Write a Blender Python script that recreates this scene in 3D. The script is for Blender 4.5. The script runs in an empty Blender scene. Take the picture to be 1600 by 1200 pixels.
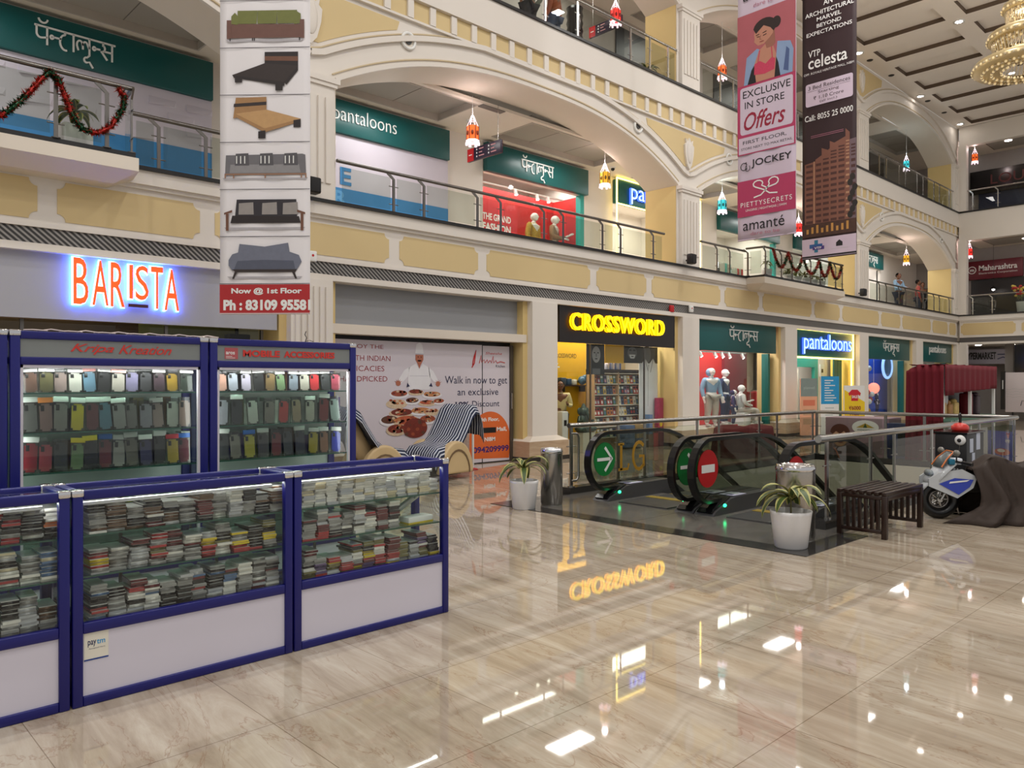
import bpy, bmesh, math, random
from mathutils import Vector, Matrix
C = bpy.context.scene.collection
SC = bpy.context.scene
PI = math.pi
R = math.radians
rnd = random.Random(7)

# ------------------------------------------------------------------ camera
cam = bpy.data.objects.new('camera', bpy.data.cameras.new('camera'))
C.objects.link(cam)
cam.location = (0, 0, 1.5)
cam.rotation_euler = (R(90), 0, R(46.4 - 90))
cam.data.sensor_width = 36
cam.data.lens = 1215 * 36 / 1600
cam.data.shift_y = -0.00125
cam.data.clip_start = 0.05
cam.data.clip_end = 200
SC.camera = cam

# ------------------------------------------------------------------ light
w = bpy.data.worlds.new('world')
SC.world = w
w.use_nodes = True
w.node_tree.nodes['Background'].inputs[0].default_value = (1.0, 0.985, 0.965, 1)
w.node_tree.nodes['Background'].inputs[1].default_value = 0.54
SC.view_settings.view_transform = 'Standard'
SC.view_settings.look = 'None'
SC.view_settings.exposure = -0.1
SC.view_settings.gamma = 1.0
SC.view_settings.use_curve_mapping = False


def area(name, loc, sx, sy, power, col=(1, 0.975, 0.94), rot=(0, 0, 0)):
    d = bpy.data.lights.new(name, 'AREA')
    d.shape = 'RECTANGLE'
    d.size = sx
    d.size_y = sy
    d.energy = power
    d.color = col
    o = bpy.data.objects.new(name, d)
    o.location = loc
    o.rotation_euler = rot
    C.objects.link(o)
    return o


for (lx, ly) in ((-5, -3), (-5, 3), (0, 0), (0, 6), (4, -4), (5, 3), (9, -1), (10, 6), (14, 2.5), (16, 6.2), (19, -1), (21, 3), (27, 2.6), (33, 2)):
    area('atrium_ceiling_light', (lx, ly, 11.9), 0.26, 0.26, 190)
# area lights of the first and second floor walkways
for (lx, lp) in ((1.5, 25), (8.5, 40), (13.5, 40), (18.5, 40), (23.5, 40), (29, 45), (33.5, 40)):
    area('walkway_light', (lx, 12.2, 6.9), 1.2, 0.5, lp)
for lx in (8.5, 13.5, 18.5, 24, 30):
    area('walkway_light', (lx, 12.2, 11.25), 1.2, 0.5, 40)


# ------------------------------------------------------------------ materials
def lin(c):
    return tuple(((x / 255) / 12.92 if x / 255 <= 0.04045 else ((x / 255 + 0.055) / 1.055) ** 2.4) for x in c)


MATS = {}


def mat(name, rgb, rough=0.6, metal=0.0, noise=0.06, scale=6.0, bump=0.0, spec=0.5, coat=0.0):
    """plain material: a colour with a little noise in it"""
    if name in MATS:
        return MATS[name]
    m = bpy.data.materials.new(name)
    m.use_nodes = True
    nt = m.node_tree
    b = nt.nodes['Principled BSDF']
    c = lin(rgb)
    b.inputs['Roughness'].default_value = rough
    b.inputs['Metallic'].default_value = metal
    b.inputs['Specular IOR Level'].default_value = spec
    b.inputs['Coat Weight'].default_value = coat
    tc = nt.nodes.new('ShaderNodeTexCoord')
    nz = nt.nodes.new('ShaderNodeTexNoise')
    nz.inputs['Scale'].default_value = scale
    nz.inputs['Detail'].default_value = 3
    nt.links.new(tc.outputs['Object'], nz.inputs['Vector'])
    mx = nt.nodes.new('ShaderNodeMix')
    mx.data_type = 'RGBA'
    mx.inputs[6].default_value = tuple(max(0, v * (1 - noise)) for v in c) + (1,)
    mx.inputs[7].default_value = tuple(min(1, v * (1 + noise)) for v in c) + (1,)
    nt.links.new(nz.outputs['Fac'], mx.inputs[0])
    nt.links.new(mx.outputs[2], b.inputs['Base Color'])
    if bump:
        bp = nt.nodes.new('ShaderNodeBump')
        bp.inputs['Strength'].default_value = bump
        bp.inputs['Distance'].default_value = 0.02
        nt.links.new(nz.outputs['Fac'], bp.inputs['Height'])
        nt.links.new(bp.outputs[0], b.inputs['Normal'])
    MATS[name] = m
    return m


def emit(name, rgb, strength, base=None):
    if name in MATS:
        return MATS[name]
    m = bpy.data.materials.new(name)
    m.use_nodes = True
    b = m.node_tree.nodes['Principled BSDF']
    b.inputs['Base Color'].default_value = lin(base or rgb) + (1,)
    b.inputs['Emission Color'].default_value = lin(rgb) + (1,)
    b.inputs['Emission Strength'].default_value = strength
    MATS[name] = m
    return m


def glass(name, tint=(235, 242, 240), refl=0.9, rough=0.0):
    """thin pane: clear straight through, mirror-like at a glance"""
    if name in MATS:
        return MATS[name]
    m = bpy.data.materials.new(name)
    m.use_nodes = True
    nt = m.node_tree
    nt.nodes.remove(nt.nodes['Principled BSDF'])
    out = nt.nodes['Material Output']
    tr = nt.nodes.new('ShaderNodeBsdfTransparent')
    tr.inputs[0].default_value = lin(tint) + (1,)
    gl = nt.nodes.new('ShaderNodeBsdfGlossy')
    gl.inputs['Roughness'].default_value = rough
    gl.inputs[0].default_value = (refl, refl, refl, 1)
    lw = nt.nodes.new('ShaderNodeLayerWeight')
    lw.inputs[0].default_value = 0.5
    pw = nt.nodes.new('ShaderNodeMath')
    pw.operation = 'POWER'
    pw.inputs[1].default_value = 4.5
    nt.links.new(lw.outputs['Facing'], pw.inputs[0])
    fr = nt.nodes.new('ShaderNodeMath')
    fr.operation = 'MULTIPLY_ADD'
    fr.inputs[1].default_value = 0.9
    fr.inputs[2].default_value = 0.04
    nt.links.new(pw.outputs[0], fr.inputs[0])
    mx = nt.nodes.new('ShaderNodeMixShader')
    nt.links.new(fr.outputs[0], mx.inputs[0])
    nt.links.new(tr.outputs[0], mx.inputs[1])
    nt.links.new(gl.outputs[0], mx.inputs[2])
    nt.links.new(mx.outputs[0], out.inputs[0])
    MATS[name] = m
    return m


def N(nt, t, **kw):
    n = nt.nodes.new(t)
    for k, v in kw.items():
        if k in n.inputs:
            n.inputs[k].default_value = v
        else:
            setattr(n, k, v)
    return n


def floor_material():
    m = bpy.data.materials.new('marble_floor')
    m.use_nodes = True
    nt = m.node_tree
    L = nt.links.new
    b = nt.nodes['Principled BSDF']
    tc = N(nt, 'ShaderNodeTexCoord')
    mp = N(nt, 'ShaderNodeMapping')
    mp.inputs['Rotation'].default_value = (0, 0, R(7))
    L(tc.outputs['Object'], mp.inputs[0])
    st = N(nt, 'ShaderNodeMapping')
    st.inputs['Scale'].default_value = (4.2, 0.55, 1)
    L(mp.outputs[0], st.inputs[0])
    n1 = N(nt, 'ShaderNodeTexNoise', Scale=1.5, Detail=10, Roughness=0.68, Distortion=0.7)
    L(st.outputs[0], n1.inputs['Vector'])
    r1 = N(nt, 'ShaderNodeValToRGB')
    e = r1.color_ramp.elements
    e[0].position, e[0].color = 0.30, lin((154, 138, 119)) + (1,)
    e[1].position, e[1].color = 0.70, lin((202, 192, 176)) + (1,)
    k = e.new(0.5)
    k.color = lin((180, 166, 147)) + (1,)
    L(n1.outputs['Fac'], r1.inputs[0])
    sv = N(nt, 'ShaderNodeMapping')
    sv.inputs['Scale'].default_value = (1.5, 0.42, 1)
    L(mp.outputs[0], sv.inputs[0])
    n2 = N(nt, 'ShaderNodeTexNoise', Scale=1.7, Detail=6, Roughness=0.6, Distortion=1.6)
    L(sv.outputs[0], n2.inputs['Vector'])
    sb = N(nt, 'ShaderNodeMath', operation='SUBTRACT')
    sb.inputs[1].default_value = 0.5
    L(n2.outputs['Fac'], sb.inputs[0])
    ab = N(nt, 'ShaderNodeMath', operation='ABSOLUTE')
    L(sb.outputs[0], ab.inputs[0])
    r2 = N(nt, 'ShaderNodeValToRGB')
    r2.color_ramp.elements[0].position = 0.0
    r2.color_ramp.elements[0].color = (1, 1, 1, 1)
    r2.color_ramp.elements[1].position = 0.011
    r2.color_ramp.elements[1].color = (0, 0, 0, 1)
    L(ab.outputs[0], r2.inputs[0])
    mx = N(nt, 'ShaderNodeMix', data_type='RGBA')
    mx.inputs[7].default_value = lin((140, 106, 80)) + (1,)
    mm = N(nt, 'ShaderNodeMath', operation='MULTIPLY')
    mm.inputs[1].default_value = 0.5
    L(r2.outputs[0], mm.inputs[0])
    L(mm.outputs[0], mx.inputs[0])
    L(r1.outputs[0], mx.inputs[6])
    br = N(nt, 'ShaderNodeTexBrick')
    br.inputs['Scale'].default_value = 1.0
    br.inputs['Brick Width'].default_value = 0.8
    br.inputs['Row Height'].default_value = 0.8
    br.inputs['Mortar Size'].default_value = 0.0022
    br.offset = 0.0
    br.inputs['Color1'].default_value = (1, 1, 1, 1)
    br.inputs['Color2'].default_value = (0.93, 0.93, 0.92, 1)
    br.inputs['Mortar'].default_value = (0.5, 0.45, 0.38, 1)
    L(tc.outputs['Object'], br.inputs['Vector'])
    m2 = N(nt, 'ShaderNodeMix', data_type='RGBA', blend_type='MULTIPLY')
    m2.inputs[0].default_value = 1
    L(mx.outputs[2], m2.inputs[6])
    L(br.outputs['Color'], m2.inputs[7])
    L(m2.outputs[2], b.inputs['Base Color'])
    b.inputs['Roughness'].default_value = 0.03
    b.inputs['Specular IOR Level'].default_value = 0.95
    MATS['marble_floor'] = m
    return m


def stripes(name, c1, c2, period, axis='X', duty=0.5, rough=0.6, rot=0.0):
    """two-colour printed or woven stripes in object space"""
    if name in MATS:
        return MATS[name]
    m = bpy.data.materials.new(name)
    m.use_nodes = True
    nt = m.node_tree
    L = nt.links.new
    b = nt.nodes['Principled BSDF']
    b.inputs['Roughness'].default_value = rough
    tc = N(nt, 'ShaderNodeTexCoord')
    mp = N(nt, 'ShaderNodeMapping')
    mp.inputs['Rotation'].default_value = (0, rot, 0)
    L(tc.outputs['UV' if axis == 'UV' else 'Object'], mp.inputs[0])
    sp = N(nt, 'ShaderNodeSeparateXYZ')
    L(mp.outputs[0], sp.inputs[0])
    dv = N(nt, 'ShaderNodeMath', operation='DIVIDE')
    dv.inputs[1].default_value = period
    L(sp.outputs[0 if axis == 'UV' else 'XYZ'.index(axis)], dv.inputs[0])
    fr = N(nt, 'ShaderNodeMath', operation='FRACT')
    L(dv.outputs[0], fr.inputs[0])
    gt = N(nt, 'ShaderNodeMath', operation='GREATER_THAN')
    gt.inputs[1].default_value = duty
    L(fr.outputs[0], gt.inputs[0])
    mx = N(nt, 'ShaderNodeMix', data_type='RGBA')
    mx.inputs[6].default_value = lin(c1) + (1,)
    mx.inputs[7].default_value = lin(c2) + (1,)
    L(gt.outputs[0], mx.inputs[0])
    L(mx.outputs[2], b.inputs['Base Color'])
    MATS[name] = m
    return m


def stone(name, c1, c2, rough=0.25):
    m = bpy.data.materials.new(name)
    m.use_nodes = True
    nt = m.node_tree
    L = nt.links.new
    b = nt.nodes['Principled BSDF']
    b.inputs['Roughness'].default_value = rough
    tc = N(nt, 'ShaderNodeTexCoord')
    mp = N(nt, 'ShaderNodeMapping')
    mp.inputs['Scale'].default_value = (1, 1, 4)
    L(tc.outputs['Object'], mp.inputs[0])
    n1 = N(nt, 'ShaderNodeTexNoise', Scale=2.2, Detail=8, Distortion=1.2)
    L(mp.outputs[0], n1.inputs['Vector'])
    mx = N(nt, 'ShaderNodeMix', data_type='RGBA')
    mx.inputs[6].default_value = lin(c1) + (1,)
    mx.inputs[7].default_value = lin(c2) + (1,)
    L(n1.outputs['Fac'], mx.inputs[0])
    L(mx.outputs[2], b.inputs['Base Color'])
    MATS[name] = m
    return m


# palette
M = dict(
    cream=mat('cream_plaster', (222, 212, 198), 0.7, noise=0.03, scale=1.5),
    white=mat('white_paint', (226, 219, 210), 0.6, noise=0.02, scale=1.5),
    yellow=mat('ochre_plaster', (214, 191, 142), 0.7, noise=0.04, scale=1.2),
    yellow2=mat('ochre_return', (216, 190, 130), 0.7, noise=0.04, scale=1.2),
    ceil_grey=mat('grey_ceiling_panel', (158, 152, 142), 0.8, noise=0.05, scale=1.0),
    ceil_groove_shade=mat('ceiling_groove_shade', (96, 80, 66), 0.7),  # brown stands in for the shade in the ceiling recesses
    black=mat('black_paint', (22, 21, 22), 0.4),
    black_gloss=mat('black_gloss', (12, 12, 14), 0.15),
    granite=mat('dark_granite', (52, 50, 48), 0.12, noise=0.35, scale=90),
    grey_stone=stone('grey_landing_stone', (84, 82, 78), (118, 114, 108), 0.16),
    beige_stone=stone('beige_base_stone', (168, 140, 112), (208, 186, 158), 0.25),
    teal=mat('teal_sign_board', (8, 84, 84), 0.35, noise=0.03),
    teal_light=mat('teal_light', (40, 160, 150), 0.4),
    letter_white=mat('white_letter', (235, 235, 232), 0.4, noise=0.01),
    steel=mat('brushed_steel', (178, 176, 172), 0.24, 1.0, noise=0.05, scale=40),
    steel_dark=mat('satin_steel', (120, 116, 112), 0.3, 1.0, noise=0.05, scale=40),
    chrome=mat('chrome', (215, 215, 218), 0.08, 1.0, noise=0.01),
    navy=mat('navy_powder_coat', (14, 16, 104), 0.35, noise=0.03),
    lavender=mat('white_laminate', (214, 210, 224), 0.35, noise=0.015, scale=2),
    grey_panel=mat('grey_fascia_panel', (168, 168, 176), 0.45, noise=0.02, scale=1),
    shutter_grey=mat('grey_shutter_panel', (150, 152, 156), 0.5, noise=0.03, scale=1),
    rubber=mat('black_rubber', (16, 16, 17), 0.28),
    wood_dark=mat('dark_brown_wood', (44, 27, 20), 0.3, noise=0.25, scale=9),
    red=mat('signal_red', (186, 24, 30), 0.4),
    green=mat('signal_green', (10, 118, 52), 0.4),
    gold=mat('gold_letter', (190, 142, 40), 0.35, 0.3),
    pot=mat('white_glazed_pot', (228, 226, 226), 0.3, noise=0.03, scale=8),
    soil=mat('potting_soil', (48, 36, 28), 0.9, noise=0.3, scale=40),
    leaf=mat('green_leaf', (62, 84, 36), 0.45, noise=0.25, scale=20),
    leaf_edge=mat('pale_leaf_margin', (170, 166, 96), 0.45, noise=0.1, scale=20),
    cloth_maroon=mat('maroon_cloth', (104, 5, 26), 0.85, noise=0.12, scale=14),
    cloth_brown=mat('brown_dust_cover', (50, 37, 29), 0.75, noise=0.15, scale=5),
    tan=mat('tan_leatherette', (206, 180, 136), 0.45, noise=0.05),
    skin=mat('skin', (168, 118, 92), 0.55),
    skin_dark=mat('brown_skin', (122, 80, 58), 0.55),
    mann=mat('white_mannequin', (236, 234, 230), 0.35, noise=0.01),
    hair=mat('black_hair', (20, 16, 15), 0.9, spec=0.1),
)
G = dict(
    clear=glass('clear_glass', (240, 246, 243), 0.85),
    green=glass('green_edge_glass', (206, 228, 218), 0.85),
    rail=glass('railing_glass', (214, 220, 212), 0.8),
    dark=glass('escalator_glass', (188, 196, 186), 0.7),
    pouch=glass('clear_pouch', (206, 206, 204), 0.9, 0.12),
)
floor_material()
GRILLE = stripes('grille_slats', (44, 42, 42), (150, 146, 142), 0.05, 'X', 0.55, 0.5, R(50))


# ------------------------------------------------------------------ mesh builder
class MB:
    def __init__(s):
        s.v, s.f, s.m, s.sm, s.mats = [], [], [], [], []
        s.uv = {}

    def mi(s, m):
        if m not in s.mats:
            s.mats.append(m)
        return s.mats.index(m)

    def add(s, vs, fs, m, smooth=False, T=None):
        o = len(s.v)
        s.v.extend([tuple(T @ Vector(p)) for p in vs] if T is not None else [tuple(p) for p in vs])
        i = s.mi(m)
        for f in fs:
            s.f.append(tuple(o + k for k in f))
            s.m.append(i)
            s.sm.append(smooth)
        return s

    def box(s, x0, x1, y0, y1, z0, z1, m, T=None):
        vs = [(x0, y0, z0), (x1, y0, z0), (x1, y1, z0), (x0, y1, z0), (x0, y0, z1), (x1, y0, z1), (x1, y1, z1), (x0, y1, z1)]
        return s.add(vs, [(0, 3, 2, 1), (4, 5, 6, 7), (0, 1, 5, 4), (1, 2, 6, 5), (2, 3, 7, 6), (3, 0, 4, 7)], m, False, T)

    def rbox(s, x0, x1, y0, y1, z0, z1, m, r=0.01, T=None, seg=2):
        bm = bmesh.new()
        bmesh.ops.create_cube(bm, size=1)
        for v in bm.verts:
            v.co = Vector(((x0 + x1) / 2 + v.co.x * (x1 - x0), (y0 + y1) / 2 + v.co.y * (y1 - y0), (z0 + z1) / 2 + v.co.z * (z1 - z0)))
        r = min(r, 0.49 * min(x1 - x0, y1 - y0, z1 - z0))
        bmesh.ops.bevel(bm, geom=bm.edges[:], offset=r, segments=seg, affect='EDGES', profile=0.5)
        return s.bm(bm, m, True, T)

    def bm(s, bm, m, smooth=True, T=None):
        bm.verts.index_update()
        s.add([v.co.copy() for v in bm.verts], [[v.index for v in f.verts] for f in bm.faces], m, smooth, T)
        bm.free()
        return s

    def quad(s, a, b, c, d, m):
        return s.add([a, b, c, d], [(0, 1, 2, 3)], m)

    def prism(s, pts, o, u, v, w, depth, m, smooth=False, lift=0.0):
        """flat outline pts (2D) set at o in the u,v plane and given thickness along w"""
        o, u, v, w = Vector(o), Vector(u), Vector(v), Vector(w)
        n = len(pts)
        a = [o + u * p[0] + v * p[1] + w * lift for p in pts]
        if not depth:
            return s.add(a, [tuple(range(n))], m)
        b = [p + w * depth for p in a]
        fs = [tuple(range(n)), tuple(reversed(range(n, 2 * n)))]
        fs += [(i, i + n, (i + 1) % n + n, (i + 1) % n) for i in range(n)]
        return s.add(a + b, fs, m, smooth)

    def cyl(s, p0, p1, r0, m, r1=None, n=12, smooth=True, caps=True):
        p0, p1 = Vector(p0), Vector(p1)
        r1 = r0 if r1 is None else r1
        d = (p1 - p0).normalized()
        a = d.orthogonal().normalized()
        b = d.cross(a)
        vs = []
        for p, r in ((p0, r0), (p1, r1)):
            vs += [p + (a * math.cos(2 * PI * i / n) + b * math.sin(2 * PI * i / n)) * r for i in range(n)]
        s.add(vs, [(i, (i + 1) % n, (i + 1) % n + n, i + n) for i in range(n)], m, smooth)
        if caps:
            s.add(vs, [tuple(reversed(range(n))), tuple(range(n, 2 * n))], m, False)
        return s

    def tube(s, pts, r, m, n=8, closed=False, flat=None):
        """round bar along a path; flat=(a,b): a x b rectangle-ish section kept upright"""
        P = [Vector(p) for p in pts]
        k = len(P)
        rr = r if isinstance(r, (list, tuple)) else [r] * k
        vs = []
        up = None
        for i, p in enumerate(P):
            if closed:
                d = (P[(i + 1) % k] - P[i - 1])
            else:
                d = P[min(i + 1, k - 1)] - P[max(i - 1, 0)]
            d = d.normalized() if d.length > 1e-9 else Vector((0, 0, 1))
            if up is None:
                up = d.orthogonal().normalized()
            else:
                up = (up - d * up.dot(d))
                up = up.normalized() if up.length > 1e-6 else d.orthogonal().normalized()
            sd = d.cross(up)
            for j in range(n):
                t = 2 * PI * j / n
                vs.append(p + (up * math.cos(t) + sd * math.sin(t)) * rr[i])
        fs = []
        for i in range(k if closed else k - 1):
            for j in range(n):
                a, b = i * n + j, i * n + (j + 1) % n
                c, d2 = ((i + 1) % k) * n + (j + 1) % n, ((i + 1) % k) * n + j
                fs.append((a, b, c, d2))
        s.add(vs, fs, m, True)
        if not closed:
            s.add(vs, [tuple(reversed(range(n))), tuple(range((k - 1) * n, k * n))], m, False)
        return s

    def bar(s, pts, wv, a, b, m, closed=False):
        """rectangular bar along a path lying in a plane with normal wv: a across the plane, b along wv"""
        P = [Vector(p) for p in pts]
        wv = Vector(wv).normalized()
        k = len(P)
        vs = []
        for i, p in enumerate(P):
            d = (P[(i + 1) % k] - P[i - 1]) if closed else P[min(i + 1, k - 1)] - P[max(i - 1, 0)]
            sd = d.normalized().cross(wv).normalized()
            vs += [p + sd * a / 2 - wv * b / 2, p + sd * a / 2 + wv * b / 2, p - sd * a / 2 + wv * b / 2, p - sd * a / 2 - wv * b / 2]
        fs = []
        for i in range(k if closed else k - 1):
            for j in range(4):
                q = ((i + 1) % k) * 4
                fs.append((i * 4 + j, i * 4 + (j + 1) % 4, q + (j + 1) % 4, q + j))
        if not closed:
            fs += [(3, 2, 1, 0), tuple((k - 1) * 4 + j for j in range(4))]
        return s.add(vs, fs, m, False)

    def lathe(s, prof, c, m, n=24, smooth=True, cap=True):
        c = Vector(c)
        vs = []
        for (r, z) in prof:
            vs += [c + Vector((r * math.cos(2 * PI * i / n), r * math.sin(2 * PI * i / n), z)) for i in range(n)]
        k = len(prof)
        s.add(vs, [(i * n + j, i * n + (j + 1) % n, (i + 1) * n + (j + 1) % n, (i + 1) * n + j) for i in range(k - 1) for j in range(n)], m, smooth)
        if cap:
            s.add(vs, [tuple(reversed(range(n))), tuple(range((k - 1) * n, k * n))], m, False)
        return s

    def ball(s, c, rx, ry, rz, m, n=14, T=None):
        bm = bmesh.new()
        bmesh.ops.create_uvsphere(bm, u_segments=n, v_segments=max(6, n // 2 + 1), radius=1)
        for v in bm.verts:
            v.co = Vector((c[0] + v.co.x * rx, c[1] + v.co.y * ry, c[2] + v.co.z * rz))
        return s.bm(bm, m, True, T)

    def sheet(s, rows, m, thick=0.0, smooth=True):
        """grid of points -> surface (with uv 0..1), optionally thickened"""
        h, wd = len(rows), len(rows[0])
        o = len(s.v)
        vs = [p for r in rows for p in r]
        fs = [(i * wd + j, i * wd + j + 1, (i + 1) * wd + j + 1, (i + 1) * wd + j) for i in range(h - 1) for j in range(wd - 1)]
        s.add(vs, fs, m, smooth)
        for i in range(h):
            for j in range(wd):
                s.uv[o + i * wd + j] = (j / (wd - 1), i / (h - 1))
        return s

    def build(s, name, parent=None, T=None, solid=0.0):
        me = bpy.data.meshes.new(name)
        me.from_pydata(s.v, [], s.f)
        for m in s.mats:
            me.materials.append(m)
        me.polygons.foreach_set('material_index', s.m)
        me.polygons.foreach_set('use_smooth', s.sm)
        if s.uv:
            ul = me.uv_layers.new(name='UVMap')
            for l in me.loops:
                ul.data[l.index].uv = s.uv.get(l.vertex_index, (0, 0))
        me.validate()
        bm = bmesh.new()
        bm.from_mesh(me)
        bmesh.ops.recalc_face_normals(bm, faces=bm.faces[:])
        bm.to_mesh(me)
        bm.free()
        o = bpy.data.objects.new(name, me)
        C.objects.link(o)
        if parent is not None:
            o.parent = parent
        if T is not None:
            o.matrix_basis = T
        if solid:
            md = o.modifiers.new('thickness', 'SOLIDIFY')
            md.thickness = solid
            md.offset = 0
        return o


def tag(o, label=None, cat=None, group=None, kind=None):
    if label:
        o['label'] = label
    if cat:
        o['category'] = cat
    if group:
        o['group'] = group
    if kind:
        o['kind'] = kind
    return o


def thing(name, label, cat, loc=(0, 0, 0), rz=0.0, group=None):
    o = bpy.data.objects.new(name, None)
    o.empty_display_size = 0.1
    C.objects.link(o)
    o.location = loc
    o.rotation_euler = (0, 0, rz)
    return tag(o, label, cat, group)


def struct(mb, name):
    return tag(mb.build(name), kind='structure')


def dup(root, loc, rz, label=None, group=None):
    r = root.copy()
    C.objects.link(r)
    r.location = loc
    r.rotation_euler = (0, 0, rz)
    if label:
        r['label'] = label
    if group:
        r['group'] = group
    for ch in list(root.children):
        c = ch.copy()
        C.objects.link(c)
        c.parent = r
        for g in ch.children:
            d = g.copy()
            C.objects.link(d)
            d.parent = c
    return r


# ------------------------------------------------------------------ lettering
TXT = {}


def text_geo(s, bold=0.0, shear=0.0, spacing=1.0):
    """outline mesh of a word, baseline at 0, cap height about 1"""
    key = (s, bold, shear, spacing)
    if key in TXT:
        return TXT[key]
    cu = bpy.data.curves.new('t', 'FONT')
    cu.body = s
    cu.size = 1.0
    cu.offset = bold
    cu.shear = shear
    cu.space_character = spacing
    cu.resolution_u = 3
    ob = bpy.data.objects.new('t', cu)
    C.objects.link(ob)
    dg = bpy.context.evaluated_depsgraph_get()
    me = bpy.data.meshes.new_from_object(ob.evaluated_get(dg))
    vs = [tuple(v.co[:2]) for v in me.vertices]
    fs = [tuple(p.vertices) for p in me.polygons]
    bpy.data.objects.remove(ob)
    bpy.data.curves.remove(cu)
    bpy.data.meshes.remove(me)
    TXT[key] = (vs, fs)
    return TXT[key]


class Canvas:
    """flat artwork on a real board: x to the reader's right, y up, both in metres"""

    def __init__(s, mb, o, u, v, w):
        s.ym = None
        s.mb, s.o, s.u, s.v, s.w = mb, Vector(o), Vector(u).normalized(), Vector(v).normalized(), Vector(w).normalized()

    def Y(s, y):
        if not s.ym:
            return y
        for (a, b), (c, d) in zip(s.ym[:-1], s.ym[1:]):
            if y <= c or (c, d) == s.ym[-1]:
                return b + (y - a) * (d - b) / (c - a)

    def P(s, x, y, l=0.0):
        y = s.Y(y)
        return s.o + s.u * x + s.v * y + s.w * l

    def poly(s, pts, m, lift=0.003, depth=0.0):
        s.mb.prism([(p[0], s.Y(p[1])) for p in pts], s.o, s.u, s.v, s.w, depth, m, lift=lift)

    def rect(s, x0, x1, y0, y1, m, lift=0.003, depth=0.0):
        s.poly([(x0, y0), (x1, y0), (x1, y1), (x0, y1)], m, lift, depth)

    def rrect(s, x0, x1, y0, y1, r, m, lift=0.003, depth=0.0):
        pts = []
        for cx, cy, a in ((x1 - r, y0 + r, -90), (x1 - r, y1 - r, 0), (x0 + r, y1 - r, 90), (x0 + r, y0 + r, 180)):
            pts += [(cx + r * math.cos(R(a + t)), cy + r * math.sin(R(a + t))) for t in (0, 30, 60, 90)]
        s.poly(pts, m, lift, depth)

    def oval(s, cx, cy, rx, ry, m, lift=0.003, depth=0.0, n=28):
        s.poly([(cx + rx * math.cos(2 * PI * i / n), cy + ry * math.sin(2 * PI * i / n)) for i in range(n)], m, lift, depth)

    def stroke(s, pts, wd, m, lift=0.003, depth=0.004, closed=False):
        s.mb.bar([s.P(x, y, lift + depth / 2) for x, y in pts], s.w, wd, depth, m, closed)

    def text(s, t, x, y, wd=None, h=None, m=None, lift=0.004, depth=0.0, bold=0.0, shear=0.0, spacing=1.0, center=False):
        """word with its lower left ink corner at x,y (or centred on x), ink width wd and ink height h"""
        vs, fs = text_geo(t, bold, shear, spacing)
        if not vs:
            return
        x0, x1 = min(p[0] for p in vs), max(p[0] for p in vs)
        y0, y1 = min(p[1] for p in vs), max(p[1] for p in vs)
        if wd is None:
            sy = h / (y1 - y0)
            sx = sy
        else:
            sx = wd / (x1 - x0)
            sy = sx if h is None else h / (y1 - y0)
        ox = x - (x1 - x0) * sx / 2 if center else x
        q = [((p[0] - x0) * sx + ox, (p[1] - y0) * sy + y) for p in vs]
        a = [s.P(px, py, lift + depth) for px, py in q]
        s.mb.add(a, fs, m)
        if depth:
            b = [s.P(px, py, lift) for px, py in q]
            n = len(a)
            ed = {}
            for f in fs:
                for i in range(len(f)):
                    e = (f[i], f[(i + 1) % len(f)])
                    k = tuple(sorted(e))
                    ed[k] = None if k in ed else e
            side = [(e[0], e[1], e[1] + n, e[0] + n) for e in ed.values() if e]
            s.mb.add(a + b, side, m)


def arc(cx, cy, rx, ry, a0, a1, n=10):
    return [(cx + rx * math.cos(R(a0 + (a1 - a0) * i / n)), cy + ry * math.sin(R(a0 + (a1 - a0) * i / n))) for i in range(n + 1)]


def devanagari(cv, x, y, wd, h, m, depth=0.02, k=0.085):
    """the shop name in Devanagari letters, drawn with a pen of even width; h is the height of the letter body"""
    W = 5.35
    sx, sy = wd / W, h

    def st(pts):
        cv.stroke([(x + px * sx, y + py * sy) for px, py in pts], k * h * 1.1, m, 0.004, depth)
    st([(0, 1), (W, 1)])
    # pa with a candra above
    st([(0.14, 1), (0.14, 0.6)] + arc(0.4, 0.58, 0.26, 0.24, 180, 290, 6) + [(0.8, 0.42)])
    st([(0.8, 1), (0.8, 0)])
    st(arc(0.55, 1.5, 0.3, 0.3, 195, 345, 9))
    # half na
    st(arc(1.1, 0.52, 0.1, 0.1, 0, 360, 9))
    st([(1.2, 0.54), (1.72, 0.54)])
    # tta
    st([(1.95, 1), (1.95, 0.84)] + arc(1.98, 0.4, 0.36, 0.44, 95, 285, 12))
    # aa
    st([(2.5, 1), (2.5, 0)])
    # la with long u
    st([(2.82, 0.18)] + arc(2.92, 0.5, 0.2, 0.26, 215, 0, 9))
    st(arc(3.28, 0.5, 0.18, 0.26, 180, 40, 6) + [(3.56, 0.4)])
    st([(3.12, 0.5), (3.12, 0.3)])
    st([(3.56, 1), (3.56, 0)])
    st([(3.56, 0.02), (3.4, -0.12)] + arc(3.36, -0.27, 0.16, 0.15, 80, 280, 7) + [(3.56, -0.36), (3.8, -0.66)])
    # half na
    st(arc(3.88, 0.52, 0.1, 0.1, 0, 360, 9))
    st([(3.98, 0.54), (4.3, 0.54)])
    # sa
    st([(4.5, 1), (4.5, 0.78)] + arc(4.42, 0.66, 0.2, 0.2, 60, -95, 7))
    st([(4.36, 0.48), (4.78, 0.02)])
    st([(4.55, 0.5), (5.12, 0.5)])
    st([(5.12, 1), (5.12, 0)])

# ================================================================== the hall
F = 10.6                                            # front plane of the long arcade


def cc(i):
    return 5.87 + 5.02 * i                          # ground floor column lines


XE = 35.5                                           # end of the hall
VX0, VX1, VY0, VY1 = 8.75, 15.0, 3.72, 7.0          # escalator void

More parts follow.
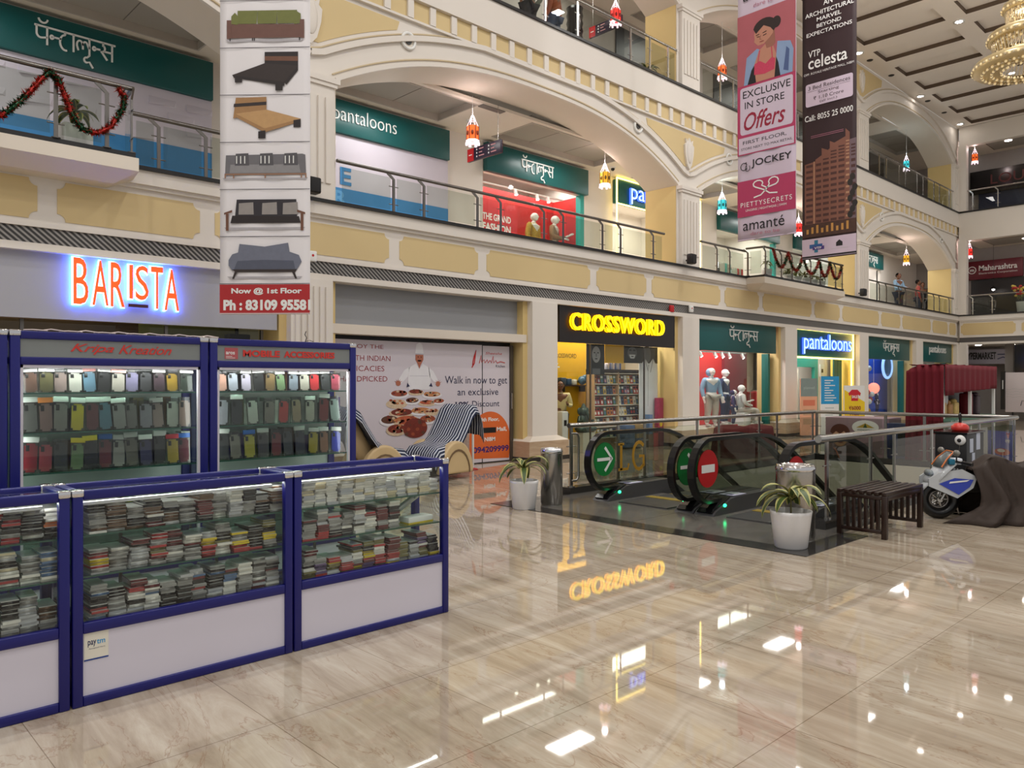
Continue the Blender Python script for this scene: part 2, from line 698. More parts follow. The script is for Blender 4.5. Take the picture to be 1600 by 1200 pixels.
fl = MB()
for (a, b, c, d) in ((-8, VX0, -8, 15), (VX1, 46, -8, 15), (VX0, VX1, -8, VY0), (VX0, VX1, VY1, 15)):
    fl.quad((a, c, 0), (b, c, 0), (b, d, 0), (a, d, 0), MATS['marble_floor'])
struct(fl, 'floor')

lf = MB()
lf.quad((2, -3, -4.3), (24, -3, -4.3), (24, 13, -4.3), (2, 13, -4.3), mat('lower_floor_tile', (206, 198, 180), 0.2))
struct(lf, 'floor_lower')
lw = MB()
lw.box(2, 24, 12.9, 13, -4.3, -0.35, mat('lower_wall', (120, 112, 98), 0.7))
lw.box(24, 24.1, -3, 13, -4.3, -0.35, MATS['lower_wall'])
lw.box(1.9, 2, -3, 13, -4.3, -0.35, MATS['lower_wall'])
lw.box(2, 24, -3.1, -3, -4.3, -0.35, MATS['lower_wall'])
struct(lw, 'wall_lower')
area('lower_light', (12, 9.5, -0.45), 3, 1, 120)
vf = MB()                                           # fascia round the void
for (a, b, c, d) in ((VX0, VX1, VY1, VY1 + 0.2), (VX0, VX1, VY0 - 0.2, VY0), (VX1, VX1 + 0.2, VY0 - 0.2, VY1 + 0.2)):
    vf.box(a, b, c, d, -0.95, -0.02, M['cream'])
    vf.box(a - 0.01, b + 0.01, c - 0.01, d + 0.01, -1.0, -0.95, M['yellow'])
struct(vf, 'trim_1')
kb = MB()                                           # granite kerb under the railings and the landing inlay
kb.box(7.75, VX1 + 0.14, VY1, VY1 + 0.16, 0, 0.09, M['granite'])
kb.box(7.75, VX1 + 0.14, VY0 - 0.2, VY0 - 0.04, 0, 0.09, M['granite'])
kb.box(VX1, VX1 + 0.16, VY0 - 0.2, VY1 + 0.16, 0, 0.09, M['granite'])
kb.box(6.45, 6.7, 3.1, 7.16, 0, 0.006, M['granite'])
kb.box(6.7, 7.75, 7.0, 7.16, 0, 0.006, M['granite'])
kb.box(6.7, 7.75, 3.1, 3.35, 0, 0.006, M['granite'])
struct(kb, 'trim_2')
ld = MB()
for i in range(2):
    y0, y1 = (3.35, 5.17) if i == 0 else (5.18, 7.0)
    ld.box(6.7, VX0, y0, y1, 0, 0.005, M['grey_stone'])
struct(ld, 'floor_landing')

# ---- long spandrel at first floor level
sp = MB()
XL = -6.5
sp.box(XL, XE, 10.52, 10.7, 3.06, 3.15, M['white'])
sp.box(XL, XE, 10.6, 10.7, 3.15, 3.35, GRILLE)
sp.box(XL, XE, 10.57, 10.7, 3.35, 3.40, M['white'])
sp.box(XL, XE, 10.6, 10.7, 3.40, 4.0, M['white'])
sp.box(XL, XE, 10.55, 10.7, 4.0, 4.05, M['white'])
sp.box(XL, XE, 10.5, 10.7, 4.05, 4.23, M['white'])
sp.box(XL, XE, 10.46, 10.7, 4.23, 4.28, M['black'])


def notched(x0, x1, y0, y1, r=0.09):
    p = []
    for cx, cy, a0 in ((x0, y0, 90), (x1, y0, 180), (x1, y1, 270), (x0, y1, 360)):
        p += [(cx + r * math.cos(R(a0 - 90 * t / 4)), cy + r * math.sin(R(a0 - 90 * t / 4))) for t in range(5)]
    return p


def band_panels(mb, o, u, w, spans, z0, z1):
    for a, b in spans:
        mb.prism(notched(a, b, z0, z1), o, u, (0, 0, 1), w, 0.012, M['yellow'], lift=-0.002)


spans = []
for i in range(-2, 6):
    spans.append((cc(i) - 1.44, cc(i) + 1.44))
    spans.append((cc(i) + 1.65, cc(i + 1) - 1.65))
spans.append((cc(6) - 1.44, XE - 0.15))
band_panels(sp, (0, 10.6, 0), (1, 0, 0), (0, -1, 0), spans, 3.45, 3.93)
struct(sp, 'trim_3')

# end wall spandrels
se = MB()
ZW = 0.0
for (z0, z1, x0, m) in ((3.06, 3.15, 35.45, 'white'), (3.35, 3.40, 35.47, 'white'), (3.40, 4.0, 35.5, 'white'), (4.0, 4.05, 35.45, 'white'), (4.05, 4.23, 35.42, 'white'), (4.23, 4.28, 35.38, 'black')):
    se.box(x0, 35.7, ZW, 10.5, z0, z1, M[m])
se.box(35.5, 35.7, ZW, 10.5, 3.15, 3.35, mat('grille_grey', (92, 88, 86), 0.5, noise=0.3, scale=200))
band_panels(se, (35.5, 0, 0), (0, 1, 0), (-1, 0, 0), [(8.5, 10.45), (5.6, 8.3), (2.6, 5.4)], 3.45, 3.93)
se.box(35.42, 35.7, ZW, 10.5, 7.32, 8.46, M['white'])
se.box(35.38, 35.7, ZW, 10.5, 8.46, 8.52, M['black'])
se.box(35.45, 35.7, ZW, 10.5, 11.2, 12.0, M['white'])
struct(se, 'trim_4')

# ---- first and second floor slabs, walkway ceilings
sl = MB()
for z0, z1 in ((3.2, 4.2), (7.75, 8.46)):
    sl.box(XL, 38.6, 10.7, 13.3, z0, z1, M['cream'])
    sl.box(35.7, 38.6, ZW, 10.7, z0, z1, M['cream'])
struct(sl, 'floor_upper')


M['steel_trim'] = mat('grey_ceiling_trim', (108, 102, 96), 0.6)
M['ceil_step'] = mat('pale_ceiling_step', (178, 170, 160), 0.7)


def walkway_ceiling(z, panels):
    cm = MB()
    xs = [XL] + [q for p in panels for q in p] + [38.6]
    ya, yb = 11.6, 12.9
    cm.box(XL, 38.6, 11.5, ya, z, z + 0.06, M['cream'])
    cm.box(XL, 38.6, yb, 13.2, z, z + 0.06, M['cream'])
    for i in range(0, len(xs), 2):
        cm.box(xs[i], xs[i + 1], ya, yb, z, z + 0.06, M['cream'])
    for a, b in panels:
        cm.box(a - 0.02, b + 0.02, ya - 0.02, yb + 0.02, z + 0.12, z + 0.15, M['ceil_grey'])
        for (x0, x1, y0, y1) in ((a, a + .03, ya, yb), (b - .03, b, ya, yb), (a + .03, b - .03, ya, ya + .03), (a + .03, b - .03, yb - .03, yb)):
            cm.box(x0, x1, y0, y1, z - .012, z + 0.12, M['ceil_step'])
        for k in (1, 2):
            xx = a + (b - a) * k / 3
            cm.box(xx - 0.006, xx + 0.006, ya, yb, z + 0.116, z + 0.12, M['steel_trim'])
    return cm


CP = [(cc(i) + 0.75, cc(i + 1) - 0.75) for i in range(-2, 6)]
struct(walkway_ceiling(7.0, CP), 'ceiling_first_floor')
struct(walkway_ceiling(11.35, CP), 'ceiling_second_floor')
ce = MB()
for z in (7.4, 11.5):
    ce.box(35.7, 38.6, ZW, 10.6, z, z + 0.05, M['cream'])
    ce.box(36.3, 38.0, 7.0, 9.9, z - 0.012, z, M['ceil_groove_shade'])
    ce.box(36.34, 37.96, 7.04, 9.86, z - 0.016, z - 0.004, M['ceil_grey'])
ce.box(XL, 38.6, 10.8, 14.2, 3.06, 3.1, M['white'])
ce.box(35.7, 38.6, ZW, 10.8, 3.06, 3.1, M['white'])
struct(ce, 'ceiling_ground_floor')

# ---- arcades
PIER = [5.87 + 10.04 * j for j in range(-1, 3)] + [35.3]


def arch_pts(a, b, L, off=0.0, n=40):
    """points along the low arch, moved outward by off"""
    p = []
    hw = (b - a) / 2
    for i in range(n + 1):
        t = -math.cos(PI * i / n)
        x, z = (a + b) / 2 + hw * t, L + 1.87 + 1.02 * (1 - abs(t) ** 2.55)
        nx, nz = math.copysign(1.02 * 2.55 * abs(t) ** 1.55 / hw, t), 1.0
        q = math.hypot(nx, nz)
        p.append((x + nx / q * off, z + nz / q * off))
    if off > 0.3:                                       # run on to the middle of the pier
        p = [(a - 0.45, p[0][1] - 0.06)] + [q for q in p if a - 0.42 < q[0] < b + 0.42] + [(b + 0.45, p[-1][1] - 0.06)]
    return p


M['tan_shade_line'] = mat('tan_moulding_shade', (204, 186, 152), 0.7)  # shade along the arch mouldings, put into the colour of these lines
for lv, L, top in ((1, 4.28, 7.57), (2, 8.55, 11.99)):
    aw = MB()
    mo = MB()
    pl = MB()
    dn = MB()
    for j in range(4):
        a, b = PIER[j] + 0.45, PIER[j + 1] - 0.45
        pts = arch_pts(a, b, L)
        for k in range(len(pts) - 1):
            (x0, z0), (x1, z1) = pts[k], pts[k + 1]
            aw.quad((x0, F, z0), (x1, F, z1), (x1, F, top), (x0, F, top), M['white'])
            aw.quad((x0, 11.5, z0), (x1, 11.5, z1), (x1, 11.5, top), (x0, 11.5, top), M['cream'])
            aw.add([(x0, F, z0), (x1, F, z1), (x1, 11.5, z1), (x0, 11.5, z0)], [(0, 1, 2, 3)], M['cream'], True)
        for off, wd, dp, m in ((0.03, 0.06, 0.06, 'white'), (0.12, 0.02, 0.03, 'tan_shade_line'), (0.45, 0.09, 0.07, 'white'), (0.53, 0.02, 0.03, 'tan_shade_line')):
            pp = [(x, z) for x, z in arch_pts(a, b, L, off, 48) if PIER[j] - 0.02 <= x <= PIER[j + 1] + 0.02 and z < top]
            mo.bar([(x, F - dp / 2 + 0.005, z) for x, z in pp], (0, 1, 0), wd, dp, M[m])
    for j, P in enumerate(PIER):
        aw.box(P - 0.45, P + 0.45, F, 11.5, L - 0.05, top, M['white'])
        for sx in (-1, 1):                              # ochre returns
            x = P + sx * 0.452
            aw.box(min(x, x + sx * 0.012), max(x, x + sx * 0.012), F + 0.02, 11.5, L - 0.05, L + 1.87, M['yellow2'])
        pl.box(P - 0.37, P + 0.37, 10.5, F, L - 0.04, L + 1.72, M['white'])
        for k in range(5):
            xk = P - 0.26 + 0.13 * k
            pl.box(xk - 0.045, xk + 0.045, 10.475, 10.5, L + 0.25, L + 1.55, M['white'])
        pl.box(P - 0.41, P + 0.41, 10.47, F, L + 1.72, L + 1.78, M['white'])
        pl.box(P - 0.45, P + 0.45, 10.45, F, L + 1.78, L + 1.86, M['white'])
        # ochre spandrel field between two arches with a white shield on it
        if True:
            zt = top - 0.1
            lp, rp = [], []
            if j > 0:
                lp = [(x, z) for x, z in arch_pts(PIER[j - 1] + 0.45, P - 0.45, L, 0.6, 60) if x > P - 1.75 and P - 0.12 >= x and z < zt - 0.03]
            if j < 4:
                rp = [(x, z) for x, z in arch_pts(P + 0.45, PIER[min(j + 1, 4)] - 0.45, L, 0.6, 60) if x < P + 1.75 and x > P + 0.12 and z < zt - 0.03] if j < 4 else []
            if lp and rp:
                outline = [(lp[0][0] - 0.05, zt)] + lp + rp + [(rp[-1][0] + 0.05, zt)]
                pl.prism(outline, (0, F, 0), (1, 0, 0), (0, 0, 1), (0, -1, 0), 0.012, M['yellow'], lift=-0.002)
                sh = [(0, -0.42), (0.1, -0.3), (0.17, -0.05), (0.19, 0.15), (0.13, 0.2), (0.15, 0.3), (0.07, 0.24), (0, 0.34), (-0.07, 0.24), (-0.15, 0.3), (-0.13, 0.2), (-0.19, 0.15), (-0.17, -0.05), (-0.1, -0.3)]
                pl.prism([(P + x, zt - 0.45 + y) for x, y in sh], (0, F, 0), (1, 0, 0), (0, 0, 1), (0, -1, 0), 0.05, M['white'], lift=0.01)
                pl.ball((P, F - 0.06, zt - 0.47), 0.11, 0.035, 0.26, M['white'])
    struct(aw, 'wall_left_arcade')
    struct(mo, 'trim_5')
    struct(pl, 'trim_6')
# second floor fascia with the ochre and white block course
df = MB()
df.box(XL, XE, 10.57, 10.75, 7.57, 7.9, M['yellow'])
x = XL + 0.2
while x < XE - 0.2:
    df.box(x, x + 0.12, 10.53, 10.57, 7.585, 7.89, M['white'])
    x += 0.465
df.box(XL, XE, 10.54, 10.75, 7.54, 7.58, M['white'])
df.box(XL, XE, 10.5, 10.75, 7.9, 8.46, M['white'])
df.box(XL, XE, 10.46, 10.75, 8.46, 8.51, M['black'])
struct(df, 'trim_7')

# ---- ground floor columns
for i in range(-1, 7):
    X = cc(i) if i < 6 else 35.35
    if i == -1:
        X = -3.4
    cm = MB()
    hw = 0.35 if i < 6 else 0.2
    cm.box(X - hw, X + hw, 10.5, 11.3, 0.4, 3.06, M['white'])
    if i == 0:
        for k in range(6):
            xk = X - 0.25 + 0.1 * k
            cm.box(xk - 0.032, xk + 0.032, 10.478, 10.5, 0.8, 2.95, M['white'])
    cm.box(X - hw - 0.12, X + hw + 0.12, 10.64, 11.3, 0.3, 3.06, M['yellow2'])
    b0, b1 = hw + 0.1, hw + 0.2
    cm.box(X - b1, X + b1, 10.38, 11.3, 0, 0.38, M['beige_stone'])
    cm.box(X - b1 - 0.01, X + b1 + 0.01, 10.37, 11.3, 0, 0.08, M['granite'])
    cm.add([(X - b1, 10.38, 0.38), (X + b1, 10.38, 0.38), (X + b1, 11.3, 0.38), (X - b1, 11.3, 0.38), (X - hw, 10.5, 0.47), (X + hw, 10.5, 0.47), (X + hw, 11.3, 0.47), (X - hw, 11.3, 0.47)],
           [(0, 1, 5, 4), (1, 2, 6, 5), (2, 3, 7, 6), (3, 0, 4, 7), (4, 5, 6, 7)], M['cream'])
    struct(cm, 'column')

# ---- shop shells behind the arcade (party walls, back walls)
ws = MB()
for i in (0, 1, 2, 6):
    X = cc(i) if i < 6 else 35.6
    ws.box(X - 0.1, X + 0.1, 11.3, 14.2, 0, 3.06, M['cream'])
ws.box(XL, 38.6, 14.2, 14.3, 0, 3.1, M['cream'])
ws.box(38.5, 38.6, ZW, 14.2, 0, 12, mat('grey_end_wall', (150, 144, 140), 0.7))  # far wall in one plain grey
struct(ws, 'wall_back')

# walkway back walls with their shop openings
OPEN1 = [(1.1, 5.43), (6.65, 10.58), (11.66, 15.13), (16.28, 20.2), (21.4, 25.2), (26.4, 30.2), (31.2, 34.25)]
wb = MB()
xs = [XL] + [q for p in OPEN1 for q in p] + [38.5]
for i in range(0, len(xs), 2):
    wb.box(xs[i], xs[i + 1], 13.2, 13.35, 4.2, 7.06, M['white'])
for a, b in OPEN1:
    wb.box(a, b, 13.22, 13.35, 6.3, 7.06, M['white'])
    wb.box(a, b, 15.2, 15.3, 4.2, 7.0, M['white'])
    wb.box(a - 0.06, a, 13.3, 15.3, 4.2, 7.0, M['white'])
    wb.box(b, b + 0.06, 13.3, 15.3, 4.2, 7.0, M['white'])
    wb.box(a, b, 13.3, 15.3, 6.75, 6.8, M['white'])
    wb.box(a, b, 13.3, 15.3, 4.15, 4.2, M['cream'])
struct(wb, 'wall_walkway')
wc = MB()
gw = mat('grey_walkway_wall', (176, 168, 160), 0.6)
wc.box(XL, 38.5, 13.2, 13.3, 8.46, 12, gw)
for a, b in ((6.9, 10.6), (16.4, 19.9), (21.2, 25.0), (26.8, 34.6)):
    wc.box(a, b, 13.17, 13.2, 8.5, 11.1, mat('dark_shopfront', (38, 36, 38), 0.45))
struct(wc, 'wall_walkway_upper')

# ---- ceiling of the hall with long recessed panels
cl = MB()
CPT = mat('ceiling_white_paint', (240, 233, 226), 0.7, noise=.02, scale=1)
XC = [(24.65 - 1.07 + 1.76 * k, 24.65 + 1.76 * k) for k in range(-15, 7)]
YC = [(-5.6, -3.27), (-2.83, -0.5), (-0.2, 2.03), (2.35, 4.55), (4.9, 7.12), (7.65, 9.98)]
xe = [-9.0] + [q for p in XC for q in p] + [35.5]
ye = [-8.0] + [q for p in YC for q in p] + [10.6]
for i in range(len(xe) - 1):
    for k in range(len(ye) - 1):
        x0, x1, y0, y1 = xe[i], xe[i + 1], ye[k], ye[k + 1]
        if i % 2 and k % 2:
            h = 12.13
            cl.quad((x0, y0, h), (x1, y0, h), (x1, y1, h), (x0, y1, h), CPT)
            for p, q in (((x0, y0), (x1, y0)), ((x1, y0), (x1, y1)), ((x1, y1), (x0, y1)), ((x0, y1), (x0, y0))):
                cl.quad((p[0], p[1], 12), (q[0], q[1], 12), (q[0], q[1], h), (p[0], p[1], h), M['ceil_groove_shade'])  # recess sides darkened by colour, as if in shadow
        else:
            cl.quad((x0, y0, 12), (x1, y0, 12), (x1, y1, 12), (x0, y1, 12), CPT)
cl.box(35.45, 38.6, ZW, 10.6, 11.99, 12.05, CPT)
struct(cl, 'ceiling')

# end wall corner piers
ep = MB()
ep.box(35.3, 35.6, 10.2, 10.5, 0, 3.06, M['white'])
ep.box(35.3, 35.6, 10.2, 10.5, 4.28, 7.32, M['white'])
ep.box(35.3, 35.6, 10.2, 10.5, 8.52, 11.2, M['white'])
struct(ep, 'column')
# shopfronts across the end of the hall
ew = MB()
dk = MATS['dark_shopfront']
ew.box(38.4, 38.5, 2.0, 10.9, 4.3, 6.0, dk)
ew.box(38.4, 38.5, 2.0, 10.6, 8.5, 9.8, mat('night_blue_glass', (50, 58, 84), 0.1))
ew.box(35.35, 35.6, 3.0, 8.5, 1.9, 3.0, MATS['black_gloss'])
ew.box(36.2, 36.4, 8.75, 9.05, 0, 3.06, MATS['grey_end_wall'])
struct(ew, 'wall_end')

# low stone wall under the shop windows
dd = MB()
for i in (2, 4, 5):
    dd.box(cc(i) + 0.5, (cc(i + 1) if i < 5 else 35.3) - 0.5, 10.75, 11.0, 0, 0.34, M['beige_stone'])
struct(dd, 'baseboard_left')

# ================================================================== the phone accessory booth
CY = 3.97                                           # front of the counters
ORD = ['first', 'second', 'third', 'fourth', 'fifth', 'sixth', 'seventh', 'eighth', 'ninth', 'tenth', 'eleventh', 'twelfth', 'thirteenth', 'fourteenth']


def frame_box(mb, W, D, zs, p=0.045, h=None):
    """posts at the four corners and rails at the heights zs"""
    H = h or zs[-1][1]
    for x in (0, W - p):
        for y in (0, D - p):
            mb.rbox(x, x + p, y, y + p, 0, H, M['navy'], 0.006)
    for z0, z1 in zs:
        mb.rbox(p, W - p, 0.002, p - 0.002, z0, z1, M['navy'], 0.005)
        mb.rbox(p, W - p, D - p + 0.002, D - 0.002, z0, z1, M['navy'], 0.005)
        mb.rbox(0.002, p - 0.002, p, D - p, z0, z1, M['navy'], 0.005)
        mb.rbox(W - p + 0.002, W - 0.002, p, D - p, z0, z1, M['navy'], 0.005)


def clamps(t, W, D, z, p=0.045):
    for x in (0, W - p):
        for y in (0, D - p):
            MB().rbox(x - 0.004, x + p + 0.004, y - 0.004, y + p + 0.004, z - 0.03, z + 0.006, M['chrome'], 0.008).build('corner_clamp', t)


SHELF = (0.375, 0.592, 0.784)
CW, CD = 1.1, 0.36


def counter(x0, label):
    t = thing('display_counter', label, 'display counter', (x0, CY, 0), 0, 'glass display counters of the booth')
    mb = MB()
    frame_box(mb, CW, CD, [(0, 0.045), (0.335, 0.385), (0.955, 1.0)])
    mb.build('frame', t)
    mb = MB()
    mb.box(0.045, CW - 0.045, 0.014, 0.022, 0.045, 0.335, M['lavender'])
    mb.build('front_panel', t)
    for nm, x in (('side_panel', 0.012), ('side_panel', CW - 0.02)):
        MB().box(x, x + 0.008, 0.045, CD - 0.045, 0.045, 0.335, M['lavender']).build(nm, t)
    MB().box(0.045, CW - 0.045, CD - 0.03, CD - 0.02, 0.045, 0.335, M['lavender']).build('back_panel', t)
    MB().box(0.03, CW - 0.03, 0.03, CD - 0.03, 0.35, 0.368, mat('grey_interior_board', (120, 122, 116), 0.5)).build('interior_floor', t)
    MB().quad((0.04, 0.02, 0.38), (CW - 0.04, 0.02, 0.38), (CW - 0.04, 0.02, 0.96), (0.04, 0.02, 0.96), G['clear']).build('front_glass', t)
    for x in (0.02, CW - 0.02):
        MB().quad((x, 0.04, 0.38), (x, CD - 0.04, 0.38), (x, CD - 0.04, 0.96), (x, 0.04, 0.96), G['clear']).build('side_glass', t)
    MB().quad((0.04, CD - 0.02, 0.38), (CW - 0.04, CD - 0.02, 0.38), (CW - 0.04, CD - 0.02, 0.96), (0.04, CD - 0.02, 0.96), G['green']).build('back_glass', t)
    MB().quad((0.02, 0.02, 0.985), (CW - 0.02, 0.02, 0.985), (CW - 0.02, CD - 0.02, 0.985), (0.02, CD - 0.02, 0.985), G['clear']).build('top_glass', t)
    for z in SHELF[1:]:
        sh = MB().box(0.04, CW - 0.04, 0.05, CD - 0.05, z - 0.008, z, G['green'])
        sh.box(0.04, CW - 0.04, 0.047, 0.05, z - 0.008, z, mat('green_glass_edge', (44, 84, 72), 0.2))
        sh.build('glass_shelf', t)
    for x in (0.3, CW - 0.3):
        MB().box(x - 0.008, x + 0.008, CD - 0.05, CD - 0.04, 0.4, 0.95, M['steel_dark']).build('shelf_bracket', t)
    clamps(t, CW, CD, 1.0)
    mb = MB()
    mb.box(0.05, CW - 0.1, 0.05, 0.07, 0.925, 0.94, M['letter_white'])
    mb.build('light_strip', t)
    area('counter_fill_light', (x0 + CW / 2, CY + 0.06, 0.948), 1.0, 0.02, 1.3, (1, 1, 0.97), (R(-20), 0, 0))  # fill light added along the strip to brighten the packets
    return t


CTR = [(-0.11, 'glass counter with navy frame, cut by the picture edge'), (1.0, 'middle glass counter with navy frame and small payment sticker'),
       (2.11, 'glass counter at the aisle end, topmost shelf full of white packets')]
CNT = [counter(x, l) for x, l in CTR]
# sticker on the white panel of the middle counter
st = MB()
cv = Canvas(st, (0.05, 0.0135, 0.205), (1, 0, 0), (0, 0, 1), (0, -1, 0))
cv.rect(0, 0.105, 0, 0.128, mat('sticker_cream', (232, 228, 214), 0.4), 0.0, 0.0012)
cv.text('pay', 0.016, 0.062, 0.036, 0.03, mat('dark_navy_ink', (14, 24, 84), 0.4), 0.002, bold=0.012)
cv.text('tm', 0.0545, 0.071, 0.036, 0.0215, mat('sky_blue_ink', (0, 150, 214), 0.4), 0.002, bold=0.012)
cv.text('Accepted Here', 0.02, 0.05, 0.07, 0.007, MATS['dark_navy_ink'], 0.002)
cv.rect(0, 0.105, 0.0, 0.007, mat('sticker_blue', (16, 60, 140), 0.4), 0.002)
tag(st.build('sticker', CNT[1]), 'cream payment sticker with blue lettering')

# ---- packets piled on the shelves
PC = dict(white=(228, 224, 216), grey=(150, 148, 146), black=(40, 38, 40), red=(170, 50, 52), maroon=(104, 40, 44), yellow=(214, 186, 40), silver=(186, 186, 190), brown=(110, 84, 66),
          pink=(206, 150, 152), blue=(84, 112, 150), cream=(214, 200, 168), orange=(206, 110, 54), purple=(104, 84, 124), olive=(120, 112, 66))
PACK = {}
for k, rgb in PC.items():
    mb = MB()
    mb.rbox(-0.5, 0.5, 0, 0.16, 0.0, 0.0105, mat('packet_' + k, rgb, 0.25, noise=0.22, scale=30, coat=0.5), 0.003)
    mb.box(-0.49, 0.49, 0.003, 0.157, 0.0105, 0.0128, mat('packet_lip', (206, 204, 200), 0.2, coat=0.5))
    o = mb.build('phone_case_packet')
    PACK[k] = o.data
    bpy.data.objects.remove(o)
MIX = {
    (0, 0): 'white grey black silver grey brown black'.split(), (0, 1): 'blue red white white cream silver black grey white'.split(), (0, 2): 'orange black red black grey white black grey'.split(),
    (1, 0): 'grey silver red maroon white grey silver blue black black grey white'.split(), (1, 1): 'yellow grey silver white maroon red grey olive black silver grey'.split(), (1, 2): 'brown grey black silver maroon black grey white brown black grey'.split(),
    (2, 0): 'black grey black grey silver red yellow purple silver white maroon olive'.split(), (2, 1): 'white grey white black maroon silver grey red'.split(), (2, 2): 'white white white white silver cream white'.split()}
SHN = ['bottom', 'middle', 'top']
CTN = ['picture-edge counter', 'stickered counter', 'aisle-end counter']
allp = []
for ci, (x0, _) in enumerate(CTR):
    for si, z in enumerate(SHELF):
        xs = 0.085
        k = 0
        while xs < CW - 0.085:
            wd = rnd.uniform(0.072, 0.09)
            xs += wd / 2
            if ci == 2 and si == 1 and xs > 0.74:
                break
            n = rnd.randint(8, 13) if si else rnd.randint(7, 13)
            if ci == 2 and si == 2:
                n = rnd.randint(10, 13) if xs < 0.7 else rnd.randint(6, 10)
            run = rnd.choice(MIX[(ci, si)])
            h = z + 0.0005
            back = rnd.uniform(0.055, 0.08)
            lean = rnd.uniform(-0.01, 0.01)
            top = z + (0.172 if si < 2 else 0.152)
            for q in range(n):
                th = rnd.uniform(0.8, 1.3)
                if h + 0.0128 * th > top:
                    break
                if rnd.random() < 0.45:
                    run = rnd.choice(MIX[(ci, si)])
                allp.append(dict(c=run, ci=ci, si=si, st=k, q=q, loc=(x0 + xs + rnd.uniform(-0.006, 0.006) + lean * q / 6, CY + back + rnd.uniform(-0.008, 0.012), h), rz=rnd.uniform(-0.07, 0.07), sx=wd * rnd.uniform(0.9, 1.0), sz=th))
                h += 0.0128 * th + 0.0002
            xs += wd / 2 + rnd.uniform(0.001, 0.004)
            k += 1
for p in allp:
    x, y, z = p['loc']
    p['size'] = p['sx'] * p['sz'] / (x * x + y * y + (z - 1.5) ** 2) if x > 0.45 else 0
allp.sort(key=lambda p: -p['size'])
for p in allp[:296]:
    o = bpy.data.objects.new('phone_case_packet', PACK[p['c']])
    C.objects.link(o)
    o.location, o.rotation_euler, o.scale = p['loc'], (0, 0, p['rz']), (p['sx'], 1, p['sz'])
    tag(o, '%s packet, %s up in the %s stack on the %s shelf of the %s' % (p['c'], ORD[p['q']], ORD[p['st']], SHN[p['si']], CTN[p['ci']]), 'packet', 'phone case packets stacked in the counters')
rest = MB()
for p in allp[296:]:
    T = Matrix.Translation(p['loc']) @ Matrix.Rotation(p['rz'], 4, 'Z') @ Matrix.Diagonal((p['sx'], 1, p['sz'], 1))
    rest.box(-0.5, 0.5, 0, 0.16, 0.0, 0.0115, MATS['packet_' + p['c']], T)
    rest.box(-0.48, 0.48, 0.004, 0.156, 0.0115, 0.0128, MATS['packet_lip'], T)
tag(rest.build('phone_case_packets'), 'further thin packets heaped between the single ones in all three counters', 'packets', None, 'stuff')
# rolled films and a long box at the end of the last counter
t = MB()
t.rbox(0.0, 0.2, 0, 0.1, 0, 0.045, M['letter_white'], 0.004)
t.box(-0.001, 0.201, -0.001, 0.101, 0.0, 0.012, MATS['packet_yellow'])
o = t.build('carton')
o.location = (2.11 + 0.83, CY + 0.07, SHELF[1] + 0.001)
o.rotation_euler = (0, 0, 0.05)
tag(o, 'flat white carton with a yellow base beside the packet stacks', 'carton')
for k, (x, rot) in enumerate(((0.82, 0.5), (0.9, 0.42))):
    t = MB()
    t.cyl((0, 0, 0), (0.16, 0.0, 0.085), 0.016, mat('silvery_film', (176, 180, 178), 0.2, 0.4), n=10)
    o = t.build('film_roll')
    o.location = (2.11 + x - 0.03, CY + 0.2 + 0.05 * k, SHELF[1] + 0.066)
    tag(o, ('silvery film roll leaning above the white carton', 'silvery film roll behind the other roll above the carton')[k], 'film roll', 'film rolls in the aisle-end counter')

# ---- tall showcases behind the counters
SYY = 5.0
SW, SD, SHH = 1.098, 0.36, 1.79
SS = (0.55, 0.765, 0.985, 1.215, 1.442)


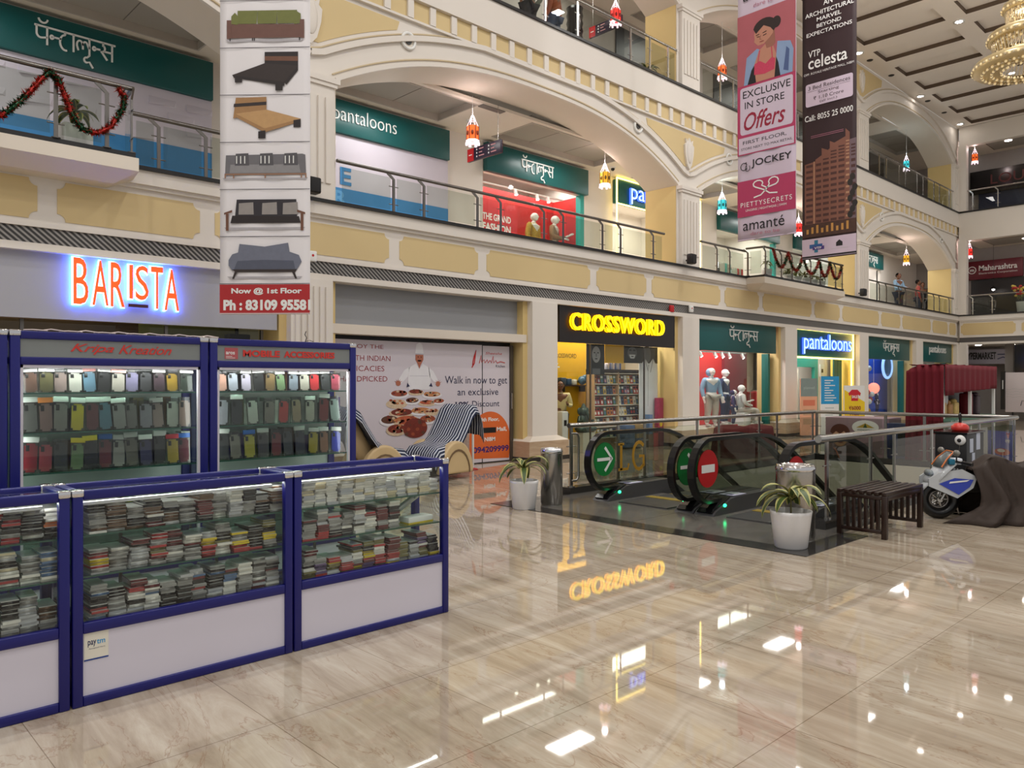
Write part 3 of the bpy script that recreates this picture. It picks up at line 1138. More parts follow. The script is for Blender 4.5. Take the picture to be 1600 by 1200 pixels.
def showcase(x0, label):
    t = thing('showcase', label, 'showcase', (x0, SYY, 0), 0, 'tall glass showcases of the booth')
    mb = MB()
    frame_box(mb, SW, SD, [(0, 0.045), (0.335, 0.385), (1.6, 1.645), (1.745, SHH)], 0.05)
    mb.build('frame', t)
    mb = MB()
    wl = mat('white_channel', (214, 208, 216), 0.35)
    for (a, b, c, d) in ((0.05, 0.064, 0.385, 1.6), (SW - 0.064, SW - 0.05, 0.385, 1.6)):
        mb.box(a, b, 0.008, 0.03, c, d, wl)
    mb.box(0.05, SW - 0.05, 0.008, 0.03, 1.584, 1.6, wl)
    mb.build('glazing_channel', t)
    MB().box(0.05, SW - 0.05, 0.014, 0.022, 0.045, 0.335, M['lavender']).build('front_panel', t)
    MB().box(0.05, SW - 0.05, 0.012, 0.02, 1.645, 1.745, mat('smoked_header', (128, 132, 130), 0.18)).build('header_panel', t)
    MB().box(0.03, SW - 0.03, SD - 0.03, SD - 0.02, 0.05, 1.74, mat('grey_green_back_board', (196, 206, 200), 0.3, noise=0.1, scale=3)).build('back_board', t)
    MB().quad((0.05, 0.016, 0.385), (SW - 0.05, 0.016, 0.385), (SW - 0.05, 0.016, 1.6), (0.05, 0.016, 1.6), G['clear']).build('front_glass', t)
    for x in (0.02, SW - 0.02):
        MB().quad((x, 0.045, 0.385), (x, SD - 0.045, 0.385), (x, SD - 0.045, 1.74), (x, 0.045, 1.74), G['clear']).build('side_glass', t)
    for z in SS:
        sh = MB().box(0.05, SW - 0.05, 0.04, SD - 0.04, z - 0.008, z, G['green'])
        sh.box(0.05, SW - 0.05, 0.036, 0.04, z - 0.008, z, MATS['green_glass_edge'])
        sh.build('glass_shelf', t)
    clamps(t, SW, SD, SHH, 0.05)
    MB().box(0.05, SW - 0.05, 0.045, 0.075, 1.725, 1.74, emit('led_strip', (255, 250, 240), 1.0)).build('light_strip', t)
    area('showcase_fill_light', (x0 + SW / 2, SYY + 0.045, 1.59), 0.95, 0.03, 6.5, (0.97, 1, 0.97), (R(-12), 0, 0))  # fill light added below the header to brighten the phone cases
    for sx in (0.075, SW - 0.075):
        area('showcase_fill_light', (x0 + sx, SYY + 0.05, 1.0), 0.03, 1.1, 0.6, (0.97, 1, 0.97), (R(90), 0, R(-38 if sx < .5 else 38)))  # side fill lights, added without any fitting
    return t


SX = (-0.16, 0.95, 2.06)
shc = [showcase(SX[0], 'tall showcase of which only one blue post shows'), showcase(SX[1], 'tall navy framed showcase headed in red script lettering'),
       showcase(SX[2], 'tall navy framed showcase headed in red block capitals')]
redl = mat('red_header_letter', (206, 52, 44), 0.4)
h = MB()
cv = Canvas(h, (0, 0.011, 1.645), (1, 0, 0), (0, 0, 1), (0, -1, 0))
cv.text('Kripa', 0.3, 0.02, 0.235, 0.062, redl, 0.001, 0.002, 0.005, 0.45, 0.95)
cv.text('Kreation', 0.56, 0.028, 0.31, 0.054, redl, 0.001, 0.002, 0.005, 0.45, 0.95)
h.build('lettering', shc[1])
h = MB()
cv = Canvas(h, (0, 0.011, 1.645), (1, 0, 0), (0, 0, 1), (0, -1, 0))
cv.text('MOBILE', 0.225, 0.03, 0.265, 0.045, redl, 0.001, 0.002, 0.04)
cv.text('ACCESSORIES', 0.52, 0.03, 0.4, 0.045, redl, 0.001, 0.002, 0.04)
cv.rect(0.1, 0.19, 0.012, 0.086, mat('faded_red_label', (176, 84, 88), 0.5), 0.001)
cv.text('aros', 0.108, 0.042, 0.06, 0.018, M['letter_white'], 0.002, bold=0.02)
cv.rect(0.108, 0.15, 0.028, 0.031, M['letter_white'], 0.002)
cv.rect(0.108, 0.17, 0.018, 0.021, M['letter_white'], 0.002)
h.build('lettering', shc[2])

# ---- phone cases in pouches on the showcase shelves
CASES = {
    (1, 4): [('brown', (110, 82, 70), 0), ('olive', (92, 88, 58), 0), ('pinkish grey', (150, 132, 128), 0), ('white', (198, 198, 190), 0), ('steel blue', (96, 130, 152), 'pink'), ('black', (44, 44, 46), 0),
             ('clear', (176, 170, 162), 'pink'), ('lavender', (140, 134, 168), 0), ('dark grey', (70, 70, 74), 0), ('dark plum', (74, 58, 66), 0), ('mustard', (164, 132, 46), 0), ('dark green', (56, 66, 58), 0)],
    (1, 3): [('smoke grey', (108, 106, 104), 0), ('rosy brown', (150, 116, 112), 'orange'), ('pale grey', (142, 138, 132), 0), ('bright yellow', (222, 200, 36), 0), ('wine red', (112, 54, 58), 0), ('light blue', (96, 138, 160), 0),
             ('silver', (158, 156, 154), 0), ('ash grey', (128, 124, 122), 0), ('lilac grey', (148, 142, 154), 0), ('dusty pink', (176, 150, 146), 0), ('white', (202, 204, 202), 0), ('tan pink', (158, 132, 122), 0)],
    (1, 2): [('dark red', (150, 30, 42), 'white'), ('coral red', (196, 74, 84), 0), ('charcoal', (62, 64, 66), 0), ('mint green', (126, 160, 104), 'yellow'), ('black', (30, 30, 32), 'yellow'), ('crimson', (140, 42, 56), 'blue'),
             ('white', (216, 214, 214), 0), ('stone grey', (136, 132, 118), 0), ('navy', (58, 56, 112), 'white'), ('black grey', (60, 58, 58), 0), ('golden yellow', (208, 180, 66), 'red'), ('maroon', (116, 52, 64), 'blue')],
    (2, 4): [('peach', (206, 160, 144), 0), ('white and blue', (182, 188, 204), 0), ('violet white', (188, 180, 200), 0), ('black', (40, 38, 36), 0), ('brown leopard', (128, 106, 72), 0), ('leafy green', (116, 142, 104), 0), ('blue grey', (134, 144, 158), 0),
             ('off white', (190, 186, 174), 0), ('bright red', (202, 60, 64), 0), ('charcoal', (66, 66, 64), 0), ('raspberry', (172, 74, 92), 0)],
    (2, 3): [('pale lilac', (176, 174, 188), 0), ('black patterned', (58, 58, 64), 0), ('white picture', (206, 206, 198), 0), ('slim clear', (142, 132, 124), 0), ('scarlet', (196, 66, 62), 0), ('fawn', (170, 148, 120), 0), ('cream', (196, 190, 176), 0),
             ('deep red', (134, 44, 44), 0), ('ice white', (176, 192, 190), 0)],
    (2, 2): [('charcoal', (72, 72, 70), 0), ('clear beige', (158, 152, 140), 0), ('lemon yellow', (216, 204, 62), 'blue'), ('grey and red', (94, 88, 92), 0), ('red and black', (150, 48, 52), 0), ('graphite', (78, 80, 88), 0), ('dark navy', (54, 56, 78), 0),
             ('sunny yellow', (218, 196, 40), 0), ('tan orange', (176, 122, 92), 0), ('electric blue', (54, 70, 214), 0)]}
HC = dict(pink=(214, 150, 140), orange=(206, 120, 60), white=(222, 220, 216), yellow=(206, 180, 44), blue=(32, 86, 160), red=(176, 36, 48))
CASEM = {}


def case_meshes(key, rgb, hd):
    if key in CASEM:
        return CASEM[key]
    a = MB()
    bm = bmesh.new()
    bmesh.ops.create_cube(bm, size=1)
    for v in bm.verts:
        v.co = Vector((v.co.x * 0.068, v.co.y * 0.009, 0.075 + v.co.z * 0.142))
    bmesh.ops.bevel(bm, geom=[e for e in bm.edges if abs(e.verts[0].co.y - e.verts[1].co.y) > 0.005], offset=0.011, segments=4, affect='EDGES')
    a.bm(bm, mat('case_' + key[0].replace(' ', '_') + '%d%d%d' % rgb, rgb, 0.3, noise=0.2, scale=25, coat=0.4), False)
    a.rbox(-0.027, -0.008, -0.0062, -0.004, 0.108, 0.137, M['black'], 0.0015)
    oa = a.build('x')
    b = MB()
    b.box(-0.04, 0.04, -0.0075, 0.0075, 0.0, 0.165, G['pouch'])
    ob = b.build('x')
    c = MB()
    c.rbox(-0.041, 0.041, -0.0085, 0.0085, 0.15, 0.178, mat('card_%s' % hd, HC.get(hd, (190, 188, 184)), 0.4), 0.002)
    oc = c.build('x')
    r = (oa.data, ob.data, oc.data)
    for o in (oa, ob, oc):
        bpy.data.objects.remove(o)
    CASEM[key] = r
    return r


for (sc_, sh_), lst in CASES.items():
    n = len(lst)
    nm = 'script-headed' if sc_ == 1 else 'block-headed'
    for k, (cn, rgb, hd) in enumerate(lst):
        x = SX[sc_] + 0.115 + (SW - 0.23) * (k + 0.5 - 0.5) / (n - 1) + rnd.uniform(-0.008, 0.008)
        t = thing('phone_case', '%s phone case, %s along the %s shelf of the %s showcase' % (cn, ORD[k], {4: 'upper', 3: 'middle', 2: 'lower'}[sh_], nm), 'phone case',
                  (x, SYY + 0.085 + rnd.uniform(0, 0.02), SS[sh_] + 0.001), rnd.uniform(-0.16, 0.16), 'pouched phone cases in the showcases')
        s = rnd.uniform(1.04, 1.18) if sh_ != 4 else rnd.uniform(0.78, 0.84)
        t.scale = (rnd.uniform(0.92, 1.02), 1, s)
        t.rotation_euler.x = R(-rnd.uniform(3, 7))
        t.rotation_euler.y = rnd.uniform(-.07, .07)
        for nme, dt in zip(('case', 'pouch', 'header_card'), case_meshes((cn, hd), rgb, hd)):
            if nme == 'header_card' and not hd and rnd.random() < 0.4:
                continue
            o = bpy.data.objects.new(nme, dt)
            C.objects.link(o)
            o.parent = t
# a second row of dark packs standing behind on the shelves, and flat packs low down
rb = random.Random(3)
bk = MB()
for sc_ in (1, 2):
    for sh_ in (2, 3, 4):
        x = 0.09
        while x < SW - 0.1:
            wd = rb.uniform(0.05, 0.085)
            c = rb.choice(['grey', 'black', 'silver', 'brown', 'grey', 'white', 'purple', 'olive'])
            hh = rb.uniform(0.12, 0.148) if sh_ == 4 else rb.uniform(0.13, 0.2)
            bk.box(SX[sc_] + x, SX[sc_] + x + wd, SYY + 0.16, SYY + 0.16 + rb.uniform(0.05, 0.11), SS[sh_] + 0.001, SS[sh_] + hh, MATS['packet_' + c])
            x += wd + rb.uniform(0.002, 0.02)
tag(bk.build('spare_packs'), 'spare accessory packs crammed in rows behind the shown phone cases', 'packs', None, 'stuff')
for sc_ in (1, 2):
    for k in range(7):
        o = bpy.data.objects.new('phone_case_packet', PACK[['silver', 'yellow', 'grey', 'silver', 'black', 'yellow', 'silver'][(k + sc_) % 7]])
        C.objects.link(o)
        o.location = (SX[sc_] + 0.17 + 0.125 * k, SYY + 0.06, SS[1] + 0.006)
        o.rotation_euler = (R(2), 0, rb.uniform(-0.4, 0.4))
        o.scale = (0.085, 1, 2.2)
        tag(o, '%s flat packet, %s along the lowest shelf of the %s showcase' % (['silver', 'yellow', 'grey', 'silver', 'black', 'yellow', 'silver'][(k + sc_) % 7], ORD[k], 'script-headed' if sc_ == 1 else 'block-headed'), 'packet',
            'flat packets low in the showcases')
# wire sticking up from the showcase top
t = MB()
t.tube([(0, 0, 0), (0.01, 0, 0.03), (-0.004, 0.0, 0.05), (0.006, 0, 0.075)], 0.003, M['black'], 6)
t.tube([(0, 0, 0.002), (0.04, 0.01, 0.012), (0.07, 0.01, 0.004)], 0.002, M['black'], 6)
o = t.build('loose_wire')
o.location = (2.06 + 0.69, SYY + 0.02, SHH + 0.001)
tag(o, 'short black loose wire sticking up from the showcase top', 'wire')
t = MB()
for k in range(12):
    x = 0.02 + 0.09 * k
    t.tube([(x, 0.01 * (k % 3), 0.004), (x + 0.05, 0.02, 0.008 + 0.006 * (k % 2)), (x + 0.12, 0.005, 0.004)], 0.004, mat('crinkled_plastic', (206, 190, 184), 0.2), 6)
o = t.build('plastic_strip')
o.location = (SX[1] + 0.05, SYY + 0.03, SHH + 0.002)
tag(o, 'crinkled pale plastic strip lying on the script-headed showcase', 'plastic strip')

# ================================================================== people and mannequins
def skin_mesh(verts, edges, radii, sub=1):
    me = bpy.data.meshes.new('s')
    me.from_pydata(verts, edges, [])
    ob = bpy.data.objects.new('s', me)
    C.objects.link(ob)
    ob.modifiers.new('Skin', 'SKIN').use_smooth_shade = True
    for i, r in enumerate(radii):
        r = r if isinstance(r, tuple) else (r, r)
        me.skin_vertices[0].data[i].radius = r
        me.skin_vertices[0].data[i].use_root = (i == 0)
    sb = ob.modifiers.new('Sub', 'SUBSURF')
    sb.levels = sb.render_levels = sub
    dg = bpy.context.evaluated_depsgraph_get()
    m2 = bpy.data.meshes.new_from_object(ob.evaluated_get(dg))
    vs = [v.co.copy() for v in m2.vertices]
    fs = [tuple(p.vertices) for p in m2.polygons]
    bpy.data.objects.remove(ob)
    bpy.data.meshes.remove(me)
    bpy.data.meshes.remove(m2)
    return vs, fs


def figure(name, label, cat, loc, rz, H, skinm, top=None, topm='shirt', bottom=None, hair=None, shoes=None, pose='stand', arms='down', sleeve=1.0, hood=False, group=None, faceless=False, botm='trousers', bulk=1.1):
    """one figure: a continuous body (trunk, limbs, head, fingers) with clothes and hair over it; it faces -y"""
    J = {'pel': (0, 0, .53), 'wai': (0, .004, .62), 'che': (0, 0, .735), 'nek': (0, .006, .825), 'hed': (0, -.004, .875)}
    RD = {'pel': (.082, .058), 'wai': (.066, .048), 'che': (.082, .056), 'nek': .028, 'hed': .03}
    E = [('pel', 'wai'), ('wai', 'che'), ('che', 'nek'), ('nek', 'hed')]
    sit = pose == 'sit'
    dz = -0.24 if sit else 0
    for sx, k in ((1, 'l'), (-1, 'r')):
        J['sh' + k] = (sx * .1, .004, .795)
        if arms == 'down':
            el, wr, hd = (sx * .138, .012, .63), (sx * .142, -.03, .49), (sx * .14, -.04, .44)
        elif arms == 'hips':
            el, wr, hd = (sx * .19, .03, .66), (sx * .12, -.03, .56), (sx * .095, -.045, .54)
        elif arms == 'rail':
            el, wr, hd = (sx * .13, -.03, .65), (sx * .1, -.14, .62), (sx * .09, -.18, .615)
        else:                                           # one forearm raised in front
            el, wr, hd = (sx * .13, -.005, .64), ((sx * .1, -.14, .66) if sx > 0 else (sx * .07, -.12, .6)), ((sx * .09, -.18, .685) if sx > 0 else (sx * .02, -.15, .6))
        J['el' + k], J['wr' + k], J['ha' + k] = el, wr, hd
        RD.update({'sh' + k: .034, 'el' + k: .025, 'wr' + k: .016, 'ha' + k: (.02, .012)})
        E += [('che', 'sh' + k), ('sh' + k, 'el' + k), ('el' + k, 'wr' + k), ('wr' + k, 'ha' + k)]
        d = (Vector(hd) - Vector(wr)).normalized()
        sd = d.cross(Vector((1, 0, 0)) if abs(d.x) < .8 else Vector((0, 1, 0))).normalized()
        for q, ln in enumerate((.03, .036, .033, .026)):
            a = Vector(hd) + sd * (.0085 * (q - 1.5)) + d * .012
            J['f%d%s' % (q, k)] = tuple(a)
            J['g%d%s' % (q, k)] = tuple(a + d * ln + Vector((0, -.006, -.004)))
            RD['f%d%s' % (q, k)] = .0052
            RD['g%d%s' % (q, k)] = .0042
            E += [('ha' + k, 'f%d%s' % (q, k)), ('f%d%s' % (q, k), 'g%d%s' % (q, k))]
        J['th' + k] = tuple(Vector(wr) * .5 + Vector(hd) * .5 + sd * .022)
        RD['th' + k] = .006
        E.append(('wr' + k, 'th' + k))
        J['hi' + k] = (sx * .05, 0, .5)
        if sit:
            kn, an, to = (sx * .06, -.22, .53), (sx * .06, -.2, .3), (sx * .06, -.27, .275)
        elif pose == 'walk':
            kn, an, to = (sx * .055, -.03 - .03 * sx, .285), (sx * .055, .02 - .07 * sx, .05), (sx * .055, -.05 - .07 * sx, .022)
        else:
            kn, an, to = (sx * .058, -.012, .285), (sx * .062, .012, .05), (sx * .068, -.06, .022)
        J['kn' + k], J['an' + k], J['to' + k] = kn, an, to
        RD.update({'hi' + k: .058, 'kn' + k: .036, 'an' + k: .021, 'to' + k: .02})
        E += [('pel', 'hi' + k), ('hi' + k, 'kn' + k), ('kn' + k, 'an' + k), ('an' + k, 'to' + k)]
    keys = list(J)

    def make(mb, sel, grow, m, over=None):
        ks = [k for k in keys if k in sel]
        vs = [Vector(over.get(k, J[k]) if over else J[k]) * H + Vector((0, 0, dz * H)) for k in ks]
        rad = []
        for k in ks:
            r = RD[k] if isinstance(RD[k], tuple) else (RD[k], RD[k])
            g = grow.get(k, grow['*']) if isinstance(grow, dict) else grow
            rad.append((r[0] * H * g, r[1] * H * g))
        ed = [(ks.index(a), ks.index(b)) for a, b in E if a in ks and b in ks]
        v, f = skin_mesh(vs, ed, rad)
        mb.add(v, f, m, True)
    t = thing(name, label, cat, loc, rz, group)
    t.scale = (bulk, bulk, 1)
    b = MB()
    make(b, keys, 1.0, skinm)
    hz = (.922 + dz) * H
    b.ball((0, -.008 * H, hz), .043 * H, .054 * H, .064 * H, skinm, 16)
    b.ball((0, -.02 * H, hz - .035 * H), .03 * H, .038 * H, .032 * H, skinm, 12)
    b.ball((0, -.062 * H, hz - .008 * H), .008 * H, .011 * H, .014 * H, skinm, 8)
    for sx in (1, -1):
        b.ball((sx * .044 * H, .002 * H, hz - .004 * H), .006 * H, .012 * H, .018 * H, skinm, 8)
        if not faceless:
            b.ball((sx * .017 * H, -.056 * H, hz + .006 * H), .008 * H, .005 * H, .005 * H, M['letter_white'], 8)
            b.ball((sx * .017 * H, -.06 * H, hz + .006 * H), .0035 * H, .003 * H, .004 * H, M['hair'], 6)
            b.box(min(sx * .008, sx * .027) * H, max(sx * .008, sx * .027) * H, -.06 * H, -.055 * H, hz + .015 * H, hz + .019 * H, M['hair'])
    if not faceless:
        b.ball((0, -.054 * H, hz - .034 * H), .014 * H, .005 * H, .005 * H, mat('lip', (140, 70, 64), 0.5), 8)
    b.build('body', t)
    if top:
        arm = ['shl', 'shr', 'ell', 'elr'] + (['wrl', 'wrr'] if sleeve > .7 else [])
        s = MB()
        over = {}
        if sleeve < .7:
            for k in 'lr':
                over['el' + k] = tuple(Vector(J['sh' + k]).lerp(Vector(J['el' + k]), .85))
        make(s, ['pel', 'wai', 'che'] + arm, {'*': 1.17, 'pel': 1.14, 'ell': 1.35, 'elr': 1.35, 'wrl': 1.5, 'wrr': 1.5}, top, over)
        s.tube([(0.034 * H * math.cos(a), .004 * H + .034 * H * math.sin(a), (.815 + dz) * H) for a in [2 * PI * i / 12 for i in range(12)]], .009 * H, top, 6, True)
        s.build(topm, t)
        if hood:
            MB().ball((0, .018 * H, hz - .012 * H), .058 * H, .058 * H, .072 * H, top, 14).build('hood', t)
    if bottom:
        s = MB()
        make(s, ['pel', 'hil', 'hir', 'knl', 'knr', 'anl', 'anr'], {'*': 1.15, 'pel': 1.1, 'knl': 1.3, 'knr': 1.3, 'anl': 1.6, 'anr': 1.6}, bottom)
        s.build(botm, t)
    if hair:
        s = MB()
        s.ball((0, .008 * H, hz + .014 * H), .048 * H, .054 * H, .06 * H, hair, 14)
        s.build('hair', t)
    if shoes:
        for k in 'lr':
            a, o = Vector(J['an' + k]) * H, Vector(J['to' + k]) * H
            s = MB()
            s.ball(((a.x + o.x) / 2, (a.y + o.y) / 2 - .005 * H, o.z + dz * H + .002 * H), .027 * H, .062 * H, .022 * H, shoes, 10)
            s.build('shoe', t)
    return t


# ================================================================== shops
YEL = emit('yellow_led', (255, 224, 120), 5)
BLUEW = emit('blue_white_letter', (170, 204, 255), 1.7)
BLUE_SIDE = emit('blue_letter_side', (70, 110, 255), 1.4)
TEAL = M['teal']
LW = M['letter_white']


def board(name, label, x0, x1, z0, z1, y, m, cat='shop sign', d=0.12, group=None):
    t = thing(name, label, cat, (x0, y, z0), 0, group)
    MB().rbox(0, x1 - x0, -d, 0, 0, z1 - z0, m, 0.008).build('sign_board', t)
    return t


def face(t, d=0.12):
    mb = MB()
    return mb, Canvas(mb, (0, -d, 0), (1, 0, 0), (0, 0, 1), (0, -1, 0))


# --- coffee shop fascia with glowing letters
t = thing('shop_sign', 'grey fascia with glowing orange capitals in a blue halo', 'shop sign', (-3.0, 10.68, 2.27))
MB().box(0, 8.36, -0.06, 0, 0, 0.79, M['grey_panel']).build('sign_board', t)
OR = emit('orange_letter', (255, 70, 20), 1.6)
HALO = emit('blue_halo_led', (60, 110, 255), 34)
WS = emit('white_letter_side', (255, 236, 226), 1.6)


def glow_word(word, x, z, wd, h):
    mb, cv = face(t, 0.06)
    cv.text(word, x, z, wd, h, WS, 0.045, 0.03, 0.012)
    cv.text(word, x + 0.004, z + 0.004, wd - 0.004, h - 0.008, OR, 0.077, 0.002, 0.0)
    mb.build('letters', t)
    mb, cv = face(t, 0.06)
    cv.text(word, x - 0.01, z - 0.01, wd + 0.02, h + 0.02, HALO, 0.032, 0.008, 0.012)
    mb.build('halo_light', t)


for k, (ch, x, z, wd, h) in enumerate((('B', 5.66, 0.19, 0.17, 0.575), ('A', 5.87, 0.19, 0.19, 0.565), ('R', 6.08, 0.185, 0.17, 0.565), ('I', 6.3, 0.30, 0.05, 0.44), ('S', 6.375, 0.29, 0.165, 0.45), ('T', 6.565, 0.19, 0.155, 0.555), ('A', 6.735, 0.18, 0.19, 0.55))):
    glow_word(ch, x, z, wd, h)
mb, cv = face(t, 0.06)
cv.rect(6.3, 6.54, 0.2, 0.24, mat('dark_plum_bar', (70, 30, 50), 0.4), 0.04, 0.02)
mb.build('underline_bar', t)
# its glazed front and dim interior
g = MB()
g.quad((-3.0, 10.95, 0), (5.3, 10.95, 0), (5.3, 10.95, 2.28), (-3.0, 10.95, 2.28), G['dark'])
for x in (-2.9, -0.2, 2.2, 3.9, 5.28):
    g.box(x - 0.02, x + 0.02, 10.93, 10.97, 0, 2.28, M['steel_dark'])
tag(g.build('window_1'), kind='structure')
g = MB()
g.box(-3.0, 5.7, 13.0, 13.1, 0, 3.05, mat('brown_cafe_wall', (92, 66, 48), 0.6, noise=0.3, scale=2))
g.box(4.2, 5.76, 12.9, 12.98, 0, 3.05, mat('olive_cafe_wall', (150, 150, 104), 0.5))
struct(g, 'wall_cafe')
area('cafe_light', (2.5, 12.2, 2.95), 2.5, 0.4, 14, (1, 0.9, 0.6))
t = thing('loudspeaker', 'black box loudspeaker seen above the block-headed showcase', 'loudspeaker', (5.02, 11.2, 2.02))
MB().rbox(-0.16, 0.16, -0.1, 0.1, 0, 0.2, M['black'], 0.015).build('cabinet', t)
MB().box(-0.14, 0.14, -0.105, -0.1, 0.02, 0.18, mat('speaker_mesh', (34, 34, 36), 0.8, noise=0.4, scale=150)).build('mesh_front', t)
MB().box(-0.02, 0.02, 0, 0.04, 0.2, 1.04, M['black']).build('bracket', t)

# --- shut unit: grey panel, cream beam, printed hoarding
g = MB()
g.box(6.3, 10.42, 10.8, 10.9, 2.42, 3.06, M['shutter_grey'])
g.box(6.2, 10.5, 10.62, 10.95, 2.27, 2.42, M['cream'])
g.box(6.2, 10.5, 11.0, 11.1, 0, 2.27, M['black'])
struct(g, 'wall_shut_unit')
t = thing('hoarding', 'large printed hoarding of a chef behind dishes and a discount notice', 'hoarding', (6.35, 10.86, 0))
hw = mat('hoarding_print', (214, 206, 214), 0.5, noise=0.02, scale=1)
MB().box(0, 3.22, -0.0, 0.05, 0.02, 2.2, hw).build('print_sheet', t)
dr = MB()
dr.box(3.24, 3.92, -0.0, 0.05, 0.02, 2.19, hw)
dr.box(3.225, 3.24, 0.0, 0.05, 0, 2.2, M['black'])
dr.box(3.92, 4.0, -0.03, 0.06, 0, 2.22, mat('bronze_frame', (74, 66, 58), 0.4))
dr.box(3.935, 3.955, -0.06, -0.03, 1.0, 1.3, M['steel'])
dr.build('door_leaf', t)
mb, cv = face(t, 0.0)
dr_ = mat('dark_red_ink', (150, 28, 38), 0.5)
for s, x, z, wd in (('ENJOY THE', 0.3, 2.04, 0.73), ('SOUTH INDIAN', 0.22, 1.86, 0.95), ('DELICACIES', 0.24, 1.69, 0.81), ('HANDPICKED', 0.2, 1.52, 0.91)):
    cv.text(s, x, z, wd, 0.088, dr_, 0.003, 0, -0.004)
nv = mat('navy_ink', (34, 36, 74), 0.5)
cv.text('Walk in now to get', 2.34, 1.44, 1.52, 0.18, nv, 0.003)
cv.text('an exclusive', 2.63, 1.27, 1.0, 0.125, nv, 0.003)
cv.text('10%', 2.58, 1.055, 0.32, 0.1, nv, 0.003, bold=0.03)
cv.text('Discount', 2.98, 1.055, 0.68, 0.11, nv, 0.003)
mb.build('printed_lettering', t)
mb, cv = face(t, 0.0)
orr = mat('orange_ink', (222, 106, 46), 0.5)
cv.poly([(2.9, 0.1)] + [(3.42 + 0.52 * math.cos(R(a)), 0.42 + 0.54 * math.sin(R(a))) for a in range(-10, 192, 8)][::-1] + [(3.91, 0.06)], orr, 0.002)
cv.text('4th Floor,', 3.18, 0.765, 0.47, 0.085, LW, 0.004, bold=0.03)
cv.rect(3.03, 3.57, 0.56, 0.66, M['black'], 0.004)
cv.text('Mall,', 3.59, 0.57, 0.26, 0.09, LW, 0.004, bold=0.03)
cv.text('NIBM', 3.28, 0.405, 0.27, 0.075, LW, 0.004, bold=0.03)
cv.text('094209999', 3.0, 0.195, 0.9, 0.115, mat('violet_ink', (64, 32, 110), 0.5), 0.004, bold=0.03)
mb.build('printed_address', t)
mb, cv = face(t, 0.0)
# curled restaurant mark
rm = mat('red_mark_ink', (196, 36, 34), 0.5)
cv.stroke([(2.97, 1.78), (3.03, 1.86), (3.05, 1.98), (3.07, 2.1), (3.03, 2.0), (3.0, 1.9), (2.99, 1.82)], 0.022, rm)
cv.stroke([(3.15, 1.86), (3.2, 2.01), (3.21, 1.88), (3.27, 1.93), (3.29, 1.87), (3.35, 1.93), (3.37, 1.87), (3.42, 1.92), (3.45, 1.87), (3.5, 2.0), (3.51, 1.87), (3.57, 1.92), (3.6, 1.87), (3.68, 1.9), (3.8, 1.88)], 0.014, rm)
cv.text('Sheesha', 3.3, 2.03, 0.42, 0.045, rm, 0.003, shear=0.3)
cv.text('Kitchen', 3.57, 1.79, 0.23, 0.05, nv, 0.003)
mb.build('printed_mark', t)
mb, cv = face(t, 0.0)
wht = mat('chef_white_ink', (232, 230, 234), 0.5)
shd = mat('chef_grey_ink', (196, 194, 204), 0.5)
skn = mat('printed_skin', (178, 106, 82), 0.5)
rd = random.Random(5)
cv.poly([(1.68, 1.98), (1.87, 1.98), (1.84, 2.16), (1.78, 2.2), (1.71, 2.16)], wht, 0.003)
cv.poly([(1.69, 2.0), (1.86, 2.0), (1.86, 1.9), (1.8, 1.8), (1.775, 1.74), (1.75, 1.8), (1.69, 1.9)], skn, 0.004)
cv.oval(1.775, 1.88, 0.045, 0.012, M['hair'], 0.006)
for ex in (1.745, 1.81):
    cv.oval(ex, 1.945, 0.012, 0.008, M['hair'], 0.006)
cv.rect(1.685, 1.87, 1.985, 2.005, shd, 0.005)
cv.poly([(1.56, 1.77), (1.7, 1.83), (1.775, 1.74), (1.85, 1.83), (1.98, 1.77), (2.02, 1.55), (2.0, 1.38), (1.55, 1.38), (1.53, 1.55)], wht, 0.0035)
cv.poly([(1.57, 1.77), (1.53, 1.6), (1.36, 1.46), (1.32, 1.53), (1.46, 1.72)], wht, 0.0035)
cv.poly([(1.97, 1.77), (2.0, 1.6), (2.17, 1.44), (2.2, 1.52), (2.08, 1.7)], wht, 0.0035)
cv.poly([(1.52, 1.5), (1.57, 1.44), (1.5, 1.42)], nv, 0.005)
cv.poly([(2.03, 1.5), (1.98, 1.44), (2.06, 1.43)], nv, 0.005)
cv.rect(1.57, 1.97, 1.615, 1.622, shd, 0.005)
for sx, cx, cz in ((-1, 1.33, 1.49), (1, 2.18, 1.48)):
    cv.oval(cx, cz, 0.05, 0.045, skn, 0.005)
    for q in range(5):
        a = R(150 - 30 * q) if sx < 0 else R(30 + 30 * q)
        cv.poly([(cx + 0.03 * math.cos(a + .3), cz + 0.03 * math.sin(a + .3)), (cx + 0.03 * math.cos(a - .3), cz + 0.03 * math.sin(a - .3)), (cx + 0.1 * math.cos(a), cz + 0.08 * math.sin(a))], skn, 0.0055)
food = [mat('printed_food_%d' % i, c, 0.5, noise=0.35, scale=30) for i, c in enumerate(((156, 74, 48), (120, 44, 32), (196, 132, 84), (214, 190, 160), (96, 60, 44), (188, 92, 60)))]
k = 0
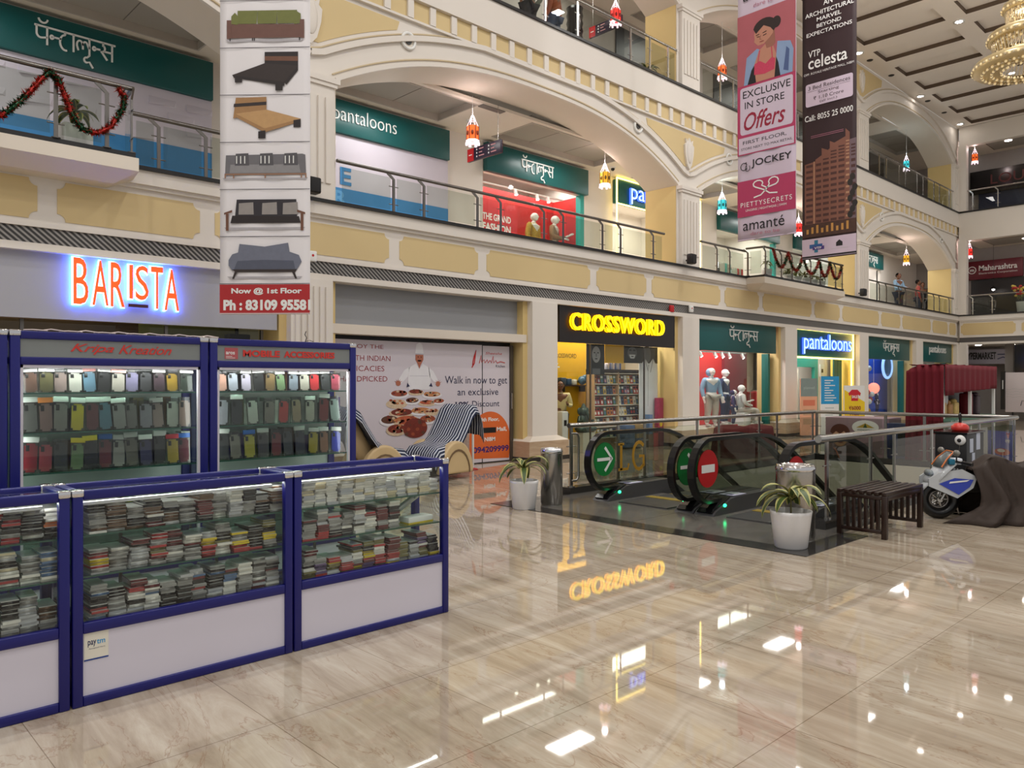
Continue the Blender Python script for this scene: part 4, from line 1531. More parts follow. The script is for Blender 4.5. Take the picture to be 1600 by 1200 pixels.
for cx, cz, rx, rz_ in ((1.35, 1.3, .2, .07), (1.7, 1.33, .17, .05), (2.05, 1.28, .22, .06), (1.3, 1.14, .22, .08), (1.62, 1.18, .16, .06), (1.95, 1.14, .2, .05), (2.2, 1.16, .14, .05), (1.4, 0.98, .26, .08), (1.8, 1.0, .24, .07), (2.05, .98, .18, .06),
                        (1.15, .86, .2, .09), (1.5, .84, .28, .1), (1.95, .85, .2, .08), (1.3, .7, .22, .1)):
    cv.oval(cx, cz, rx, rz_, (wht, food[3])[k % 2], 0.004 + 0.0004 * k)
    cv.oval(cx, cz + 0.02, rx * .84, rz_ * .75, food[k % 6], 0.005 + 0.0004 * k)
    for q in range(9):
        cv.oval(cx + rd.uniform(-.6, .6) * rx, cz + 0.02 + rd.uniform(-.45, .6) * rz_, rx * .16, rz_ * .26, food[rd.randrange(6)], 0.0062 + 0.0004 * k, n=8)
    k += 1
cv.oval(1.68, .72, .26, .17, food[1], 0.0125)
for q in range(16):
    cv.oval(1.68 + rd.uniform(-.2, .2), .72 + rd.uniform(-.12, .12), .04, .03, food[(1, 4, 0)[q % 3]], 0.0135 + 0.0001 * q, n=9)
mb.build('printed_picture', t)

# --- bookshop
t = thing('shop_sign', 'black fascia with glowing yellow block capitals over the bookshop', 'shop sign', (11.42, 10.72, 2.32))
MB().box(0, 3.98, -0.1, 0, 0, 0.78, mat('brown_black_board', (26, 18, 16), 0.35)).build('sign_board', t)
mb, cv = face(t, 0.1)
YL = emit('yellow_letter', (255, 216, 10), 1.5)
cv.text('CROSSWORD', 0.28, 0.25, 3.2, 0.36, emit('amber_letter_side', (255, 196, 0), .8), 0.05, 0.03, 0.018, 0, 1.1)
cv.text('CROSSWORD', 0.28, 0.25, 3.2, 0.36, YL, 0.082, 0.0, 0.018, 0, 1.1)
mb.build('letters', t)
mb, cv = face(t, 0.1)
cv.text('CROSSWORD', 0.28, 0.25, 3.2, 0.36, emit('amber_halo_led', (255, 196, 10), 1.6), 0.012, 0.008, 0.012, 0, 1.1)
mb.build('halo_light', t)
g = MB()
g.box(11.4, 13.5, 11.72, 11.78, 0, 3.0, mat('yellow_shop_wall', (224, 172, 22), 0.5, noise=0.04))
g.box(13.5, 15.8, 12.4, 12.46, 0, 3.0, mat('book_shop_wall', (196, 170, 120), 0.6))
struct(g, 'wall_bookshop')
area('bookshop_light', (13.6, 11.3, 2.95), 3.4, 0.3, 70, (1, 0.93, 0.8))
g = MB()
g.quad((11.45, 10.9, 0), (15.35, 10.9, 0), (15.35, 10.9, 2.32), (11.45, 10.9, 2.32), G['clear'])
for x in (12.7, 14.6):
    g.box(x - 0.015, x + 0.015, 10.89, 10.92, 0, 2.32, M['steel_dark'])
tag(g.build('window_2'), kind='structure')
t = thing('wall_poster', 'yellow shop wall poster with black lettering above a small shelf', 'poster', (12.2, 11.715, 1.55))
MB().box(0, 1.2, -0.01, 0, 0, 0.86, MATS['yellow_shop_wall']).build('poster_sheet', t)
mb, cv = face(t, 0.01)
cv.text('CROSSWORD', 0.2, 0.5, 0.75, 0.1, M['black'], 0.002)
cv.text('it.', 0.2, 0.28, 0.2, 0.14, LW, 0.002, bold=0.03)
mb.build('printed_lettering', t)
t = thing('wall_shelf', 'dark small shelf on the yellow bookshop wall', 'shelf', (12.42, 11.715, 1.42))
MB().box(0, 0.98, -0.2, 0, 0, 0.03, M['wood_dark']).build('shelf_plank', t)
for x in (0.15, 0.83):
    MB().box(x, x + 0.02, -0.18, 0, -0.12, 0, M['wood_dark']).build('bracket', t)
for k, (x, c, sz) in enumerate(((0.15, (60, 76, 92), .16), (0.34, (60, 84, 110), .14), (0.52, (220, 216, 200), .12))):
    o = MB().rbox(-sz / 2, sz / 2, -0.06, 0.06, 0, sz, mat('shelf_thing_%d' % k, c, 0.4), 0.01).build('gift_box')
    o.location = (12.42 + x, 11.61, 1.451)
    tag(o, ('dark slate gift box first on the small yellow-wall shelf', 'blue gift box in the middle of the small yellow-wall shelf', 'cream gift box third on the small yellow-wall shelf')[k], 'gift box', 'gift boxes on the small shelf')
o = MB().ball((0, 0, .1), .11, .09, .1, mat('blue_grey_helmet', (70, 110, 140), 0.3)).ball((0.06, -.03, .16), .08, .06, .07, MATS['blue_grey_helmet']).build('blue_ornament')
o.location = (13.24, 11.61, 1.451)
tag(o, 'rounded blue ornament at the end of the small yellow-wall shelf', 'ornament')
# portraits over the bookcase
GR = [mat('portrait_grey_%d' % i, c, 0.5) for i, c in enumerate(((30, 30, 32), (94, 94, 98), (166, 166, 170), (222, 222, 226)))]


def portrait(label, x0, x1, z0, z1, y, kind):
    t = thing('portrait_panel', label, 'portrait', (x0, y, z0), 0, 'black and white portraits in the bookshop')
    W, H = x1 - x0, z1 - z0
    MB().box(0, W, -0.015, 0, 0, H, GR[3 if kind == 2 else 0]).build('panel', t)
    mb, cv = face(t, 0.015)
    if kind == 0:
        cv.poly([(W * .12, 0), (W * .1, H * .6), (W * .3, H * .95), (W * .7, H * .95), (W * .9, H * .6), (W * .88, 0)], GR[0], 0.002)
        cv.oval(W * .52, H * .66, W * .24, H * .27, GR[2], 0.003)
        for q in (.42, .62):
            cv.oval(W * q, H * .72, W * .05, H * .02, GR[0], 0.004)
        cv.oval(W * .52, H * .52, W * .08, H * .02, GR[0], 0.004)
        cv.rect(W * .5, W * .54, H * .58, H * .7, GR[1], 0.004)
        cv.rect(W * .3, W * .75, 0, H * .2, GR[1], 0.003)
    elif kind == 1:
        cv.oval(W * .5, H * .6, W * .3, H * .36, GR[1], 0.002)
        cv.poly([(W * .3, H * .5), (W * .7, H * .5), (W * .62, H * .28), (W * .38, H * .28)], GR[3], 0.003)
        for q in (.38, .62):
            cv.oval(W * q, H * .76, W * .09, H * .05, GR[0], 0.003)
        cv.rect(W * .42, W * .58, H * .36, H * .42, GR[0], 0.004)
    else:
        cv.rect(0, W, H * .78, H, GR[0], 0.002)
        cv.oval(W * .42, H * .9, W * .2, H * .12, GR[1], 0.003)
        cv.poly([(0, 0), (W, 0), (W, H * .7), (W * .75, H * .85), (W * .5, H * .76), (W * .3, H * .85), (0, H * .72)], GR[3], 0.0035)
        cv.stroke([(W * .3, H * .85), (W * .46, H * .68), (W * .5, H * .76)], 0.012, GR[1])
        cv.stroke([(W * .47, H * .68), (W * .46, H * .2)], 0.008, GR[2])
        cv.stroke([(W * .75, H * .85), (W * .6, H * .66)], 0.012, GR[1])
    mb.build('printed_portrait', t)


portrait('black and white portrait of a long-haired woman above the bookcase', 12.74, 13.33, 1.68, 2.34, 11.05, 0)
portrait('dark grinning portrait panel between the bookcase and the white shirt', 14.03, 14.62, 1.95, 2.34, 11.05, 1)
portrait('tall black and white portrait of a white-shirted man by the bookcase', 14.63, 15.34, 0.6, 2.34, 11.08, 2)
o = MB().box(0, .66, -.015, 0, 0, .4, MATS['yellow_shop_wall']).build('yellow_panel')
o.location = (13.35, 11.05, 1.94)
tag(o, 'plain yellow panel between the two dark portraits', 'panel')
o = MB()
for q in range(9):
    o.rbox(q * .06, q * .06 + .05, -.1, 0, 0, .12 + .1 * abs(math.sin(q * 1.7)), mat('lit_toy_%d' % (q % 3), ((190, 200, 236), (230, 224, 238), (120, 140, 210))[q % 3], 0.3), 0.006)
o = o.build('glossy_toy_set')
o.location = (13.6, 11.3, 1.802)
tag(o, 'row of pale blue glossy toys on top of the bookcase', 'toys')
# bookcase with its books
bx0, bx1, by, bz0, bz1 = 13.15, 14.84, 11.3, 0.25, 1.74
t = thing('bookcase', 'wooden bookcase crammed with face-out books in the shop window', 'bookcase', (bx0, by, 0))
wd_ = mat('light_shelf_wood', (204, 170, 132), 0.5, noise=0.1)
for x in (0, (bx1 - bx0) / 2, bx1 - bx0 - .03):
    MB().box(x, x + .03, -.12, .12, 0, bz1, wd_).build('upright', t)
MB().box(0, bx1 - bx0, .1, .12, 0, bz1, wd_).build('back_panel', t)
SHZ = [0.28, 0.52, 0.76, 1.0, 1.24, 1.48]
for z in SHZ + [1.72]:
    MB().box(0.03, bx1 - bx0 - .03, -.12, .1, z - .02, z, mat('pale_shelf_edge', (216, 206, 190), 0.5)).build('shelf', t)
MB().box(0.0, bx1 - bx0, -.12, .12, 1.74, 1.8, M['wood_dark']).build('top_board', t)
BC = [(176, 60, 52), (214, 204, 186), (58, 74, 110), (40, 40, 44), (196, 120, 62), (120, 150, 160), (146, 46, 60), (214, 176, 80), (96, 88, 120), (70, 104, 76)]
BN = ['red', 'cream', 'navy', 'black', 'orange', 'pale blue', 'crimson', 'yellow', 'violet', 'green']
BK = []
for k in range(10):
    m = mat('book_cover_%d' % k, BC[k], 0.35, noise=0.25, scale=40)
    mb = MB()
    mb.box(0, .095, -.02, 0, 0, .185, m)
    mb.box(.002, .093, -.018, -.002, .002, .187, M['letter_white'])
    cv = Canvas(mb, (0, -.02, 0), (1, 0, 0), (0, 0, 1), (0, -1, 0))
    cv.rect(.012, .083, .12, .165, MATS['packet_lip'] if k % 2 else M['black'], .001)
    cv.rect(.02, .075, .03, .09, MATS['packet_' + list(PC)[k]], .001)
    o = mb.build('book')
    BK.append(o.data)
    bpy.data.objects.remove(o)
rb = random.Random(11)
for si, z in enumerate(SHZ):
    for half in (0, 1):
        for q in range(7):
            k = rb.randrange(10)
            o = bpy.data.objects.new('book', BK[k])
            C.objects.link(o)
            o.location = (bx0 + .04 + half * .845 + q * .112, by - .07 + rb.uniform(-.01, .01), z + .001)
            o.rotation_euler.x = R(-8)
            tag(o, '%s book, %s from the window frame in the %s bookcase row, %s half' % (BN[k], ORD[q], ORD[5 - si], ('yellow-wall', 'white-shirt')[half]), 'book', 'books in the shop window bookcase')
# green figurine, person, window goods
t = thing('statue', 'dark green seated elephant-headed statue on a cream plinth', 'statue', (12.82, 11.2, 0))
sg = mat('verdigris_bronze', (62, 78, 68), 0.4, 0.3, noise=0.3, scale=20)
MB().box(-.2, .2, -.16, .16, 0, .42, M['cream']).build('plinth', t)
mb = MB()
mb.ball((0, 0, .5), .24, .16, .1, sg).ball((0, .02, .66), .14, .12, .17, sg).ball((0, 0, .87), .1, .1, .1, sg)
for sx in (-1, 1):
    mb.ball((sx * .12, .01, .88), .07, .025, .08, sg)
    mb.tube([(sx * .13, 0, .76), (sx * .2, -.04, .66), (sx * .16, -.14, .68)], [.04, .035, .03], sg)
    mb.ball((sx * .17, -.1, .5), .12, .1, .07, sg)
mb.tube([(0, -.09, .86), (0, -.14, .78), (.03, -.14, .68), (.07, -.12, .66)], [.04, .035, .025, .018], sg)
mb.cyl((0, 0, .94), (0, 0, 1.05), .07, sg, .02)
mb.build('figure', t)
figure('person', 'person in a pale beige shirt standing by the yellow bookshop wall', 'person', (12.36, 11.46, 0), R(-50), 1.56, M['skin_dark'], mat('beige_shirt', (206, 190, 140), 0.8), 'shirt', mat('dark_trousers', (50, 46, 44), 0.8), M['hair'], M['black'], arms='front')
o = MB().rbox(-.09, .09, -.09, .09, 0, .6, mat('white_appliance', (214, 212, 206), 0.4), .01).box(-.04, .04, -.095, -.09, .3, .42, M['black']).build('ticket_machine')
o.location = (11.98, 11.06, 0.3)
tag(o, 'white boxy machine with a black slot beside the bookshop column', 'machine')
o = MB().rbox(-.14, .14, -.14, .14, 0, .3, M['cream'], .01).build('plinth_block')
o.location = (11.98, 11.06, 0)
tag(o, 'low cream block under the white machine', 'block')
mag = [mat('magazine_%d' % i, c, 0.35, noise=0.3, scale=30) for i, c in enumerate(((70, 92, 130), (150, 120, 70), (96, 112, 150), (52, 66, 100)))]
for k in range(10):
    o = MB().rbox(-.16, .16, -.11, .11, 0, .1, mag[k % 4], .004).build('magazine_bundle')
    o.location = (14.1 + .36 * (k % 2), 11.02, .03 + .101 * (k // 2))
    o.rotation_euler.z = rb.uniform(-.15, .15)
    tag(o, '%s magazine bundle, %s up in the %s of two blue-brown stacks' % (['blue', 'brown', 'pale blue', 'navy'][k % 4], ORD[k // 2], ('first', 'second')[k % 2]), 'magazines', 'magazine bundles in front of the bookcase')
t = thing('gift_tower', 'pink and purple printed box standing tall beside the white-shirt portrait', 'display box', (15.26, 10.965, 0.32))
MB().rbox(-.1, .1, -.06, .06, 0, .82, mat('magenta_print', (170, 50, 92), 0.4, noise=0.4, scale=12), .006).build('box', t)
mb = MB()
Canvas(mb, (-.1, -.06, 0), (1, 0, 0), (0, 0, 1), (0, -1, 0)).oval(.1, .2, .06, .06, mat('yellow_ink', (226, 190, 50), 0.4), .002)
mb.build('printed_circle', t)
for x, z0, z1, m in ((14.85, .3, .76, 'packet_blue'), (15.05, 0, .32, 'packet_red'), (15.26, 0, .32, 'maroon_cloth'), (14.85, 0, .3, 'packet_brown')):
    o = MB().rbox(-.07 if z0 else -.09, .07 if z0 else .09, -.07, .07, z0, z1 - .001, MATS[m], .006).build('stock_box')
    o.location = (x, 10.962, 0)
    tag(o, {'packet_blue': 'blue stock box standing on a brown one by the magazines', 'packet_red': 'red stock box on the floor between brown and maroon ones', 'maroon_cloth': 'maroon stock box under the pink tower', 'packet_brown': 'brown stock box under the blue one by the magazines'}[m], 'stock box', 'stock boxes in the bookshop window')

# --- clothes shop units on the ground floor
PB = 2.31
for i, (a, b, txt) in enumerate(((16.46, 20.36, 'd'), (26.5, 30.4, 'd'), (31.52, 35.1, 'p'))):
    lab = ('teal board with thin Devanagari lettering over the red shop window', 'teal board with thin Devanagari lettering over the blue shop window', 'teal board with Latin lettering next to the end wall')[i]
    t = board('shop_sign', lab, a, b, PB, 3.06, 10.78, TEAL)
    mb, cv = face(t)
    if txt == 'd':
        devanagari(cv, (b - a) * .36, .3, 1.47, .26, LW)
    else:
        cv.text('pantaloons', .9, .27, 1.9, None, LW, .004, .02, -.01)
    mb.build('letters', t)
t = board('shop_sign', 'teal board with blue-white glowing letters in a yellow light frame, ground floor', 21.5, 25.4, 2.28, 3.06, 10.78, TEAL)
mb, cv = face(t)
cv.text('pantaloons', .35, .06, 3.3, .64, BLUE_SIDE, .03, .05, 0.01)
cv.text('pantaloons', .37, .075, 3.27, .61, BLUEW, .082, .01, -.01)
mb.build('letters', t)
mb = MB()
for a, b in (((-.02, -.14, .8), (3.92, -.14, .8)), ((3.92, -.14, .8), (3.92, -.14, -.03)), ((-.02, -.14, -.03), (3.92, -.14, -.03))):
    mb.cyl(a, b, .025, YEL, n=8)
mb.build('light_frame', t)
g = MB()
for x in (21.47, 25.43):
    g.cyl((x, 10.7, 0.1), (x, 10.7, 2.26), .022, YEL, n=8)
o = g.build('door_light_tubes')
tag(o, 'upright yellow light tubes at both sides of the lit shop entrance', 'light tubes')

REDW = mat('red_backdrop', (196, 36, 36), 0.5, noise=0.12, scale=1)
g = MB()
g.box(16.5, 19.7, 11.98, 12.04, 0, 3.0, REDW)
g.box(19.7, 20.95, 11.9, 12.02, 0, 3.0, mat('maroon_backdrop', (124, 26, 36), 0.5))
g.box(20.9, 24.0, 13.4, 13.46, 0, 3.0, M['cream'])
g.box(16.4, 20.8, 11.0, 12.3, 0, 0.32, M['white'])
struct(g, 'wall_red_window')
area('window_light', (18.4, 11.4, 2.95), 3.2, 0.5, 90, (1, 0.97, 0.95))
g = MB()
for a, b in ((16.46, 20.36), (26.5, 30.4), (31.52, 35.0)):
    g.quad((a, 10.95, .34), (b, 10.95, .34), (b, 10.95, 2.31), (a, 10.95, 2.31), G['clear'])
    g.box(b - .1, b, 10.85, 11.05, 0.34, 2.31, mat('teal_frame', (24, 104, 96), 0.5))
tag(g.build('window_3'), kind='structure')
den = mat('denim_blue', (136, 172, 204), 0.8)
gry = mat('grey_cotton', (176, 172, 160), 0.85)
nvy = mat('navy_cotton', (30, 42, 78), 0.85)
MG = 'mannequins in the red shop window'
figure('mannequin', 'white mannequin in a pale blue hooded jacket and grey trousers', 'mannequin', (18.3, 11.45, .321), R(-20), 1.6, M['mann'], den, 'jacket', gry, None, LW, hood=True, group=MG, faceless=True, bulk=1.32)
figure('mannequin', 'white mannequin in a navy sweater behind the seated one', 'mannequin', (19.35, 11.68, .321), R(10), 1.58, M['mann'], nvy, 'sweater', nvy, None, LW, group=MG, faceless=True, bulk=1.32)
figure('mannequin', 'small child mannequin in dark navy hoodie between the adult ones', 'mannequin', (19.1, 11.25, .321), R(30), 1.0, M['mann'], mat('indigo_cotton', (44, 34, 86), 0.85), 'hoodie', nvy, None, M['red'], hood=True, group=MG, faceless=True, bulk=1.32)
figure('mannequin', 'white mannequin seated with one forearm raised', 'mannequin', (19.78, 11.42, .321), R(50), 1.5, M['mann'], mat('pale_grey_knit', (196, 200, 194), 0.85), 'shirt', gry, None, LW, 'sit', 'front', group=MG, faceless=True, bulk=1.32)
o = MB().rbox(-.2, .2, -.2, .2, 0, .34, LW, .02).build('white_stool')
o.location = (19.78, 11.42, .321)
tag(o, 'white cube stool carrying the seated mannequin', 'stool')
t = thing('clothes_rack', 'rack of red and orange clothes at the rear of the red window', 'clothes rack', (22.4, 12.4, 0))
mb = MB()
for x in (-.35, .3):
    mb.cyl((x, 0, 0), (x, 0, 1.25), .015, M['chrome'])
mb.cyl((-.35, 0, 1.25), (.3, 0, 1.25), .015, M['chrome'])
mb.build('rail_frame', t)
for k in range(6):
    c = ((186, 40, 44), (60, 70, 110), (206, 96, 50), (176, 38, 46), (214, 120, 60), (170, 44, 60))[k]
    MB().rbox(-.33 + .105 * k, -.25 + .105 * k, -.2, .2, .5, 1.22, mat('rack_cloth_%d' % k, c, 0.85), .03).build('garment', t)
t = thing('track_light', 'white track of spotlights at the top of the red window', 'spotlights', (18.3, 11.3, 2.3))
MB().box(-1.3, 1.5, -.03, .03, 0, .04, LW).build('track', t)
SPOT = emit('spot_glow', (255, 246, 236), 14)
for x in (-.8, -.1, .25, .6, 1.3):
    p = MB().cyl((x, 0, 0), (x + .02, -.06, -.12), .045, LW, n=12).build('spot_head', t)
    MB().cyl((x + .021, -.061, -.122), (x + .022, -.063, -.125), .036, SPOT, n=12).build('lamp', p)
# entrance of the lit unit
g = MB()
g.box(23.3, 26.4, 12.4, 12.46, 0, 3.0, M['white'])
g.box(23.1, 24.75, 11.5, 11.6, 2.0, 2.28, M['teal_light'])
g.box(24.5, 24.75, 11.5, 11.6, .6, 2.0, M['teal_light'])
g.box(23.2, 24.4, 12.0, 12.06, 0, 1.95, M['cream'])
g.box(24.75, 26.4, 11.5, 11.56, 0, 3.0, M['white'])
g.box(24.72, 24.98, 10.96, 11.0, 0, 2.27, mat('teal_curtain', (20, 84, 74), 0.6))
g.box(25.01, 25.3, 10.96, 11.0, 0, 2.27, MATS['teal_curtain'])
g.box(25.45, 25.6, 10.8, 11.4, 0, 2.27, mat('warm_yellow_return', (236, 200, 96), 0.5))
struct(g, 'wall_lit_entrance')
area('window_light', (23.4, 11.4, 2.95), 3.2, 0.5, 90, (1, 0.98, 0.9))
o = MB().box(-.16, .16, -.02, 0, 0, .4, LW).box(-.06, .06, -.025, -.02, .13, .25, M['black']).build('wall_notice')
o.location = (25.0, 11.49, 1.7)
tag(o, 'small white square notice with a dark mark inside the lit entrance', 'notice')
# blue window with festive decoration
g = MB()
g.box(26.5, 31.2, 11.75, 11.81, 0, 3.0, mat('blue_backdrop', (34, 84, 190), 0.5, noise=0.25, scale=2))
g.box(26.5, 30.9, 11.0, 12.4, 0, .34, M['white'])
struct(g, 'wall_blue_window')
area('window_light', (28.6, 11.4, 2.95), 3.2, 0.5, 26, (0.75, 0.86, 1))
t = thing('ring_sign', 'round pale blue hanging disc in the blue shop window', 'hanging disc', (30.0, 11.3, 2.1))
MB().tube([(.42 * math.cos(2 * PI * k / 24), 0, .42 * math.sin(2 * PI * k / 24)) for k in range(24)], .05, emit('pale_blue_lamp', (150, 190, 255), 1.5), 8, True).build('ring', t)
mb = MB()
Canvas(mb, (0, -.01, 0), (1, 0, 0), (0, 0, 1), (0, -1, 0)).oval(0, 0, .4, .4, mat('pale_blue_disc', (120, 160, 220), 0.4), 0)
mb.build('disc', t)
MB().cyl((0, 0, .44), (0, 0, .94), .008, LW).build('cord', t)
t = thing('balloon_garland', 'column of white, gold and red festive balls in the blue window', 'balloon garland', (28.0, 11.3, .345))
for k in range(26):
    MB().ball((rb.uniform(-.55, .35), rb.uniform(-.12, .12), .1 + k * .065), .1, .1, .1, (LW, M['gold'], M['mann'], MATS['packet_red'])[k % 4 if k % 3 else 0], 10).build('ball', t)
t = thing('star_lantern', 'reddish glowing round lantern beside the festive balls', 'lantern', (28.75, 11.3, 1.3))
MB().ball((0, 0, 0), .2, .2, .2, emit('red_glow', (255, 130, 110), 2)).build('globe', t)
MB().cyl((0, 0, .2), (0, 0, 1.74), .008, LW).build('cord', t)
figure('mannequin', 'child mannequin in dark blue with a white curly head, blue window', 'mannequin', (29.3, 11.4, .341), R(10), .95, M['mann'], nvy, 'jacket', nvy, LW, LW, faceless=True)
area('window_light', (33.3, 11.4, 2.95), 2.2, 0.5, 12, (0.9, 0.95, 1))

# standing notice boards outside the lit entrance


def standee(name, label, loc, rz, w_, h_, m, deco):
    t = thing(name, label, 'standee', loc, rz, 'standees at the lit entrance')
    MB().rbox(-w_ / 2, w_ / 2, -.02, .02, .04, h_, m, .008).build('panel', t)
    MB().rbox(-w_ / 2 - .03, w_ / 2 + .03, -.16, .16, 0, .04, M['steel_dark'], .01).build('base', t)
    mb = MB()
    deco(Canvas(mb, (-w_ / 2, -.02, 0), (1, 0, 0), (0, 0, 1), (0, -1, 0)))
    mb.build('printed_face', t)


pink = mat('salmon_print', (226, 168, 134), 0.5)
gtop = mat('grey_green_print', (128, 142, 138), 0.5)
sky_ = mat('cyan_print', (36, 150, 206), 0.5)
yel_ = mat('sale_yellow', (240, 204, 30), 0.5)


def deco_a(c):
    c.rect(0, .56, .04, 1.62, pink, .001)
    c.rect(0, .56, 1.12, 1.62, gtop, .002)
    c.text('planned', .1, 1.3, .36, .1, mat('pale_grey_ink', (170, 180, 176), 0.5), .003)
    for q, m in enumerate(((214, 120, 90), (190, 150, 116), (190, 150, 116))):
        c.rect(.08, .48, .86 - .26 * q, 1.02 - .26 * q, mat('panel_ink_%d' % q, m, 0.5), .003)


def deco_b(c):
    c.rect(0, .62, .9, 1.68, sky_, .001)
    for q in range(9):
        c.rect(.12, .12 + (.3, .2, .36, .16, .3, .22, .34, .4, .3)[q], 1.55 - .07 * q, 1.575 - .07 * q, LW, .002)
    for q in range(6):
        c.rect(.14, .14 + (.3, .2, .26, .3, .2, .26)[q], .78 - .1 * q, .8 - .1 * q, mat('pale_grey_ink', (170, 180, 176), 0.5), .002)


def deco_c(c):
    c.rect(0, .72, .04, 1.42, LW, .001)
    c.poly([(0, .04), (.72, .04), (.72, .95), (0, 1.3)], yel_, .002)
    rdd = mat('sale_red', (206, 28, 44), 0.5)
    c.poly([(.24, .98), (.48, .98), (.48, 1.16), (.55, 1.12), (.58, 1.2), (.46, 1.3), (.26, 1.3), (.14, 1.2), (.17, 1.12), (.24, 1.16)], rdd, .004)
    c.text('SALE', .26, 1.06, .2, .08, LW, .005, bold=.03)
    dkr = mat('dark_sale_red', (140, 30, 30), 0.5)
    c.text('₹6000', .16, .72, .42, .12, dkr, .004, bold=.03)
    c.text('FREE', .2, .57, .32, .11, dkr, .004, bold=.03)
    c.text('40% OFF', .14, .25, .44, .1, dkr, .004, bold=.02)


standee('standee', 'grey and salmon standee beside the teal portal', (20.9, 9.98, 0), R(-25), .56, 1.62, pink, deco_a)
standee('standee', 'cyan and white standee with small print', (21.6, 9.7, 0), R(-25), .62, 1.68, LW, deco_b)
standee('standee', 'yellow sale standee with a red shirt-shaped badge', (22.4, 9.35, 0), R(-25), .72, 1.42, LW, deco_c)

# ================================================================== first floor shop fronts
ZS0, ZS1 = 6.29, 6.93
for i, (a, b, kind, lab) in enumerate(((1.1, 5.43, 'd', 'long teal board with Devanagari lettering above the tinsel-hung balcony'), (6.65, 10.58, 'p', 'teal board with thin Latin lettering above the pale hoarding'),
                                        (11.66, 15.13, 'd', 'teal board with Devanagari lettering above the lit red window upstairs'), (21.4, 25.2, '', 'plain teal board behind the pink hanging banner'), (26.4, 30.2, 'd', 'teal board with Devanagari lettering upstairs behind the brown banner'), (31.2, 34.25, 'd', 'teal board with Devanagari lettering upstairs in the last arch'))):
    t = board('shop_sign', lab, a, b, ZS0, ZS1, 13.19, TEAL, d=.14)
    if kind:
        mb, cv = face(t, .14)
        if kind == 'd':
            devanagari(cv, (1.68, 0, 1.06, 0, 1.4, 1.3)[i], .19, (1.1, 0, 1.1, 0, 1.1, 1.1)[i], .26, LW)
        else:
            cv.text('pantaloons', 1.08, .15, 1.45, .36, LW, .004, .02, -.014)
        mb.build('letters', t)
t = board('shop_sign', 'upstairs teal board with blue-white glowing letters and yellow light tubes', 16.28, 20.2, ZS0, ZS1, 13.19, TEAL, d=.14)
mb, cv = face(t, .14)
cv.text('pantaloons', .5, .03, 3.0, .58, BLUE_SIDE, .03, .05, 0.01)
cv.text('pantaloons', .52, .04, 2.97, .56, BLUEW, .082, .01, -.01)
mb.build('letters', t)
mb = MB()
for a, b in (((-.03, -.16, .66), (3.95, -.16, .66)), ((-.03, -.16, .66), (-.03, -.16, -2.0)), ((-.03, -.16, -.02), (3.95, -.16, -.02)), ((3.95, -.16, .66), (3.95, -.16, -2.0))):
    mb.cyl(a, b, .022, YEL, n=8)
mb.build('light_frame', t)
hv = mat('lavender_hoarding', (206, 200, 212), 0.5, noise=0.02)
bb = mat('hoarding_blue', (50, 130, 190), 0.5)
t = thing('hoarding', 'pale relief-block hoarding with a blue foot behind the tinsel balcony', 'hoarding', (1.1, 13.18, 4.2))
mb = MB().box(0, 4.33, -.06, 0, 0, 2.085, hv)
rq = random.Random(4)
for r_ in range(7):
    for c_ in range(7):
        if rq.random() < .55:
            x = .3 + c_ * .6 + .3 * (r_ % 2)
            if x < 3.9 and r_ > 2:
                mb.add([(x, -.06, .62 + r_ * .2), (x + .44, -.06, .62 + r_ * .2), (x + .44, -.06, .74 + r_ * .2), (x, -.06, .74 + r_ * .2), (x, -.10, .60 + r_ * .2), (x + .4, -.075, .64 + r_ * .2)], [(0, 4, 3), (0, 1, 5, 4), (4, 5, 2, 3), (1, 2, 5)], hv)
mb.build('relief_sheet', t)
MB().box(0, 4.33, -.07, -.06, .05, 1.2, bb).build('blue_foot', t)
t = thing('hoarding', 'plain pale hoarding with blue letters and a blue foot, below the Latin sign', 'hoarding', (6.65, 13.18, 4.2))
MB().box(0, 3.93, -.06, 0, 0, 2.085, hv).build('sheet', t)
MB().box(0, 3.93, -.07, -.06, .1, 1.05, bb).build('blue_foot', t)
mb, cv = face(t, .07)
cv.text('E', 1.27, 1.12, .25, .34, bb, .001, 0, .03)
cv.text('R', 1.13, .72, .3, .28, mat('pale_blue_ink', (90, 160, 210), 0.5), .003, 0, .03)
mb.build('letters', t)
g = MB()
g.box(11.66, 15.13, 14.25, 14.3, 4.2, 6.3, REDW)
g.box(15.1, 15.14, 13.36, 14.3, 4.2, 6.3, REDW)
struct(g, 'wall_red_window_upper')
area('window_light', (13.4, 13.9, 6.65), 3.0, 0.5, 60, (1, 0.95, 0.92))
area('window_light', (18.2, 14.2, 6.65), 3.2, 0.8, 80, (1, 0.97, 0.88))
area('window_light', (23.3, 14.2, 6.65), 3.2, 0.8, 60, (1, 0.97, 0.9))
area('window_light', (32.8, 14.2, 6.65), 2.6, 0.8, 40, (0.95, 0.97, 1))
area('window_light', (28.3, 14.2, 6.65), 3.2, 0.8, 50, (0.95, 0.97, 1))
t = thing('sale_notice', 'red sale notice with white capitals in the upstairs window', 'notice', (12.45, 14.24, 4.3))
MB().box(0, 1.3, -.02, 0, 0, 1.7, mat('bright_red_print', (206, 34, 40), 0.5)).build('sheet', t)
mb, cv = face(t, .02)
cv.text('THE GRAND', .1, 1.2, .95, .17, LW, .002, bold=.03)
cv.text('FASHION', .1, .93, .95, .2, LW, .002, bold=.04)
cv.text('SALE', .1, .5, .95, .3, LW, .002, bold=.04)
mb.build('letters', t)
ok = mat('mustard_cotton', (186, 148, 60), 0.85)
